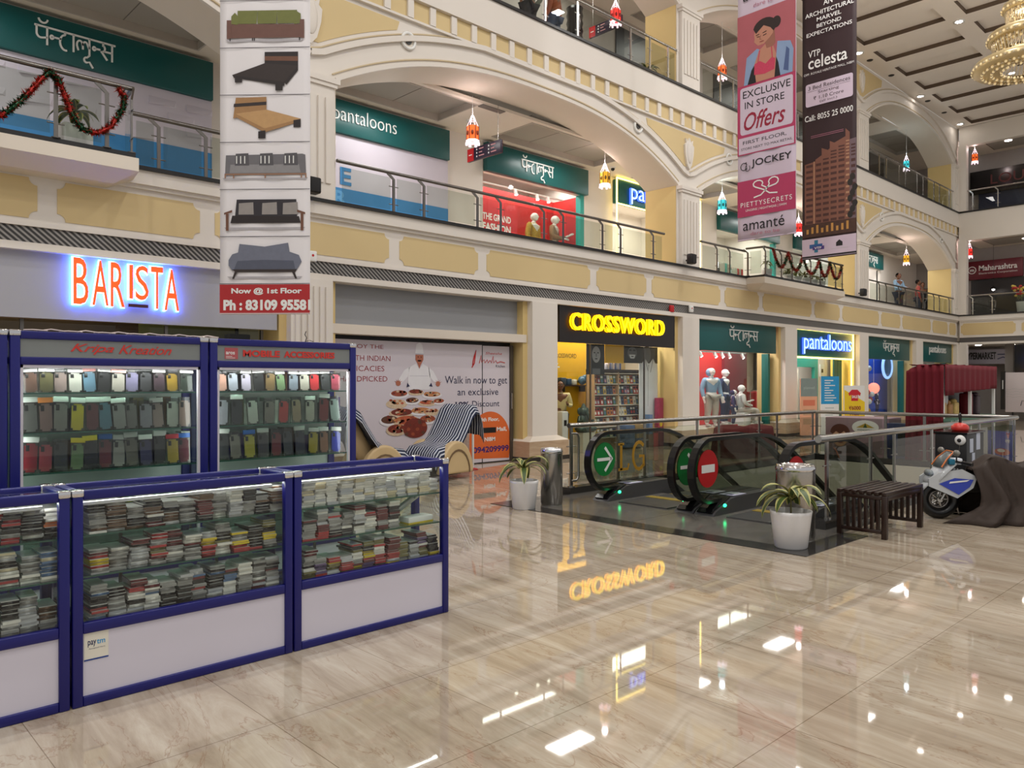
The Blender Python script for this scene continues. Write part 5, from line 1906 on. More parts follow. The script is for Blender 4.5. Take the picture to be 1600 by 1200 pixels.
figure('mannequin', 'white-headed mannequin in a mustard dress in the upstairs window', 'mannequin', (13.85, 13.75, 4.201), R(15), 1.58, M['mann'], ok, 'dress', ok, None, LW, group='mannequins in the upstairs window', faceless=True, bulk=1.3)
figure('mannequin', 'white-headed mannequin with one forearm raised in the upstairs window', 'mannequin', (14.6, 13.75, 4.201), R(30), 1.62, M['mann'], mat('pattern_cotton', (150, 116, 84), 0.85, noise=.5, scale=30), 'top', ok, None, LW, arms='front', group='mannequins in the upstairs window', faceless=True, bulk=1.3)
t = thing('track_light', 'white track of spotlights at the top of the upstairs red window', 'spotlights', (13.4, 13.75, 6.22))
MB().box(-1.5, 1.5, -.02, .02, 0, .035, LW).build('track', t)
for x in (-.2, .55, .95):
    p = MB().cyl((x, 0, 0), (x, -.04, -.12), .045, LW, n=12).build('spot_head', t)
    MB().cyl((x, -.041, -.122), (x, -.042, -.126), .038, SPOT, n=12).build('lamp', p)
g = MB()
for a, b in OPEN1[2:3] + OPEN1[4:6]:
    g.quad((a, 13.3, 4.2), (b, 13.3, 4.2), (b, 13.3, 6.3), (a, 13.3, 6.3), G['clear'])
    g.box(b - .14, b, 13.2, 13.36, 4.2, 6.3, M['teal_light'])
tag(g.build('window_4'), kind='structure')
# goods inside the further upstairs shops
for k, (x, m, h_) in enumerate(((22.1, 'red', 1.5), (22.9, 'black', 1.2), (23.6, 'teal_light', 1.4), (24.4, 'red', 1.3), (27.5, 'teal_light', 1.4), (28.6, 'navy', 1.3), (29.5, 'black', 1.5))):
    t = thing('clothes_rack', '%s clothes rack in the upstairs shop, %s of seven along the walkway' % ({'red': 'red', 'black': 'black', 'teal_light': 'teal', 'navy': 'navy'}[m], ORD[k]), 'clothes rack', (x, 14.3, 4.2), 0, 'racks in the far upstairs shops')
    MB().tube([(-.3, 0, 0), (-.3, 0, h_), (.3, 0, h_), (.3, 0, 0)], .015, M['chrome'], 6).build('rail_frame', t)
    for q in range(4):
        MB().rbox(-.26 + .13 * q, -.16 + .13 * q, -.18, .18, .45, h_ - .03, M[m] if q % 2 else gry, .03).build('garment', t)

# end of the hall: electronics shop and lounge signs, supermarket board, white panel
t = thing('shop_sign', 'dark red board with pale lettering upstairs at the end of the hall', 'shop sign', (38.36, 11.1, 6.02), -PI / 2)
MB().rbox(0, 2.2, -.1, 0, 0, .8, mat('wine_red_board', (104, 16, 34), 0.4), .01).build('sign_board', t)
mb, cv = face(t, .1)
cv.text('Maharashtra', .55, .36, 1.45, .24, LW, .002, .01, .02)
cv.text('Electronics Corporation', .55, .19, 1.45, .1, LW, .002, .005)
mb.mats and None
cv.stroke([(.28 + .15 * math.cos(2 * PI * k / 20), .42 + .15 * math.sin(2 * PI * k / 20)) for k in range(20)], .035, LW, closed=True)
cv.text('m', .2, .36, .16, .1, LW, .002, .005, .03)
mb.build('letters', t)
t = thing('shop_sign', 'black board with dim red capitals on the top floor end', 'shop sign', (38.36, 10.9, 9.75), -PI / 2)
MB().box(0, 4.5, -.1, 0, 0, 1.0, M['black_gloss']).build('sign_board', t)
mb, cv = face(t, .1)
cv.text('LOUNGE', .8, .35, 2.6, .42, mat('dim_red_letter', (86, 26, 24), 0.5), .002, .01)
mb.build('letters', t)
t = thing('shop_sign', 'grey board with heavy dark capitals low at the end of the hall', 'shop sign', (37.6, 11.0, 2.3), -PI / 2)
MB().box(0, 2.1, -.08, 0, 0, .62, mat('grey_lilac_board', (150, 146, 156), 0.5)).build('sign_board', t)
mb, cv = face(t, .08)
cv.text('HYPERMARKET', .1, .2, 1.2, .3, M['black'], .002, .01, .04)
cv.stroke([(1.35, .4), (1.9, .4)], .04, nv)
cv.stroke([(1.35, .2), (1.55, .28), (1.95, .16)], .04, nv)
mb.build('letters', t)
t = thing('wall_panel', 'white printed panel in a dark frame under the black shopfront', 'panel', (35.2, 8.75, 0.2), -PI / 2)
MB().rbox(-.02, 2.4, -.06, 0, .15, 1.7, mat('white_panel_print', (214, 204, 206), 0.4, noise=.06, scale=3), .01).build('panel', t)
MB().box(-.17, -.02, -.1, 0, .25, 1.75, M['black']).build('dark_frame', t)
MB().box(-.11, -.08, -.11, -.1, 1.05, 1.4, LW).build('door_handle', t)
mb, cv = face(t, .06)
for k in range(4):
    cv.stroke([(.0 + q * .12, .75 + .1 * k + .02 * math.sin(q * 2 + k)) for q in range(10)], .006, MATS['pale_grey_ink'])
cv.stroke([(.5, .4), (.55, .6), (.62, .6), (.66, .4)], .03, GR[1])
mb.build('printed_picture', t)
for leg in (0, 1):
    MB().box(.2 + 1.8 * leg, .25 + 1.8 * leg, -.04, 0, -.2, .15, M['black']).build('leg', t)

# ================================================================== railings
def railing(name, label, p0, p1, z0, h, posts, group, bent=True, mats=('steel_dark', 'rail'), rail_r=0.028, start=0.0, post_w=0.022):
    """one straight run from p0 to p1; posts are distances from p0; glass hangs between neighbouring posts"""
    p0, p1 = Vector((p0[0], p0[1], 0)), Vector((p1[0], p1[1], 0))
    d = (p1 - p0)
    Lg = d.length
    d.normalize()
    n = Vector((-d.y, d.x, 0))
    t = thing(name, label, 'railing', (p0.x, p0.y, z0), 0, group)
    sm = M[mats[0]]
    MB().cyl(d * start + Vector((0, 0, h)), d * Lg + Vector((0, 0, h)), rail_r, sm, n=12).build('handrail', t)
    for q in posts:
        c = d * q
        b = MB()
        if bent:
            b.bar([c, c + Vector((0, 0, h * .84)), c - d * .12 + Vector((0, 0, h - .015))], n, .045, post_w, sm)
        else:
            b.bar([c, c + Vector((0, 0, h - .01))], n, .05, post_w, sm)
        b.cyl(c, c + Vector((0, 0, .012)), .05, sm, n=12)
        for zz in (.22, .66):
            b.cyl(c - d * .09 + Vector((0, 0, h * zz)), c + d * .09 + Vector((0, 0, h * zz)), .008, sm, n=6)
        b.build('post', t)
    ends = [0.03] + list(posts) + [Lg - .03]
    for a, b2 in zip(ends[:-1], ends[1:]):
        if b2 - a > .3:
            a1, b1 = d * (a + .06), d * (b2 - .06)
            MB().quad(a1 + Vector((0, 0, .05)), b1 + Vector((0, 0, .05)), b1 + Vector((0, 0, h * .88)), a1 + Vector((0, 0, h * .88)), G[mats[1]]).build('glass_panel', t)
    return t


def pairs(L, first=.9, a=.62, b=1.15):
    q, x, k = [], first, 0
    while x < L - .25:
        q.append(x)
        x += a if k % 2 == 0 else b
        k += 1
    return q


GU = 'glass railings along the upper walkways'
Z1 = 4.27
railing('glass_railing', 'walkway railing between the tinsel balcony and the fluted pilaster', (3.3, 10.56), (5.4, 10.56), Z1, .68, [.37, .99, 1.9], GU)
railing('glass_railing', 'railing on the front of the balcony hung with tinsel', (-1.5, 10.06), (3.18, 10.06), 4.3, .78, [.6, 1.7, 2.2, 2.75, 3.86, 4.4], GU)
railing('glass_railing', 'short return railing at the end of the tinsel balcony', (3.18, 10.06), (3.24, 10.56), 4.3, .78, [.02], GU)
railing('glass_railing', 'walkway railing before the pale hoarding and the lit red window', (6.32, 10.56), (14.9, 10.56), Z1, .66, [1.06, 1.68, 2.88, 3.45, 4.6, 5.15, 6.37, 6.98, 8.16], GU)
railing('glass_railing', 'walkway railing between the second pilaster and the jutting balcony', (16.4, 10.56), (18.5, 10.56), Z1, .68, [.75, 1.35], GU)
railing('glass_railing', 'side railing of the jutting balcony near the pink banner', (18.55, 10.56), (18.6, 10.06), 4.3, .72, [.05], GU)
railing('glass_railing', 'front railing of the jutting balcony with garland loops', (18.6, 10.06), (23.3, 10.06), 4.3, .72, [.05, .9, 1.5, 2.6, 3.2, 4.2, 4.65], GU)
railing('glass_railing', 'far walkway railing before the end wall, first floor', (26.45, 10.56), (34.9, 10.56), Z1, .66, pairs(8.4), GU)
Z2 = 8.5
railing('glass_railing', 'top walkway railing with people behind it', (6.35, 10.56), (15.4, 10.56), Z2, .8, [.4, 2.2, 3.1, 4.6, 5.55, 7.3, 8.0, 8.7], GU, False, ('steel', 'rail'))
railing('glass_railing', 'top walkway railing behind the pink and brown banners', (16.4, 10.56), (25.4, 10.56), Z2, .8, pairs(9.0), GU, False, ('steel', 'rail'))
railing('glass_railing', 'top walkway railing before the end wall', (26.45, 10.56), (34.9, 10.56), Z2, .8, pairs(8.4), GU, False, ('steel', 'rail'))
railing('glass_railing', 'top walkway railing over the first arch', (-3.6, 10.56), (5.4, 10.56), Z2, .8, pairs(9), GU, False, ('steel', 'rail'))
railing('glass_railing', 'first floor railing across the end of the hall', (35.46, 10.3), (35.46, 2.5), Z1, .78, pairs(7.8, .3, .7, 1.3), GU, True, ('steel', 'rail'))
railing('glass_railing', 'top floor railing across the end of the hall', (35.46, 10.3), (35.46, 2.5), Z2, .85, pairs(7.8, .3, .9, 1.6), GU, True, ('steel', 'rail'))
GV = 'stainless railings round the escalator void'
ra = railing('glass_railing', 'void railing on the shop side with a looped steel end', (7.8, 7.08), (15.08, 7.08), .09, .83, [.05, 1.06, 1.69, 3.1, 3.75, 5.1, 5.75, 7.2], GV, False, ('steel', 'rail'), .034)
MB().tube([(.05, 0, .72), (.15, 0, .72), (.18, 0, .70), (.2, 0, .66), (.2, 0, .14), (.18, 0, .1), (.15, 0, .08), (.05, 0, .08)], .018, M['steel'], 8).build('end_loop', ra)
railing('glass_railing', 'void railing at the far end in front of the maroon kiosk', (15.08, 7.08), (15.08, 3.6), .09, .83, [.05, 1.37, 2.05, 3.4], GV, False, ('steel', 'rail'), .034)
railing('glass_railing', 'void railing beside the slatted bench', (7.75, 3.6), (15.08, 3.6), .09, .83, [.2, 1.32, 2.02, 3.3, 4.0, 5.32, 5.99, 7.2], GV, False, ('steel', 'rail'), .038)

# jutting balconies
g = MB()
for xa, xb in ((-1.55, 3.25), (18.53, 23.35)):
    g.add([(xa, 10.02, 4.08), (xb, 10.02, 4.08), (xb, 10.02, 4.24), (xa, 10.02, 4.24), (xa - .1, 10.6, 4.08), (xb + .1, 10.6, 4.08), (xb + .1, 10.6, 4.24), (xa - .1, 10.6, 4.24), (xa + .2, 10.3, 3.95), (xb - .2, 10.3, 3.95), (xb - .2, 10.6, 3.95), (xa + .2, 10.6, 3.95)],
          [(0, 1, 2, 3), (1, 5, 6, 2), (0, 3, 7, 4), (3, 2, 6, 7), (0, 8, 9, 1), (1, 9, 10, 5), (0, 4, 11, 8), (8, 11, 10, 9)], M['cream'])
    g.box(xa + .03, xb - .03, 10.04, 10.6, 4.24, 4.3, M['black'])
struct(g, 'trim_8')

# ================================================================== escalators
def escalator(name, label, ya, yb, sign, side_signs):
    """runs down along +x from the landing; ya is its far balustrade, yb its near one"""
    t = thing(name, label, 'escalator', (0, 0, 0), 0, 'pair of escalators')
    s30 = math.tan(R(30))
    XB, XEE = 8.95, 15.6
    MB().box(7.65, 8.2, yb + .26, ya - .26, .005, .02, mat('ridged_landing_plate', (96, 96, 96), 0.35, .6, noise=.3, scale=60)).build('landing_plate', t)
    MB().box(8.2, 8.34, yb + .26, ya - .26, .005, .026, mat('comb_yellow', (150, 128, 50), 0.4)).build('comb_plate', t)
    stp = mat('step_metal', (104, 104, 104), 0.35, .7, noise=.25, scale=50)
    for k in range(14):
        x = 8.34 + .41 * k
        z = .012 - max(0, (x - 8.75)) * s30
        b = MB().box(x, x + .405, yb + .27, ya - .27, z - .22, z, stp)
        b.box(x + .38, x + .405, yb + .27, ya - .27, z, z + .002, MATS['comb_yellow'])
        b.build('step', t)
    for y, wd_ in ((ya, 1), (yb, -1)):
        dk = MB()                                       # sloping skirt and deck
        prof = [(7.6, .004), (7.66, .05), (7.8, .1), (7.98, .168), (8.1, .18), (8.95, .185), (XEE, .185 - (XEE - XB) * s30), (XEE, -.35 - (XEE - XB) * s30), (8.95, -.35), (8.76, .004)]
        dk.prism(prof, (0, y - .125, 0), (1, 0, 0), (0, 0, 1), (0, 1, 0), .25, mat('charcoal_deck', (82, 82, 84), 0.3, .3))
        d = dk.build('deck', t)
        MB().bar([(7.62, y, .035), (7.68, y, .075), (7.82, y, .12), (7.98, y, .178), (8.0, y, .18)], (0, 1, 0), .014, .2, M['black_gloss']).build('nose_cap', d)
        lb = MB().box(8.08, 8.36, y - .1, y + .1, .186, .19, mat('notice_lilac', (200, 200, 224), 0.4))
        lb.box(8.12, 8.18, y - .05, y + .05, .1902, .1915, nv)
        lb.box(8.21, 8.32, y - .06, y + .06, .1902, .1912, MATS['pale_grey_ink'])
        lb.build('safety_label', d)
        gl = [(7.72 + .335 * math.cos(R(a)), .5 + .335 * math.sin(R(a))) for a in range(250, 89, -10)] + [(8.9, .835), (9.1, .80), (9.35, .72), (XEE, .72 - (XEE - 9.35) * s30), (XEE, .18 - (XEE - XB) * s30), (8.95, .185), (7.75, .165)]
        MB().prism(gl, (0, y, 0), (1, 0, 0), (0, 0, 1), (0, 1, 0), 0, G['dark']).build('balustrade_glass', t)
        hp = [(8.0, y, .13), (7.86, y, .155)] + [(7.72 + .36 * math.cos(R(a)), y, .5 + .36 * math.sin(R(a))) for a in range(255, 89, -11)] + [(8.3, y, .86), (8.8, y, .86), (9.05, y, .835), (9.3, y, .765), (9.6, y, .64), (XEE, y, .64 - (XEE - 9.6) * s30)]
        hr = MB().bar(hp, (0, 1, 0), .042, .085, M['rubber'])
        hr.build('handrail', t)
        sg = MB()
        for f in (-1, 1):
            cv = Canvas(sg, (7.69, y, .525), (1, 0, 0), (0, 0, 1), (0, f, 0))
            cv.oval(0, 0, .21, .215, M[('green', 'red')[sign]], .004)
            if sign == 0:
                for pts in ([(-.15, 0), (.13, 0)], [(0.0, .15), (.14, 0), (0.0, -.15)]):
                    cv.stroke(pts, .04, LW, .006, .002)
            else:
                cv.rect(-.135, .135, -.045, .045, LW, .006)
        sg.build('direction_sign', t)
        lp = MB().ball((7.82, y + (-.14 if y == ya else .14), .11), .02, .02, .02, emit('status_%d' % sign, ((40, 255, 150), (255, 40, 40))[sign if y == yb else 0], 5), 8)
        lp.build('status_lamp', t)
    return t


ea = escalator('escalator', 'escalator marked with green arrow discs', 6.365, 5.125, 0, None)
eb = escalator('escalator', 'escalator marked with red no-entry discs', 4.855, 3.81, 1, None)
mb = MB()
cv = Canvas(mb, (7.93, 6.355, .36), (1, 0, 0), (0, 0, 1), (0, -1, 0))
cv.stroke([(.08, .34), (.08, 0)], .045, M['gold'])
cv.stroke([(.02, .34), (.14, .34)], .03, M['gold'])
cv.stroke([(.02, .01), (.22, .01), (.24, .08)], .035, M['gold'])
cv.stroke([(.56, .30)] + arc(.46, .17, .13, .18, 50, 310, 12) + [(.56, .03), (.56, .16), (.46, .16)], .045, M['gold'])
mb.build('level_letters', ea)

# ================================================================== things on the floor
def plant(label, loc, pr, ph, seed, nl=15, ll=.34, stem=.16, rz=0.0, pot='round', group=None, name='potted_plant'):
    t = thing(name, label, 'potted plant', loc, rz, group)
    rq = random.Random(seed)
    if pot == 'round':
        MB().lathe([(pr * .72, 0), (pr * .78, .01), (pr * .97, ph * .9), (pr, ph), (pr * .93, ph), (pr * .9, ph * .9), (pr * .1, ph * .88)], (0, 0, 0), M['pot'], 32).build('pot', t)
    else:
        MB().rbox(-pr, pr, -pr * .7, pr * .7, 0, ph, M['pot'], .02).build('pot', t)
    MB().lathe([(.001, ph * .88), (pr * .88, ph * .885)], (0, 0, 0), M['soil'], 20).build('soil', t)
    MB().tube([(0, 0, ph * .85), (.005, .003, ph + stem * .5), (0, .0, ph + stem)], .009, mat('plant_stem', (104, 98, 56), 0.6), 8).build('stem', t)
    lf_ = MB()
    for k in range(nl):
        a = 2.4 * k + rq.uniform(-.3, .3)
        L_ = ll * rq.uniform(.7, 1.1)
        up = rq.uniform(.25, 1.15) if k < nl * .7 else 1.3
        w_ = ll * .098 * rq.uniform(.8, 1.2)
        p = Vector((0, 0, ph + stem * rq.uniform(.6, 1.05)))
        dr_x = Vector((math.cos(a), math.sin(a), 0))
        sd = Vector((-math.sin(a), math.cos(a), 0))
        ang = up
        P_ = []
        N_ = 9
        for i in range(N_):
            ww = w_ * math.sin(PI * min(1, (i + .6) / (N_ - .4))) ** .7
            P_.append((p.copy(), ww))
            ang -= (2.2 / N_) * (1.0 if up > .5 else .8)
            p = p + (dr_x * math.cos(ang) + Vector((0, 0, math.sin(ang)))) * L_ / N_
        for m, f0, f1 in ((M['leaf_edge'], -1, -.55), (M['leaf'], -.55, .55), (M['leaf_edge'], .55, 1)):
            vs, fs = [], []
            for i, (q, ww) in enumerate(P_):
                cup = Vector((0, 0, ww * .35))
                vs += [q + sd * ww * f0 + cup * abs(f0), q + sd * ww * f1 + cup * abs(f1)]
                if i:
                    fs.append((2 * i - 2, 2 * i - 1, 2 * i + 1, 2 * i))
            lf_.add(vs, fs, m, True)
    lf_.build('foliage', t)
    return t


plant('striped-leaf plant in a white pot by the bin at the looped rail end', (6.5, 6.62, 0), .175, .34, 1, 13, .46, .16)
plant('striped-leaf plant in a white pot by the bin next to the bench', (6.71, 3.37, .006), .185, .335, 2, 16, .46, .13)


def bin_(label, loc, r, h):
    t = thing('litter_bin', label, 'litter bin', loc, 0, 'steel litter bins')
    MB().lathe([(r * .96, 0), (r * .96, .02), (r, .022), (r, h - .06)], (0, 0, 0), M['steel'], 40).build('body', t)
    MB().lathe([(r, h - .06), (r * 1.03, h - .055), (r * 1.03, h - .03), (r * .99, h - .02), (r * .97, h), (r * .74, h), (r * .68, h - .03), (r * .66, h - .07)], (0, 0, 0), M['chrome'], 40, cap=False).build('rim', t)
    MB().lathe([(.001, h - .075), (r * .98, h - .07)], (0, 0, 0), M['black'], 30, cap=False).build('liner', t)


bin_('steel bin standing behind the plant at the looped rail end', (6.96, 6.6, .006), .135, .69)
bin_('wider steel bin behind the plant next to the bench', (7.14, 3.54, .006), .18, .71)

t = thing('bench', 'low slatted dark wooden bench beside the void railing', 'bench', (7.68, 2.9, 0), 0)
bl, bw, bh = .98, .48, .45
wdm = M['wood_dark']
for k in range(7):
    y = .002 + k * (bw - .05) / 6
    MB().rbox(0.0, bl, y, y + .045, bh - .035, bh, wdm, .005).build('top_slat', t)
for x in (0, bl - .05):
    for y in (0, bw - .05):
        MB().rbox(x, x + .05, y, y + .05, 0, bh - .036, wdm, .005).build('leg', t)
    for k in range(6):
        y = .07 + k * .058
        MB().rbox(x + .01, x + .035, y, y + .032, .085, bh - .075, wdm, .003).build('side_slat', t)
    MB().rbox(x + .005, x + .045, .05, bw - .05, .05, .085, wdm, .004).build('lower_rail', t)
    MB().rbox(x + .005, x + .045, .05, bw - .05, bh - .075, bh - .037, wdm, .004).build('upper_rail', t)
for y in (.006, bw - .044):
    MB().rbox(.05, bl - .05, y, y + .038, bh - .085, bh - .037, wdm, .004).build('apron', t)

# ---- small ride-on motorbike under a dust cover
bt = thing('motorbike', 'small white and blue motorbike half hidden under a brown cover', 'motorbike', (9.33, 3.0, 0), R(-52))
wm = mat('bike_white', (192, 196, 200), 0.25, coat=.5)
bm_ = mat('bike_blue', (24, 56, 176), 0.3, coat=.5)


def ring(mb, c, r, tr, m, n=28):
    mb.tube([(c[0] + r * math.cos(2 * PI * k / n), c[1], c[2] + r * math.sin(2 * PI * k / n)) for k in range(n)], tr, m, 10, True)


for nm, wx in (('front_wheel', 0.03), ('rear_wheel', 1.18)):
    w_ = MB()
    ring(w_, (wx, 0, .215), .16, .055, M['rubber'])
    wo = w_.build(nm, bt)
    w_ = MB()
    ring(w_, (wx, 0, .215), .095, .018, M['steel_dark'])
    for k in range(5):
        a = 2 * PI * k / 5
        w_.cyl((wx, 0, .215), (wx + .1 * math.cos(a), 0, .215 + .1 * math.sin(a)), .014, M['steel'], n=8)
    w_.cyl((wx, -.05, .215), (wx, .05, .215), .03, M['steel'])
    w_.build('rim', wo)
    w_ = MB()
    w_.lathe([(.05, -.003), (.085, -.003), (.085, .003), (.05, .003), (.05, -.003)], (0, 0, 0), M['chrome'], 24, False, False)
    do = w_.build('brake_disc', wo)
    do.rotation_euler = (R(90), 0, 0)
    do.location = (wx, .058, .215)
fd = MB()
rows = []
for i in range(9):
    a = R(30 + 15 * i)
    rows.append([(.03 + (.235 - .03 * abs(q) ** 2) * math.cos(a) * (1.05 if i == 8 else 1), .075 * q, .215 + (.235 - .03 * abs(q) ** 2) * math.sin(a)) for q in (-1, -.6, 0, .6, 1)])
fd.sheet(rows, wm)
fd.build('front_fender', bt, solid=.012)
fk = MB()
for y in (-.075, .075):
    fk.tube([(.03, y, .215), (.14, y, .42), (.2, y * .9, .56)], .017, M['steel'], 8)
fk.build('fork', bt)
fa = MB()
rows = []
for (x, hw, z) in ((-.1, .1, .36), (-.13, .15, .43), (-.08, .175, .5), (0, .165, .58), (.09, .13, .65)):
    rows.append([(x + .12 * abs(q) ** 1.7, hw * q, z) for q in (-1, -.75, -.4, 0, .4, .75, 1)])
fa.sheet(rows, wm)
fa.build('front_fairing', bt, solid=.015)
hd = MB()
hd.ball((-.07, 0, .5), .04, .1, .045, mat('headlamp_lens', (150, 160, 166), 0.1, .4), 14)
hd.build('headlamp', bt)
ws_ = MB()
rows = [[(x + .05 * q * q, hw * q, z) for q in (-1, -.5, 0, .5, 1)] for (x, hw, z) in ((-.02, .14, .58), (.04, .125, .67), (.12, .09, .74))]
ws_.sheet(rows, mat('grey_screen', (96, 104, 106), 0.15))
ws_.build('windscreen', bt, solid=.008)
ed = MB().tube([(.01, .142, .58), (.07, .13, .67), (.15, .095, .745), (.13, 0, .75), (.15, -.095, .745), (.07, -.13, .67), (.01, -.142, .58)], .008, mat('orange_trim', (214, 120, 60), 0.4), 6)
ed.build('screen_trim', bt)
for y in (-1, 1):
    sp_ = MB()
    pr_ = [(-.12, .37), (.17, .245), (.33, .36), (.37, .48), (.22, .56), (-.02, .52), (-.12, .45)]
    sp_.prism(pr_, (0, y * .135 - .012, 0), (1, 0, 0), (0, 0, 1), (0, 1, 0), .024, wm)
    so = sp_.build('side_panel', bt)
    bp_ = MB()
    bp_.prism([(-.02, .4), (.18, .285), (.29, .37), (.33, .45), (.14, .465)], (0, y * .151 - (.0 if y > 0 else .004), 0), (1, 0, 0), (0, 0, 1), (0, 1, 0), .004, bm_)
    bp_.prism([(.08, .405), (.26, .43), (.29, .45), (.09, .425)], (0, y * .157 - (.0 if y > 0 else .002), 0), (1, 0, 0), (0, 0, 1), (0, 1, 0), .002, LW)
    bp_.build('blue_decal', so)
bb_ = MB()
bb_.rbox(.2, 1.1, -.11, .11, .3, .5, M['black'], .05)
bb_.build('chassis', bt)
MB().rbox(.5, 1.2, -.12, .12, .5, .58, M['black'], .035).build('seat', bt)
hb = MB()
hb.tube([(.24, -.26, .63), (.17, -.14, .64), (.14, 0, .61), (.17, .14, .64), (.24, .26, .63)], .014, M['steel_dark'], 8)
hb.build('handlebar', bt)
for y in (-1, 1):
    MB().cyl((.2, y * .19, .635), (.26, y * .29, .625), .02, M['rubber']).build('grip', bt)
    m_ = MB()
    m_.tube([(.16, y * .14, .64), (.14, y * .2, .71)], .008, M['black'], 6)
    m_.ball((.135, y * .21, .74), .03, .06, .035, mat('mirror_shell', (120, 118, 112), 0.3), 12)
    m_.build('mirror', bt)
    MB().rbox(.08, .14, y * .14 - .03, y * .14 + .03, .61, .67, mat('teal_lamp', (20, 110, 140), 0.3), .01).build('indicator', bt)
MB().tube([(.26, .16, .3), (.28, .18, .16), (.32, .2, .03)], .011, M['chrome'], 8).build('side_stand', bt)
MB().rbox(.12, .26, -.06, .06, .6, .67, mat('dash_white', (210, 214, 222), 0.3), .015).build('dashboard', bt)

# the cover: a draped sheet with folds
rq = random.Random(9)
rows = []
NX, NA = 46, 41
for i in range(NX):
    u = i / (NX - 1)
    x = .36 + 1.75 * u
    hgt = .69 - .04 * u - .05 * math.sin(3.2 * u) + (.02 * math.sin(17 * u))
    if u < .12:
        hgt -= .12 * (1 - u / .12)
    row = []
    for j in range(NA):
        v = j / (NA - 1) * 2 - 1
        s = abs(v)
        fold = .045 * math.sin(9 * x + 4 * v) * s + .045 * math.sin(23 * x - 6 * s) * s ** 1.5 + .026 * math.sin(37 * x + 9 * v)
        wid = .15 + .17 * s ** 1.5
        y = math.copysign(1, v) * (min(1, s / .35) * .14 + (max(0, s - .35) / .65) * (.2 + .08 * u) + fold * (1.2 if s > .3 else .3))
        z = hgt * (1 - (max(0, s - .3) / .7) ** 1.15) + (.03 * math.sin(13 * x + 2 * v) if s < .3 else .02 * math.sin(15 * x + 7 * v) * (1 - s))
        flare = (max(0, s - .82) / .18)
        xx = x + .05 * math.sin(7 * v + 5 * u) * s - (.34 * flare * (1 - u) ** 3) - .05 * (1 - u) * s
        row.append((xx, y * (1 + .12 * flare), max(.006, z)))
    rows.append(row)
cvr = MB().sheet(rows, M['cloth_brown'])
back = rows[-1]
cvr.add([Vector(p) for p in back] + [Vector((back[0][0] + .12, 0, .006))], [(j, j + 1, NA) for j in range(NA - 1)], M['cloth_brown'], True)
co = cvr.build('dust_cover', solid=.008)
co.location = bt.location
co.rotation_euler = bt.rotation_euler
tag(co, 'brown creased dust cover draped over the rear of the motorbike', 'cover')

# black cabinet with an eye on it and a red canister on top
t = thing('cabinet', 'black cabinet with a toy eye and white papers by the railing', 'cabinet', (10.05, 2.9, 0))
MB().rbox(0, .66, 0, .34, 0, .9, M['black'], .012).build('body', t)
MB().box(-.012, .672, -.012, .352, .9, .92, M['black_gloss']).build('top_board', t)
for k, (x, z, w_, h_) in enumerate(((.12, .68, .12, .16), (.36, .7, .14, .2), (.2, .55, .1, .12))):
    MB().box(x, x + w_, -.004, 0, z, z + h_, mat('paper_white', (206, 214, 232), 0.6)).build('paper', t)
e = MB().ball((-.02, .06, .83), .03, .06, .06, LW, 16)
e.ball((-.046, .063, .828), .008, .024, .024, M['black'], 12)
e.build('toy_eye', t)
MB().tube([(-.006, .07, .77), (-.008, .075, .7), (-.004, .085, .64)], .003, M['steel'], 6).build('hanging_wire', t)
t = thing('canister', 'red rounded canister with a black looped handle on the black cabinet', 'canister', (10.33, 3.05, .921))
MB().lathe([(.001, 0), (.085, 0), (.1, .02), (.095, .06), (.06, .09), (.02, .1)], (0, 0, 0), mat('canister_red', (206, 46, 36), 0.3, coat=.5), 24).build('body', t)
MB().tube([(0, 0, .09), (-.01, 0, .15), (-.03, 0, .19), (0, 0, .21), (.03, 0, .18), (.02, 0, .11), (.04, 0, .06)], .012, M['black'], 8).build('handle', t)

# maroon covered stall between the void and the shops
rows = []
for i in range(22):
    row = []
    for j in range(31):
        a = 2 * PI * j / 30
        f = i / 21
        if f < .4:
            r, z = f / .4, .6 + .05 * math.sin(3 * a + 2) * f + .04 * math.sin(5 * a) * f
        else:
            g_ = (f - .4) / .6
            r, z = 1 + .12 * g_ + .05 * math.sin(11 * a) * g_, .6 * (1 - g_) + .05 * math.sin(3 * a + 2) * .4 * (1 - g_)
        row.append((.75 * r * math.copysign(abs(math.cos(a)) ** .6, math.cos(a)), .4 * r * math.copysign(abs(math.sin(a)) ** .6, math.sin(a)), max(.004, z)))
    rows.append(row)
o = MB().sheet(rows, mat('dull_maroon_cloth', (98, 30, 32), 0.85, noise=.15)).build('covered_stall')
o.location = (14.5, 8.3, 0)
tag(o, 'low stall wrapped in dull maroon cloth outside the red window', 'covered stall')

# kiosk draped in maroon cloth, with its goods
KX0, KX1, KY0, KY1 = 15.5, 18.6, 4.86, 5.36
t = thing('kiosk', 'kiosk of white poles and a green-edged counter under maroon cloth', 'kiosk', (0, 0, 0))
for x in (KX0, (KX0 + KX1) / 2, KX1):
    for y in (KY0, KY1):
        MB().box(x - .025, x + .025, y - .025, y + .025, 0, 1.8, LW).build('pole', t)
MB().box(KX0, KX1, KY0 + .03, KY1 - .03, .1, .66, mat('kiosk_panel', (150, 140, 130), 0.5)).build('counter_body', t)
MB().box(KX0 - .06, KX1 + .06, KY0 - .03, KY1 + .03, .66, .84, mat('kiosk_green', (14, 96, 70), 0.4)).build('counter_edge', t)
mb = MB()
cv = Canvas(mb, (KX0, KY0 - .03, .66), (1, 0, 0), (0, 0, 1), (0, -1, 0))
cv.text('N', .35, .04, .1, .1, LW, .002)
cv.text('UP', .62, .04, .2, .1, LW, .002)
mb.build('lettering', t)
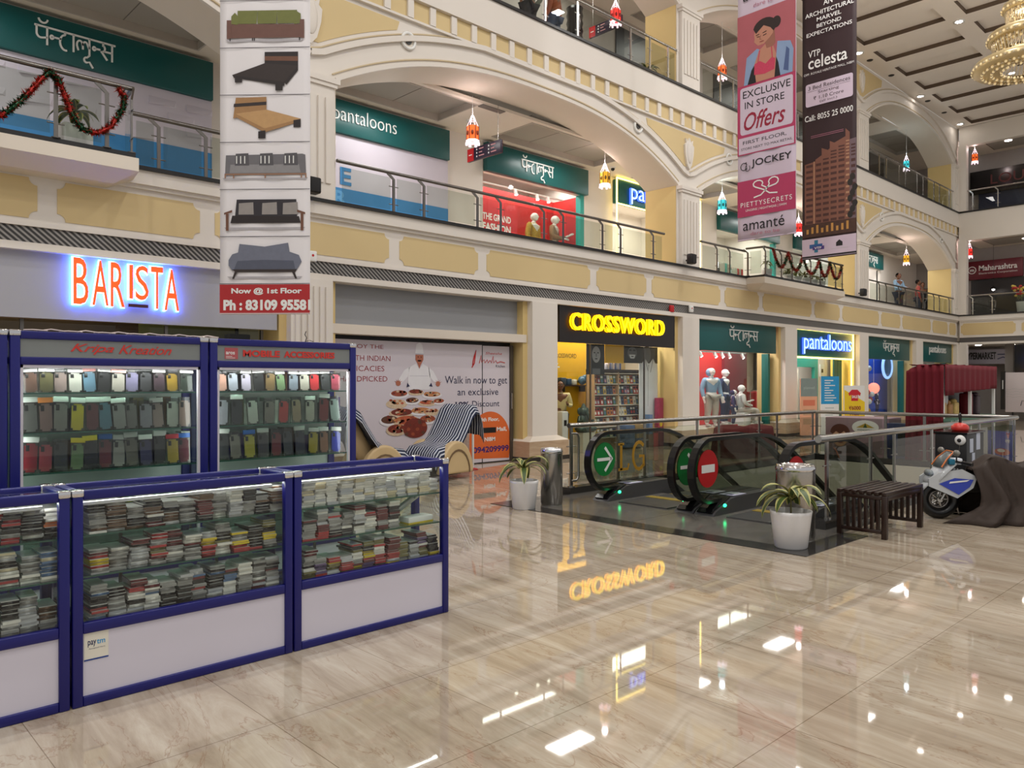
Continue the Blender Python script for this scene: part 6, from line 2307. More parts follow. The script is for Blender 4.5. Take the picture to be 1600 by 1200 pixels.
MB().box(KX0 + .05, KX1 - .05, KY1 - .04, KY1 - .0, .84, 1.7, mat('kiosk_back', (62, 60, 68), 0.4)).build('back_screen', t)
cm_ = M['cloth_maroon']
b = MB()
rows = []
for i in range(14):                                     # side curtain hanging to the floor
    z = 1.82 - 1.78 * i / 13
    rows.append([(KX0 - .07 - .03 * math.sin(j * 1.3 + i * .1) - .03 * (i / 13), KY0 - .04 + (KY1 - KY0 + .15) * j / 24, z - (.1 * max(0, j - 17) / 7 if i == 0 else 0)) for j in range(25)])
b.sheet(rows, cm_)
b.build('x')
side = b
bpy.data.objects.remove(bpy.data.objects['x'])
t2 = thing('kiosk_cloth', 'maroon cloth draped over the roof and one side of the kiosk', 'cloth', (0, 0, 0))
side.build('side_curtain', t2, solid=.008)
b = MB()
rows = []
for i in range(7):
    z = 1.83 - (.54 + 0) * i / 6
    rows.append([(KX0 + (KX1 - KX0 + .08) * j / 60 - .04, KY0 - .05 - .022 * math.sin(j * 1.05) * (i + 1) / 7, z + (.1 * (j / 60) if i == 6 else 0) - (.03 if i == 6 and j < 10 else 0)) for j in range(61)])
b.sheet(rows, cm_)
b.build('front_valance', t2, solid=.008)
b = MB()
rows = [[(KX0 - .08 + (KX1 - KX0 + .12) * j / 20, KY0 - .05 + (KY1 - KY0 + .1) * i / 8, 1.83 + .012 * math.sin(j * 2 + i)) for j in range(21)] for i in range(9)]
b.sheet(rows, cm_)
b.build('roof_sheet', t2, solid=.008)
o = MB().cyl((0, -.012, 0), (0, .012, 0), .14, mat('dial_white', (206, 204, 204), 0.4), n=28).cyl((0, -.016, 0), (0, -.012, 0), .115, mat('dial_grey', (170, 170, 172), 0.4), n=28).build('round_plaque')
o.location = (16.0, 4.98, 1.2)
tag(o, 'round pale plaque hanging under the kiosk cloth', 'plaque')
for k, (x, c, s) in enumerate(((15.95, (196, 160, 96), .3), (16.3, (170, 120, 60), .26), (16.65, (206, 176, 104), .28), (17.5, (120, 30, 40), .45), (18.0, (70, 52, 60), .4))):
    o = MB().rbox(-.12, .12, -.1, .1, 0, s, mat('kiosk_goods_%d' % k, c, 0.5, noise=.35, scale=20), .03).ball((0, -.02, s + .02), .08, .07, .05, MATS['kiosk_goods_%d' % k], 10).build('wrapped_goods')
    o.location = (x, KY0 + .2, .841)
    tag(o, '%s wrapped goods, %s along the draped kiosk counter' % (['straw', 'amber', 'pale gold', 'dark red', 'plum'][k], ORD[k]), 'goods', 'wrapped goods on the kiosk')
# play counter with a child's portrait panel
t = thing('play_counter', 'low stall with a mauve panel showing a child and an oval badge', 'stall', (15.62, 5.95, 0))
MB().rbox(0, .9, 0, 1.15, 0, .8, mat('mauve_panel', (140, 116, 124), 0.5), .01).build('body', t)
mb = MB()
cv = Canvas(mb, (0, 1.15, 0), (0, -1, 0), (0, 0, 1), (-1, 0, 0))
cv.oval(.3, .42, .16, .2, mat('child_skin', (206, 158, 130), 0.5), .002)
cv.poly(arc(.3, .5, .2, .17, 0, 180, 12) + [(.15, .46), (.22, .52), (.3, .47), (.38, .53), (.44, .47)], mat('child_hair', (88, 46, 34), 0.6), .003)
cv.oval(.36, .43, .05, .045, mat('monocle_dark', (40, 44, 60), 0.3), .004)
cv.oval(.37, .43, .025, .025, mat('monocle_blue', (80, 130, 180), 0.3), .005)
cv.oval(.23, .43, .03, .018, M['hair'], .004)
cv.oval(.31, .3, .05, .014, MATS['lip'], .004)
cv.oval(.8, .62, .26, .14, LW, .003)
cv.poly([(.62, .61), (.8, .7), (.98, .61)], mat('badge_gold', (190, 160, 60), 0.4), .005)
cv.poly([(.76, .61), (.8, .7), (.84, .61)], mat('badge_green', (60, 84, 50), 0.4), .006)
cv.text('WINDMILL', .64, .55, .3, .035, M['black'], .005)
mb.build('printed_face', t)
t = thing('blue_cabinet', 'dark blue cabinet between the mauve stall and the draped kiosk', 'cabinet', (15.9, 5.5, 0))
MB().rbox(-.3, -.02, 0, .38, 0, .72, mat('deep_blue_cabinet', (34, 46, 84), 0.4), .01).build('body', t)
MB().box(-.306, -.3, .05, .18, .1, .65, M['black_gloss']).build('door', t)
# planter and a blue notice beyond the far railing
plant('slender plant in a grey box planter behind the far railing', (15.55, 4.45, 0), .2, .26, 5, 12, .42, .3, .4, 'box')
t = thing('notice_stand', 'blue advertising board with red capitals behind the far railing', 'notice', (15.5, 3.3, 0), -PI / 2 + .5)
MB().rbox(-.2, .3, -.02, .02, .04, .78, mat('royal_blue_print', (58, 70, 190), 0.4), .006).build('panel', t)
MB().box(-.22, .32, -.12, .12, 0, .04, M['black']).build('base', t)
mb = MB()
cv = Canvas(mb, (-.2, -.02, 0), (1, 0, 0), (0, 0, 1), (0, -1, 0))
cv.rect(0, .5, .66, .78, mat('strip_dark', (40, 46, 30), 0.5), .002)
cv.text('V', .04, .54, .08, .1, mat('hot_red', (216, 40, 60), 0.4), .003, bold=.05)
cv.text('99', .04, .46, .1, .06, LW, .003, bold=.04)
cv.oval(.2, .3, .16, .06, mat('dish_red', (196, 60, 60), 0.5), .003)
cv.oval(.22, .32, .08, .03, LW, .004)
mb.build('printed_face', t)

# ---- reclining massage chairs under striped sheets
STR = stripes('navy_white_stripes', (196, 200, 210), (30, 40, 66), 1 / 18, 'UV', .4, .85)


def recliner(label, loc, rz):
    t = thing('massage_chair', label, 'massage chair', loc, rz, 'massage chairs')
    t.scale = (.8, .95, 1)
    tan = M['tan']
    MB().rbox(-.42, .5, -.27, .27, .06, .3, mat('chair_base_dark', (52, 46, 42), 0.5), .06).build('base', t)
    b = MB()
    b.tube([(-.08, 0, .34), (-.3, 0, .58), (-.5, 0, .86), (-.58, 0, .98)], [.13, .16, .16, .1], tan, 14)
    b.build('backrest', t)
    MB().rbox(-.16, .42, -.24, .24, .26, .4, tan, .06).build('seat', t)
    MB().tube([(.4, 0, .33), (.58, 0, .2), (.64, 0, .1)], [.11, .12, .1], tan, 12).build('leg_rest', t)
    MB().ball((-.58, 0, .92), .1, .2, .1, tan).build('headrest', t)
    for s in (-1, 1):
        ar = MB()
        pr_ = [(.46 * math.cos(R(a)) - .02, .1 + .5 * math.sin(R(a))) for a in range(0, 181, 12)]
        ar.prism([(x, z) for x, z in pr_], (0, s * .36 - .07, 0), (1, 0, 0), (0, 0, 1), (0, 1, 0), .14, tan)
        a_ = ar.build('arm_shell', t)
        bv = a_.modifiers.new('bevel', 'BEVEL')
        bv.width = .035
        bv.segments = 3
        bv.limit_method = 'ANGLE'
        MB().bar([(.33 * math.cos(R(a)) - .02, s * .435, .1 + .36 * math.sin(R(a))) for a in range(0, 181, 15)], (0, 1, 0), .03, .01, mat('chair_trim', (116, 92, 66), 0.5)).build('arm_trim', a_)
    return t


def sheet_over(label, loc, rz, sd):
    rq = random.Random(sd)
    path = [(-.78, .66), (-.78, .82), (-.76, 1.0), (-.68, 1.13), (-.57, 1.14), (-.46, 1.07), (-.3, .86), (-.12, .66), (.06, .56), (.24, .53), (.42, .5), (.52, .42), (.58, .3)]
    rows = []
    for j in range(25):
        v = j / 24 * 2 - 1
        row = []
        for i, (x, z) in enumerate(path):
            drop = max(0, abs(v) - .62) / .38
            row.append((x + .012 * math.sin(5 * v + i), v * (.5 if abs(v) < .62 else .5 - .08 * drop), z - .15 * drop ** 1.2 + .008 * math.sin(9 * v + i * 1.3)))
        rows.append(row)
    rows = [list(r) for r in zip(*rows)]
    o = MB().sheet(rows, STR).build('striped_sheet', solid=.006)
    o.location = loc
    o.rotation_euler = (0, 0, rz)
    o.scale = (.8, .95, 1)
    tag(o, label, 'sheet', 'striped sheets over the massage chairs')


recliner('tan massage chair hidden partly by the showcase, back to the cafe side', (6.46, 9.75, 0), R(-8))
recliner('tan massage chair with its back towards the discount notice', (7.6, 9.66, 0), R(188))
sheet_over('blue striped sheet over the massage chair nearer the showcase', (6.46, 9.75, .01), R(-8), 1)
sheet_over('blue striped sheet over the massage chair nearer the discount notice', (7.6, 9.66, .01), R(188), 2)
t = thing('barrier_pole', 'thin white pole on a small foot before the discount notice', 'pole', (8.78, 10.2, 0))
MB().cyl((0, 0, .02), (0, 0, .95), .02, LW).build('rod', t)
MB().lathe([(.001, 0), (.09, 0), (.09, .015), (.02, .03)], (0, 0, 0), M['red'], 20).build('foot', t)
t = thing('carton', 'newsprint-covered carton between the massage chair and white pole', 'carton', (8.68, 10.5, 0))
MB().rbox(-.12, .16, -.14, .14, 0, .68, mat('newsprint_box', (170, 150, 138), 0.7, noise=.4, scale=25), .006).build('box', t)
MB().box(-.121, .161, -.141, .141, .02, .14, mat('red_band', (150, 50, 44), 0.6)).build('printed_band', t)

# ================================================================== hanging banners
def banner(name, label, c, u, wd, z0, z1, m, amp=.006):
    """cloth banner hanging free: c = its middle line on plan, u = reader's right"""
    u = Vector((u[0], u[1], 0)).normalized()
    t = thing(name, label, 'banner', (c[0], c[1], 0), math.atan2(u.y, u.x), 'banners hanging in the hall')
    rows = [[(-wd / 2 + wd * j / 12, amp * math.sin(j * 1.1), z0 + (z1 - z0) * i / 30) for j in range(13)] for i in range(31)]
    MB().sheet(rows, m).build('fabric', t, solid=.004)
    MB().cyl((-wd / 2, 0, z0 + .01), (wd / 2, 0, z0 + .01), .014, m, n=8).build('hem_bar', t)
    for x in (-wd / 2 + .05, wd / 2 - .05):
        MB().cyl((x, 0, z1), (x, 0, 12.0), .004, M['steel']).build('hanging_cord', t)
    MB().cyl((-wd / 2, 0, z1), (wd / 2, 0, z1), .018, M['steel'], n=8).build('top_bar', t)
    return t


def bcanvas(wd, y=-.012):
    mb = MB()
    cv = Canvas(mb, (-wd / 2, y, 0), (1, 0, 0), (0, 0, 1), (0, -1, 0))
    cv.ym = {1.2: PMAP, 1.19: VMAP}.get(wd)
    return mb, cv


# printed heights of the two standing banners
PMAP = [(4.2, 4.2), (4.93, 4.74), (5.68, 5.44), (6.24, 5.95), (6.42, 6.04), (6.6, 6.14), (6.9, 6.34), (7.25, 6.84), (7.5, 7.05), (7.75, 7.26), (9.42, 8.68), (10, 9.2)]
VMAP = [(4.2, 4.2), (4.72, 4.7), (6.0, 6.32), (6.86, 6.93), (6.98, 7.26), (7.3, 7.58), (7.88, 8.08), (7.96, 8.27), (8.12, 8.4), (8.38, 8.66), (8.83, 9.12), (9.05, 9.27), (9.26, 9.41), (9.46, 9.55), (9.68, 9.72), (9.9, 9.94)]
# --- furniture banner
BW = 1.075
fabric_white = mat('banner_white', (232, 228, 230), 0.6, noise=.02, scale=2)
t = banner('banner', 'white hanging banner with six sofas and beds over a red phone strip', (4.22, 8.66), (.70, -.714), BW, 2.31, 6.9, fabric_white)
LZ = [2.335 + .335 + .557 * k for k in range(8)]
mb, cv = bcanvas(BW)
for z in LZ:
    cv.rect(.0, BW, z - .006, z + .002, mat('panel_line', (88, 84, 88), 0.6), .001)
mb.build('panel_lines', t)
mb, cv = bcanvas(BW)
cv.rect(0, BW, 2.315, 2.66, mat('banner_red', (176, 36, 40), 0.5), .001)
cv.text('Now @ 1st Floor', .14, 2.535, .84, .085, LW, .003, bold=.035)
cv.text('Ph : 83109 95581', .045, 2.35, 1.04, .13, LW, .003, bold=.05)
mb.build('phone_strip', t)
FC = dict(olive=(112, 116, 58), brown=(110, 76, 66), dk=(52, 42, 40), dk2=(40, 32, 32), bwood=(112, 74, 56), oak=(190, 150, 102), oak2=(164, 124, 82), grey=(140, 138, 140), greyd=(110, 108, 112), legw=(150, 112, 88), pat=(84, 82, 86), blk=(46, 42, 48), cush=(150, 144, 140), slate=(112, 116, 132), slated=(86, 90, 106), shadow_ink=(176, 172, 176))
FM = {k: mat('print_' + k, v, 0.6, noise=.12, scale=18) for k, v in FC.items()}


def furn(k, kind):
    z = LZ[k]
    mb, cv = bcanvas(BW)

    def Q(pts, m, l):
        cv.poly([(x * BW, z + y * .557) for x, y in pts], FM[m], l)
    if kind == 'sofa_green':
        Q([(.1, .12), (.9, .12), (.94, .17), (.06, .17)], 'shadow_ink', .001)
        for i in range(3):
            Q([(.2 + .22 * i, .5), (.41 + .22 * i, .5), (.42 + .22 * i, .78), (.2 + .22 * i, .78)], 'olive', .003 + .0004 * i)
        Q([(.13, .5), (.2, .48), (.23, .6), (.17, .74), (.13, .66)], 'olive', .0045)
        Q([(.9, .5), (.83, .48), (.82, .62), (.85, .76), (.9, .7)], 'olive', .0045)
        Q([(.09, .2), (.93, .2), (.93, .48), (.09, .5)], 'brown', .0025)
        Q([(.08, .18), (.13, .2), (.13, .58), (.08, .58)], 'brown', .005)
        Q([(.89, .2), (.94, .18), (.94, .58), (.89, .58)], 'brown', .005)
        for x in (.11, .36, .38, .88):
            Q([(x, .14), (x + .012, .14), (x + .012, .2), (x, .2)], 'dk2', .003)
    elif kind == 'bed_dark':
        Q([(.5, .6), (.87, .56), (.87, .9), (.5, .9)], 'dk2', .002)
        Q([(.5, .72), (.87, .7), (.87, .8), (.5, .81)], 'bwood', .003)
        Q([(.14, .42), (.5, .66), (.87, .6), (.72, .26)], 'dk', .004)
        Q([(.14, .42), (.72, .26), (.72, .18), (.16, .36)], 'dk2', .0045)
        Q([(.72, .26), (.87, .6), (.87, .5), (.74, .2)], 'dk2', .0045)
        for x, y in ((.17, .26), (.62, .08)):
            Q([(x, y), (x + .08, y), (x + .08, y + .13), (x, y + .13)], 'dk2', .005)
    elif kind == 'bed_oak':
        Q([(.15, .5), (.18, .94), (.52, .95), (.52, .66)], 'oak2', .002)
        Q([(.155, .74), (.158, .81), (.52, .85), (.52, .78)], 'dk', .003)
        Q([(.18, .6), (.52, .68), (.9, .48), (.5, .28)], 'oak', .004)
        Q([(.18, .6), (.5, .28), (.5, .2), (.18, .53)], 'oak2', .0045)
        Q([(.5, .28), (.9, .48), (.9, .42), (.5, .2)], 'oak2', .0045)
        for x, y in ((.43, .07), (.82, .3)):
            Q([(x, y), (x + .08, y), (x + .08, y + .17), (x, y + .15)], 'dk2', .005)
    elif kind == 'sofa_grey':
        Q([(.05, .2), (.96, .2), (.98, .24), (.03, .24)], 'shadow_ink', .001)
        Q([(.06, .3), (.96, .3), (.95, .72), (.92, .74), (.07, .72)], 'greyd', .002)
        Q([(.11, .34), (.9, .34), (.88, .52), (.12, .52)], 'grey', .003)
        for i in range(3):
            Q([(.17 + .27 * i, .5), (.33 + .27 * i, .5), (.32 + .27 * i, .76), (.18 + .27 * i, .75)], 'pat', .004)
            for a_ in range(3):
                cv.stroke([((.19 + .27 * i + .045 * a_) * BW, z + (.54 + .02 * b_) * .557) for b_ in (0, 4, 8)], .012, LW, .0048, .001)
        Q([(.06, .3), (.96, .3), (.96, .33), (.06, .33)], 'legw', .005)
        for x in (.055, .15, .5, .9, .95):
            Q([(x, .23), (x + .014, .23), (x + .014, .33), (x, .33)], 'legw', .0045)
    elif kind == 'sofa_dark':
        Q([(.08, .14), (.92, .14), (.95, .19), (.05, .19)], 'shadow_ink', .001)
        Q([(.17, .4), (.86, .4), (.85, .78), (.19, .78)], 'blk', .002)
        Q([(.12, .28), (.9, .28), (.88, .42), (.14, .44)], 'dk2', .003)
        for x in (.21, .47, .7):
            Q([(x, .46), (x + .17, .46), (x + .165, .72), (x + .005, .7)], 'cush', .004)
        for a, b in ((.05, .14), (.95, .86)):
            Q([(a, .5), (b, .56), (b, .51), (a, .46)], 'bwood', .005)
            Q([(a + (.02 if a < .5 else -.05), .12), (a + (.05 if a < .5 else -.02), .12), (a + (.05 if a < .5 else -.02), .48), (a + (.02 if a < .5 else -.05), .48)], 'bwood', .0048)
    else:
        Q([(.12, .1), (.88, .1), (.92, .15), (.08, .15)], 'shadow_ink', .001)
        Q([(.2, .6), (.22, .84), (.5, .78), (.76, .86), (.78, .62)], 'slate', .002)
        Q([(.1, .5), (.14, .62), (.24, .68), (.5, .66), (.76, .68), (.88, .6), (.91, .46), (.86, .3), (.14, .28), (.1, .38)], 'slate', .003)
        Q([(.16, .3), (.84, .3), (.82, .48), (.5, .5), (.2, .48)], 'slated', .004)
        Q([(.18, .24), (.84, .24), (.86, .3), (.14, .3)], 'dk', .0045)
        for x, dx in ((.17, -.03), (.8, .04)):
            Q([(x, .26), (x + .03, .26), (x + .02 + dx, .1), (x + dx, .1)], 'dk', .005)
    mb.build('printed_' + kind.split('_')[0], t)


for k, kd in enumerate(('sofa_slate', 'sofa_dark', 'sofa_grey', 'bed_oak', 'bed_dark', 'sofa_green')):
    furn(k, kd)

# --- pink lingerie banner
PW = 1.2
t = banner('banner', 'pink and white hanging banner with a woman in a blue blazer', (13.8, 7.43), (0, -1), PW, 4.28, 11.2, mat('banner_pale', (206, 190, 206), 0.6, noise=.02, scale=2), .012)
pk = mat('banner_pink', (178, 56, 96), 0.6, noise=.05, scale=3)
rose = mat('banner_rose', (172, 92, 100), 0.6, noise=.08, scale=3)
ink = mat('banner_ink', (24, 22, 26), 0.6)


def zz(y):                                              # height of a photo line on this banner's middle
    return 1.5 + (598 - y) * 15.0 / 1215


mb, cv = bcanvas(PW, -.016)
cv.text('amanté', .12, 4.56, .86, .27, ink, .003)
cv.text('dare to be', .28, 4.42, .6, .09, mat('banner_rose_ink', (186, 120, 140), 0.6), .003)
cv.rect(0, PW, 4.93, 5.68, pk, .001)
cv.text('PIETTYSECRETS', .07, 5.13, 1.06, .1, LW, .003, spacing=1.2)
cv.text('LINGERIE | NIGHTWEAR | SWIM', .18, 5.02, .84, .06, LW, .003)
cv.stroke([(.35, 5.3), (.5, 5.33), (.6, 5.42), (.66, 5.5)] + arc(.76, 5.57, .1, .08, 210, -60, 8) + [(.62, 5.46), (.56, 5.5)] + arc(.44, 5.57, .1, .07, -40, 240, 8) + [(.58, 5.42), (.68, 5.34), (.84, 5.32)], .025, LW)
cv.text('JOCKEY', .3, 5.92, .82, .19, ink, .003, bold=.01)
cv.stroke(arc(.14, 5.99, .07, .08, 20, 330, 8) + [(.2, 5.92), (.19, 6.08), (.15, 6.05)], .014, ink)
cv.stroke(arc(.22, 5.95, .05, .07, 120, 400, 7), .012, ink)
mb.build('brand_print', t)
mb, cv = bcanvas(PW, -.016)
cv.rect(0, PW, 6.24, 9.42, pk, .001)
cv.rrect(.06, PW - .05, 6.9, 7.75, .05, MATS['banner_pale'], .003)
cv.rect(.03, PW - .03, 6.28, 6.82, MATS['banner_pale'], .003)
cv.text('EXCLUSIVE', .12, 7.5, .98, .17, ink, .005, bold=.005)
cv.text('IN STORE', .16, 7.25, .82, .16, ink, .005, bold=.005)
cv.text('Offers', .14, 6.95, .86, .24, mat('offers_red', (150, 24, 54), 0.6), .005, bold=.01, shear=.35)
cv.text('FIRST FLOOR,', .12, 6.6, .9, .12, ink, .005)
cv.text('STORE NEXT TO MAX RETAIL', .08, 6.42, 1.06, .085, ink, .005)
mb.build('offer_print', t)
mb, cv = bcanvas(PW, -.016)
cv.rect(0, PW, 7.8, 9.42, rose, .003)
sk_ = mat('print_skin_tan', (186, 130, 108), 0.6)
sk2 = mat('print_skin_shade', (150, 98, 82), 0.6)
blz = mat('print_blazer', (134, 156, 190), 0.6)
blz2 = mat('print_blazer_dark', (74, 92, 136), 0.6)
cv.poly([(.14, 7.8), (.2, 8.42), (.42, 8.56), (.5, 8.5), (.42, 7.8)], blz, .005)
cv.poly([(.78, 7.8), (.84, 8.58), (1.1, 8.5), (1.16, 8.3), (1.14, 7.8)], blz, .005)
cv.poly([(.96, 7.9), (1.02, 8.4), (1.08, 8.32), (1.06, 7.85)], blz2, .006)
cv.poly([(.22, 7.8), (.44, 7.8), (.42, 8.3), (.3, 8.1)], ink, .0055)
cv.poly([(.9, 7.8), (.76, 7.8), (.8, 8.3), (.86, 8.1)], ink, .0055)
cv.poly([(.4, 7.8), (.36, 8.2), (.46, 8.5), (.64, 8.64), (.74, 8.56), (.82, 8.3), (.78, 7.8)], sk_, .006)
cv.poly([(.62, 8.5), (.56, 8.76), (.78, 8.95), (.8, 8.56), (.74, 8.5)], sk2, .0065)
pts = arc(.56, 8.88, .2, .24, -20, 200, 10) + [(.36, 8.72), (.44, 8.62), (.56, 8.62), (.68, 8.72)]
cv.poly(pts, sk_, .007)
cv.poly(arc(.58, 8.98, .24, .22, -40, 170, 12) + [(.4, 8.9), (.56, 9.04), (.7, 8.94)], mat('print_hair', (44, 30, 28), 0.6), .008)
cv.oval(.82, 9.02, .09, .13, MATS['print_hair'], .0075)
cv.stroke([(.4, 8.86), (.47, 8.87)], .012, MATS['print_hair'], .009)
cv.stroke([(.54, 8.87), (.62, 8.89)], .012, MATS['print_hair'], .009)
cv.stroke([(.42, 8.82), (.48, 8.81)], .012, MATS['print_hair'], .009)
cv.stroke([(.55, 8.81), (.62, 8.83)], .012, MATS['print_hair'], .009)
cv.stroke([(.5, 8.84), (.48, 8.75), (.52, 8.74)], .01, sk2, .009)
cv.oval(.52, 8.69, .05, .014, MATS['lip'], .009)
cv.poly([(.36, 7.98), (.37, 8.22), (.48, 8.26), (.6, 8.16), (.72, 8.26), (.8, 8.22), (.78, 7.98), (.58, 7.94)], mat('print_bra', (196, 62, 92), 0.6, noise=.2, scale=40), .008)
for a, b in (((.44, 8.24), (.48, 8.5)), ((.74, 8.24), (.72, 8.5))):
    cv.stroke([a, b], .018, MATS['print_bra'], .008)
mb.build('printed_portrait', t)
mb, cv = bcanvas(PW, -.016)
cv.text('amanté', .12, 9.72, .86, .27, ink, .003)
cv.text('dare to be', .34, 9.52, .6, .09, MATS['banner_rose_ink'], .003)
mb.build('top_print', t)

# --- brown residence banner
VW = 1.19
t = banner('banner', 'dark brown hanging banner with a tower block and white lettering', (16.6, 7.47), (0, -1), VW, 4.22, 11.3, mat('banner_brown', (46, 24, 28), 0.6, noise=.05, scale=3), .006)
mb, cv = bcanvas(VW)
for s, z, x, wd in (('AN', 9.68, .48, .2), ('ARCHITECTURAL', 9.46, .07, 1.07), ('MARVEL', 9.26, .33, .54), ('BEYOND', 9.05, .33, .54), ('EXPECTATIONS', 8.83, .1, 1.0)):
    cv.text(s, x, z, wd, .125, LW, .003, bold=.012)
    mb.build('headline_lettering', t)
    mb, cv = bcanvas(VW)
cv.text('VTP', .14, 8.38, .27, .14, LW, .003, bold=.01)
cv.text('celesta', .14, 8.12, .86, .27, LW, .003, bold=.012)
mb.build('name_lettering', t)
mb, cv = bcanvas(VW)
cv.text('OPP. ROYALE HERITAGE MALL, NIBM', .04, 7.96, 1.1, .07, LW, .003)
mb.build('slogan_lettering', t)
mb, cv = bcanvas(VW)
cv.rrect(.08, 1.12, 7.3, 7.88, .05, MATS['banner_pale'], .003)
cv.text('3 Bed Residences', .14, 7.72, .92, .1, MATS['banner_brown'], .005)
cv.rect(.12, 1.06, 7.68, 7.686, MATS['banner_brown'], .005)
cv.text('Starting', .36, 7.57, .46, .09, MATS['banner_brown'], .005)
cv.text('₹ 1.10 Crore', .26, 7.45, .66, .09, MATS['banner_brown'], .005)
cv.text('(all incl.)', .4, 7.34, .38, .07, MATS['banner_brown'], .005)
mb.build('price_panel', t)
mb, cv = bcanvas(VW)
cv.text('Call: 8055 25 0000', .06, 6.98, 1.06, .13, LW, .003, bold=.01)
for q in range(2):
    cv.rect(.2, .92, 6.84 - .05 * q, 6.852 - .05 * q, MATS['banner_rose_ink'], .003)
mb.build('printed_lettering', t)
mb, cv = bcanvas(VW)
tw = mat('tower_print', (126, 82, 66), 0.6, noise=.1, scale=4)
tw2 = mat('tower_print_dark', (76, 44, 38), 0.6)
tw3 = mat('tower_print_light', (176, 134, 104), 0.6)
cv.poly([(.06, 4.78), (.06, 6.0), (.3, 6.05), (.3, 6.1), (.44, 6.2), (.44, 6.42), (.58, 6.32), (.62, 6.36), (.62, 6.58), (.72, 6.5), (.96, 6.62), (.96, 6.86), (1.05, 6.72), (1.05, 4.78)], tw, .002)
for k in range(17):
    z = 4.86 + .098 * k
    for (a, b) in ((.09, .24), (.31, .43), (.47, .6), (.64, .77), (.81, .94)):
        if z < 5.95 + .9 * max(0, a - .3):
            cv.rect(a, b, z, z + .045, tw2, .0035)
    cv.rect(.97, 1.04, z + .03, z + .065, tw3, .0035)
cv.rect(.26, .285, 4.85, 6.05, tw3, .004)
cv.poly([(1.05, 4.9), (1.05, 6.5), (1.19, 6.52), (1.19, 4.9)], mat('tower_print_grey', (110, 92, 98), 0.6), .002)
for k in range(14):
    cv.rect(1.08, 1.17, 5.0 + .1 * k, 5.05 + .1 * k, tw2, .003)
cv.rect(0, VW, 4.72, 4.95, mat('podium_print', (70, 44, 34), 0.6, noise=.4, scale=14), .0045)
for k in range(9):
    cv.rect(.1 + .11 * k, .15 + .11 * k, 4.78, 4.86 + .03 * (k % 3), mat('podium_light_print', (190, 140, 70), 0.6), .0055)
for k in range(8):
    cv.oval(1.06 + .05 * (k % 3), 5.02 + .09 * k, .06, .06, mat('tree_print', (38, 34, 30), 0.6), .005 + .0003 * k, n=9)
cv.rect(0, VW, 4.24, 4.68, MATS['banner_pale'], .006)
cv.rect(0, VW, 4.25, 4.29, ink, .007)
cv.rect(.28, .36, 4.36, 4.64, mat('logo_teal', (40, 120, 150), 0.5), .008)
cv.rect(.17, .46, 4.46, 4.55, mat('logo_blue', (40, 90, 150), 0.5), .0085)
cv.rect(.24, .5, 4.42, 4.5, mat('logo_violet', (76, 56, 130), 0.5), .009)
cv.text('VTP', .28, 4.435, .16, .05, LW, .01, bold=.02)
cv.poly([(.76, 4.45), (.9, 4.45), (.9, 4.53), (.83, 4.59), (.76, 4.53)], ink, .008)
cv.rect(.64, 1.02, 4.395, 4.4, MATS['pale_grey_ink'], .008)
mb.build('printed_tower', t)

# ================================================================== lanterns and lamps
LCOL = dict(orange=(255, 110, 40), red=(255, 50, 40), gold=(230, 170, 40), teal=(60, 210, 220))


def lantern(label, loc, col, s=1.0, cord=.4):
    t = thing('paper_lantern', label, 'lantern', loc, .3, 'festive lanterns under the walkway ceilings')
    r = .115 * s
    em = emit('lantern_' + col, LCOL[col], .8)
    gl_ = mat('lantern_panel_' + col, tuple(int(v * .6) for v in LCOL[col]), .4)
    wl_ = emit('lantern_white', (255, 232, 244), 1.1)
    b = MB()
    b.lathe([(r * .95, 0), (r, .03 * s), (r, .24 * s), (r * .9, .27 * s)], (0, 0, 0), em, 6, False)
    for k in range(6):
        a = 2 * PI * k / 6
        b.cyl((r * math.cos(a), r * math.sin(a), 0), (r * math.cos(a), r * math.sin(a), .26 * s), .011, gl_, n=6)
        a += PI / 6
        b.ball((r * .88 * math.cos(a), r * .88 * math.sin(a), .13 * s), .03 * s, .03 * s, .05 * s, gl_, 8)
    b.build('paper_body', t)
    b = MB()
    b.lathe([(r * 1.12, -.05 * s), (r * 1.12, .0), (r * .9, .005)], (0, 0, 0), wl_, 6, False, False)
    for k in range(6):
        a = 2 * PI * k / 6
        b.box(r * math.cos(a) - .018, r * math.cos(a) + .018, r * math.sin(a) - .018, r * math.sin(a) + .018, -.1 * s, -.045 * s, wl_)
    b.build('paper_fringe', t)
    b = MB()
    for k in range(6):
        a = 2 * PI * k / 6
        b.cyl((r * .9 * math.cos(a), r * .9 * math.sin(a), .27 * s), (r * .12 * math.cos(a), r * .12 * math.sin(a), .48 * s), .006, wl_, n=5)
        b.cyl((r * .5 * math.cos(a), r * .5 * math.sin(a), .37 * s), (r * .5 * math.cos(a + 1.05), r * .5 * math.sin(a + 1.05), .37 * s), .005, wl_, n=5)
    b.build('suspension', t)
    MB().cyl((0, 0, .47 * s), (0, 0, .48 * s + cord), .004, LW, n=6).build('cord', t)
    d = bpy.data.lights.new('lantern_glow', 'POINT')
    d.energy = 9
    d.color = (1, .82, .8) if col != 'teal' else (.7, .9, 1)
    d.shadow_soft_size = .06
    o = bpy.data.objects.new('lantern_glow', d)
    o.location = (loc[0], loc[1], loc[2] + .5 * s)
    C.objects.link(o)


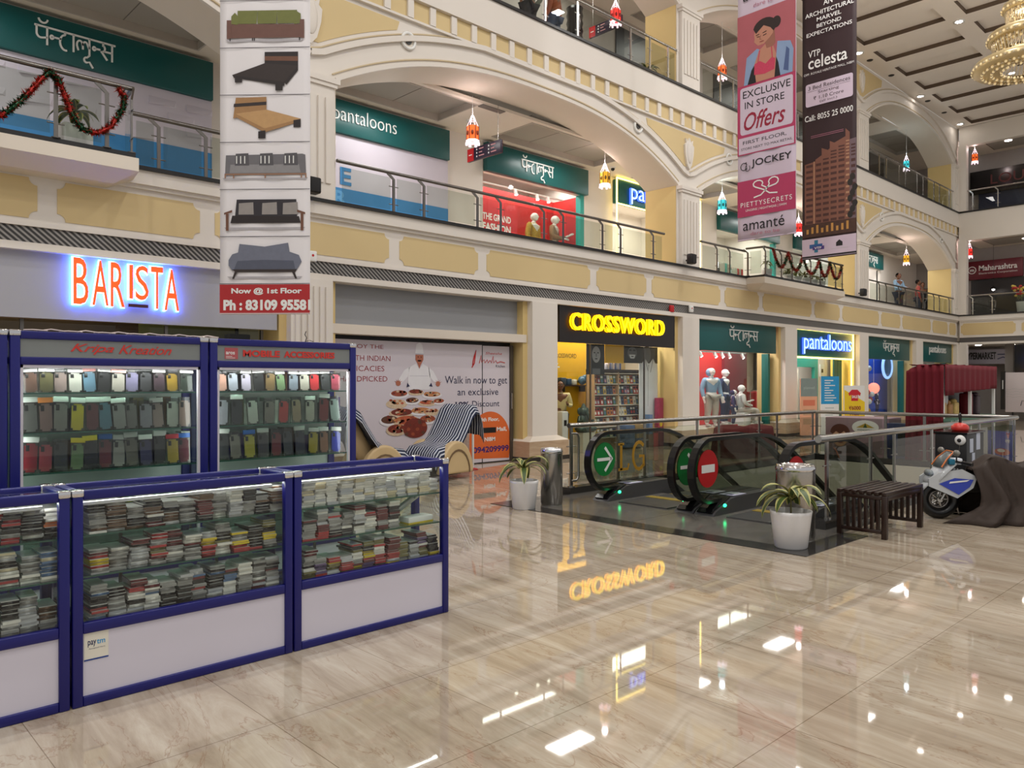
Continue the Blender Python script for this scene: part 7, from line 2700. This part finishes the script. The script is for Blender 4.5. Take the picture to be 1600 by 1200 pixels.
for lab, loc, col in (('orange lantern hanging by the wayfinding board, first floor', (9.72, 11.3, 6.14), 'orange'), ('red lantern hanging on the top floor by a wayfinding board', (14.05, 11.3, 9.8), 'red'),
                      ('orange lantern on the top floor between pilaster and pink banner', (18.6, 11.3, 9.78), 'orange'), ('dark golden lantern near the glowing upstairs sign', (14.15, 11.7, 6.16), 'gold'),
                      ('turquoise lantern by the second pilaster, first floor', (18.6, 11.3, 6.16), 'teal'), ('red lantern in the gap between the two standing banners', (23.0, 11.3, 6.14), 'red'),
                      ('pale turquoise lantern in the far top floor arch', (31.9, 11.3, 9.82), 'teal'), ('golden lantern in the far first floor arch', (31.9, 11.3, 6.16), 'gold')):
    lantern(lab, loc, col, 1.0, 6.99 - loc[2] - .48 if loc[2] < 7 else 11.34 - loc[2] - .48)
lantern('red lantern under the end wall beam, first floor', (35.9, 10.25, 6.75), 'red', 1.05, .14)
lantern('orange lantern under the end wall beam, top floor', (35.9, 10.05, 10.62), 'orange', 1.05, .35)
o = MB().ball((0, 0, 0), .13, .13, .15, mat('red_balloon', (190, 24, 30), 0.3), 16).tube([(0, 0, -.14), (.01, 0, -.4)], .006, M['red'], 6).build('red_balloon')
o.location = (24.6, 10.9, 9.9)
tag(o, 'red round balloon at the top floor railing between the two standing banners', 'balloon')

# wayfinding boards
DN = mat('plum_board', (40, 24, 46), 0.35)
for lab, x, y, z in (('dark hanging wayfinding board with red end and white lines, first floor', 10.4, 11.72, 6.03), ('dark hanging wayfinding board with red end, top floor behind a lantern', 14.6, 12.05, 9.97)):
    t = thing('wayfinding_board', lab, 'sign', (x, y, z), -PI / 2, 'hanging wayfinding boards')
    MB().rbox(-.5, .5, -.03, .03, 0, .26, DN, .006).build('board', t)
    mb = MB()
    for f, u in ((-1, 1), (1, -1)):
        cv = Canvas(mb, (-.5 * u, .03 * f, 0), (u, 0, 0), (0, 0, 1), (0, f, 0))
        cv.rect(0, .2, .0, .26, M['red'], .002)
        cv.rect(.05, .15, .12, .14, LW, .004)
        for c_ in range(2):
            for r_ in range(3):
                cv.rect(.28 + .36 * c_, .31 + .36 * c_, .05 + .07 * r_, .08 + .07 * r_, LW, .003)
                cv.rect(.36 + .36 * c_, .36 + .36 * c_ + (.16, .1, .14)[r_], .055 + .07 * r_, .075 + .07 * r_, MATS['packet_pink'], .003)
    mb.build('printed_lines', t)
    for s in (-.4, .4):
        MB().cyl((s, 0, .26), (s, 0, (6.99 if z < 7 else 11.34) - z), .006, M['steel']).build('rod', t)

# chandelier
t = thing('chandelier', 'tiered gold and crystal chandelier below the hall ceiling', 'chandelier', (21.0, 4.8, 8.72))
gd = mat('chandelier_gold', (214, 194, 148), 0.3, .5, noise=.1, scale=30)
cr = mat('crystal_strands', (214, 200, 170), 0.12, .35, noise=.35, scale=60)
be = emit('crystal_bulb', (255, 226, 170), .45, (230, 210, 170))
MB().cyl((0, 0, 1.3), (0, 0, 3.26), .03, gd).build('stem', t)
MB().lathe([(.001, 0), (.2, .0), (.24, .08), (.06, .12)], (0, 0, 3.15), gd, 24).build('ceiling_rose', t)
for k, (r, z, h) in enumerate(((1.1, .06, .18), (.8, .72, .18), (.5, 1.4, .16))):
    b = MB()
    b.lathe([(r * .5, -.03), (r * .96, -.01), (r, .03), (r * 1.01, h * .6), (r * .97, h), (r * .9, h), (r * .9, .05), (r * .5, .02)], (0, 0, z), gd, 64, True, False)
    for rr in (1.0, .82, .64, .46):
        if k and rr < .6:
            continue
        bb2 = b
        n_ = int(64 * r * rr) + 10
        for q in range(n_):
            a = 2 * PI * q / n_
            bb2.ball((r * rr * math.cos(a), r * rr * math.sin(a), z - .04 + (h * .55 if rr == 1.0 else 0)), .03, .03, .03, be if q % 2 else cr, 6)
    b.build('tier_ring', t)
    sb_ = MB()
    r2, zt = (.62, .84), z + (.7 if k < 2 else .6)
    rt = (.78, .48, .3)[k]
    for q in range(56):
        a = 2 * PI * q / 56
        sb_.tube([(rt * .94 * math.cos(a), rt * .94 * math.sin(a), zt), (rt * .8 * math.cos(a), rt * .8 * math.sin(a), z + h * 1.3), (r * .72 * math.cos(a), r * .72 * math.sin(a), z + .03)], .011, cr, 4)
    sb_.build('crystal_strands', t)
d = bpy.data.lights.new('ceiling_fill_light', 'POINT')  # fill light added above the chandelier to brighten the hall ceiling
d.energy = 260
d.color = (1, .93, .82)
d.shadow_soft_size = .6
o = bpy.data.objects.new('ceiling_fill_light', d)
o.location = (21.0, 4.8, 10.4)
C.objects.link(o)
# ceiling downlights and small fittings
DL = emit('downlight_glow', (255, 246, 238), 30)
for k, (x, y) in enumerate(((24.97, 7.4), (25.04, 10.3), (30.45, 10.3), (34.9, 10.3), (30.4, 7.4))):
    t = thing('downlight', '%s lit round downlight in the hall ceiling along the arcade' % ('brightest', 'bannerside', 'middle', 'endmost', 'inner')[k], 'downlight', (x, y, 12.0), 0, 'lit downlights of the hall ceiling')
    MB().lathe([(.1, -.03), (.15, -.03), (.15, 0), (.1, 0)], (0, 0, 0), LW, 20, True, False).build('rim', t)
    MB().lathe([(.001, -.02), (.1, -.02)], (0, 0, 0), DL, 16, True, False).build('lamp', t)
for k, x in enumerate((25.9, 27.7, 31.2, 33.0)):
    o = MB().lathe([(.001, -.02), (.08, -.02), (.1, 0)], (0, 0, 0), M['black'], 16).build('ceiling_socket')
    o.location = (x, 10.3, 12.0)
    tag(o, 'dark round unlit socket, %s of those along the ceiling edge' % ORD[k], 'socket', 'unlit ceiling sockets')
for k, (x, y) in enumerate(((36.9, 9.1), (37.3, 8.4))):
    t = thing('downlight', 'small bright downlight, %s one above the top floor end railing' % ('nearer', 'farther')[k], 'downlight', (x, y, 11.48), 0, 'small end wall downlights')
    MB().lathe([(.001, -.01), (.1, -.01), (.13, 0)], (0, 0, 0), DL, 14).build('lamp', t)
for k, (x, y) in enumerate(((36.2, 10.0), (36.6, 8.9))):
    t = thing('downlight', 'oval looking downlight, %s one over the ground floor passage end' % ('nearer', 'farther')[k], 'downlight', (x, y, 3.055), 0, 'ground floor end downlights')
    MB().lathe([(.001, -.01), (.1, -.01), (.12, 0)], (0, 0, 0), DL, 14).build('lamp', t)
t = thing('downlight', 'bright downlight above the dark red electronics board', 'downlight', (37.0, 8.5, 7.38))
MB().lathe([(.001, -.01), (.11, -.01), (.13, 0)], (0, 0, 0), DL, 14).build('lamp', t)
t = thing('pendant_lamp', 'small pendant lamp glowing under the dark red board', 'lamp', (37.9, 9.9, 5.5))
MB().lathe([(.16, 0), (.05, .12), (.02, .14)], (0, 0, 0), M['black'], 16).build('shade', t)
MB().ball((0, 0, .0), .06, .06, .05, DL, 10).build('bulb', t)
MB().cyl((0, 0, .14), (0, 0, 1.89), .006, M['black']).build('cord', t)
# round spot sockets in the arcade face
for k, (x, z, lab) in enumerate(((7.69, 7.2, 'big arch near the fluted pilaster'), (13.95, 7.2, 'big arch near the second pilaster'), (17.75, 7.22, 'second arch beside the pink banner'), (27.6, 7.2, 'last arch near the brown banner'), (33.6, 7.2, 'last arch near the end wall'))):
    t = thing('wall_speaker', 'round white-rimmed wall speaker over the %s' % lab, 'speaker', (x, 10.6, z), 0, 'round wall speakers of the arcade')
    b = MB()
    b.tube([(.13 * math.cos(2 * PI * q / 20), -.02, .13 * math.sin(2 * PI * q / 20)) for q in range(20)], .028, LW, 8, True)
    b.build('rim', t)
    MB().cyl((0, -.015, 0), (0, 0, 0), .12, M['cream'], n=20).build('plate', t)
    MB().cyl((0, -.03, 0), (0, -.015, 0), .065, M['black'], n=18).build('cone', t)
for k, (x, y, lab) in enumerate(((10.6, 12.4, 'near the wayfinding board'), (15.55, 12.6, 'near the glowing upstairs sign'))):
    t = thing('dome_camera', 'black dome camera on the walkway ceiling %s' % lab, 'camera', (x, y, 7.0))
    MB().lathe([(.07, -.03), (.08, 0)], (0, 0, 0), LW, 16).build('mount', t)
    MB().ball((0, 0, -.05), .05, .05, .05, M['black_gloss'], 12).build('dome', t)
o = MB().box(-.3, .3, -.08, .08, -.015, 0, mat('vent_grey', (110, 106, 100), 0.5)).build('air_vent')
o.location = (10.45, 11.56, 6.99)
tag(o, 'grey slot air vent in the walkway ceiling by the orange lantern', 'vent')
for k, (x, lab) in enumerate(((5.78, 'beside the furniture banner'), (15.65, 'on the ledge of the second pilaster'), (25.42, 'on the ledge of the third pilaster'))):
    t = thing('loudspeaker', 'small black tilted loudspeaker %s' % lab, 'loudspeaker', (x, 10.32, 4.285), 0, 'ledge loudspeakers')
    MB().rbox(-.1, .1, -.08, .08, .0, .24, M['black'], .03).build('cabinet', t)
    MB().rbox(-.08, .08, -.09, -.08, .02, .22, MATS['speaker_mesh'], .004).build('mesh_front', t)
    MB().box(-.015, .015, .08, .15, .08, .12, M['black']).build('bracket', t)
for k, (x, z, c, lab) in enumerate(((5.88, 3.4, 'letter_white', 'small white wireless box with a red dot beside the furniture banner'), (15.95, 3.27, 'letter_white', 'small white camera box on the grille over the bookshop column'), (15.15, 3.22, 'red', 'small red alarm sounder on the grille over the bookshop'))):
    o = MB().rbox(-.07, .07, -.06, 0, -.08, .08, M[c], .015).cyl((0, -.062, .01), (0, -.06, .01), .02, M['red'], n=12).build('wall_box')
    o.location = (x, 10.56, z)
    tag(o, lab, 'wall box')

# ================================================================== balcony greenery, tinsel, people upstairs
plant('spider-leaf plant in a white box pot behind the tinsel balcony railing', (2.62, 10.33, 4.3), .17, .26, 11, 16, .42, .16, .2, 'box')
plant('pale flowering plant in a tall white pot on the jutting balcony', (19.35, 10.4, 4.3), .14, .24, 12, 10, .3, .2)
for k in range(5):
    plant('dark leafy plant, %s in the row of black pots on the jutting balcony' % ORD[k], (20.5 + .5 * k, 10.38, 4.3), .15, .2, 20 + k, 16, .3, .1, 0, 'round', 'dark balcony plants')
plant('dark spiky plant on the top floor by the second pilaster', (14.75, 10.95, 8.47), .14, .2, 31, 18, .4, .1)
plant('small leafy plant on the top floor close to the second pilaster', (15.15, 10.9, 8.47), .1, .14, 32, 12, .26, .1)
t = plant('flower bouquet basket at the end wall railing, first floor', (35.75, 8.35, 4.3), .2, .4, 33, 16, .3, .25)
b = MB()
rq = random.Random(2)
for k in range(26):
    b.ball((rq.uniform(-.3, .3), rq.uniform(-.3, .3), rq.uniform(.65, 1.05)), .06, .06, .05, (mat('flower_yellow', (214, 190, 90), 0.6), mat('flower_red', (176, 50, 50), 0.6))[k % 2], 6)
b.build('flowers', t)


def tinsel(label, pts, seed, r=.055):
    rq = random.Random(seed)
    t = thing('tinsel_garland', label, 'garland', pts[0], 0, 'tinsel garlands')
    P0 = Vector(pts[0])
    path = []
    for a, b in zip(pts[:-1], pts[1:]):
        a, b = Vector(a), Vector(b)
        n = max(3, int((b - a).length / .05))
        path += [a.lerp(b, i / n) - P0 for i in range(n)]
    tg = mat('tinsel_green', (20, 70, 40), 0.25, .5, noise=.4, scale=60)
    tr_ = mat('tinsel_red', (170, 34, 24), 0.3, .4, noise=.3, scale=60)
    g_ = MB()
    for i in range(0, len(path) - 1, 6):
        g_.tube(path[i:i + 7], r * .38, tr_ if (i // 6) % 2 == 0 else tg, 8)
    for i, p in enumerate(path):
        red = (i // 6) % 2 == 0
        for q in range(70):
            a = Vector((rq.gauss(0, 1), rq.gauss(0, 1), rq.gauss(0, 1))).normalized()
            s = a.orthogonal().normalized() * .013
            m_ = tr_ if red != (q % 5 == 0) else tg
            e_ = p + Vector((rq.uniform(-.02, .02), 0, rq.uniform(-.02, .02)))
            g_.add([e_ - s, e_ + s, e_ + a * r * rq.uniform(.6, 1.3)], [(0, 1, 2)], m_)
    g_.build('tinsel', t)


def swag(pts, sag, n=8):
    o = []
    for (x0, z0), (x1, z1) in zip(pts[:-1], pts[1:]):
        for i in range(n):
            f = i / n
            o.append((x0 + (x1 - x0) * f, z0 + (z1 - z0) * f - sag * 4 * f * (1 - f)))
    return o + [pts[-1]]


tinsel('thick red and green tinsel looped over the first balcony railing', [(x, 10.0, z) for x, z in [(1.2, 5.0), (1.5, 4.5), (1.82, 4.42), (2.0, 4.62), (2.2, 4.92), (2.29, 5.03), (2.38, 4.96), (2.5, 4.62), (2.62, 4.45), (2.78, 4.44), (2.93, 4.55), (3.06, 4.8), (3.08, 4.96), (2.99, 5.03)]], 1)
tinsel('thin red and green tinsel swags along the jutting balcony railing', [(x, 10.0, z) for x, z in swag([(18.95, 4.98), (19.75, 4.98), (20.6, 4.98), (21.6, 4.98), (22.3, 4.98), (23.1, 4.98)], .42)], 2, .06)

sh_b = mat('sky_shirt', (150, 186, 216), 0.8)
PG = 'people on the upper walkways'
figure('person', 'person in a light blue shirt leaning near the far first floor railing', 'person', (32.6, 11.85, 4.2), R(-20), 1.7, M['skin_dark'], sh_b, 'shirt', mat('dark_jeans', (40, 44, 60), 0.85), M['hair'], M['black'], arms='rail', group=PG)
figure('person', 'person in a red top by the far first floor railing', 'person', (34.75, 11.85, 4.2), R(30), 1.62, M['skin_dark'], mat('brick_red_top', (140, 52, 46), 0.8), 'shirt', MATS['dark_jeans'], M['hair'], M['black'], group=PG)
figure('person', 'person in dark clothes beside the ochre pier, far first floor', 'person', (35.6, 11.95, 4.2), R(-60), 1.6, M['skin_dark'], mat('charcoal_top', (44, 42, 46), 0.8), 'shirt', M['black'], M['hair'], M['black'], group=PG)
figure('person', 'person in a dark long kurta and grey top on the top floor', 'person', (11.4, 11.45, 8.47), R(190), 1.66, M['skin'], mat('grey_green_top', (120, 124, 110), 0.8), 'top', mat('dark_olive_bottoms', (40, 42, 38), 0.85), M['hair'], M['black'], arms='hips', group=PG)
figure('person', 'person in an orange shirt and blue jeans on the top floor', 'person', (12.2, 11.5, 8.47), R(200), 1.7, M['skin_dark'], mat('rust_shirt', (160, 84, 50), 0.8), 'shirt', mat('blue_jeans', (70, 84, 112), 0.85), M['hair'], mat('yellow_shoe', (214, 210, 60), 0.5), pose='walk', group=PG)
b = MB()
b.lathe([(.001, 0)] + [(.2 - .025 * (k % 2), .09 * k + .005) for k in range(21)] + [(.001, 1.82)], (0, 0, 0), mat('ribbed_black', (26, 25, 28), 0.22), 26)
o = b.build('ribbed_drum')
o.location = (13.65, 12.2, 8.47)
tag(o, 'black shiny ribbed drum standing behind the person in jeans', 'drum')
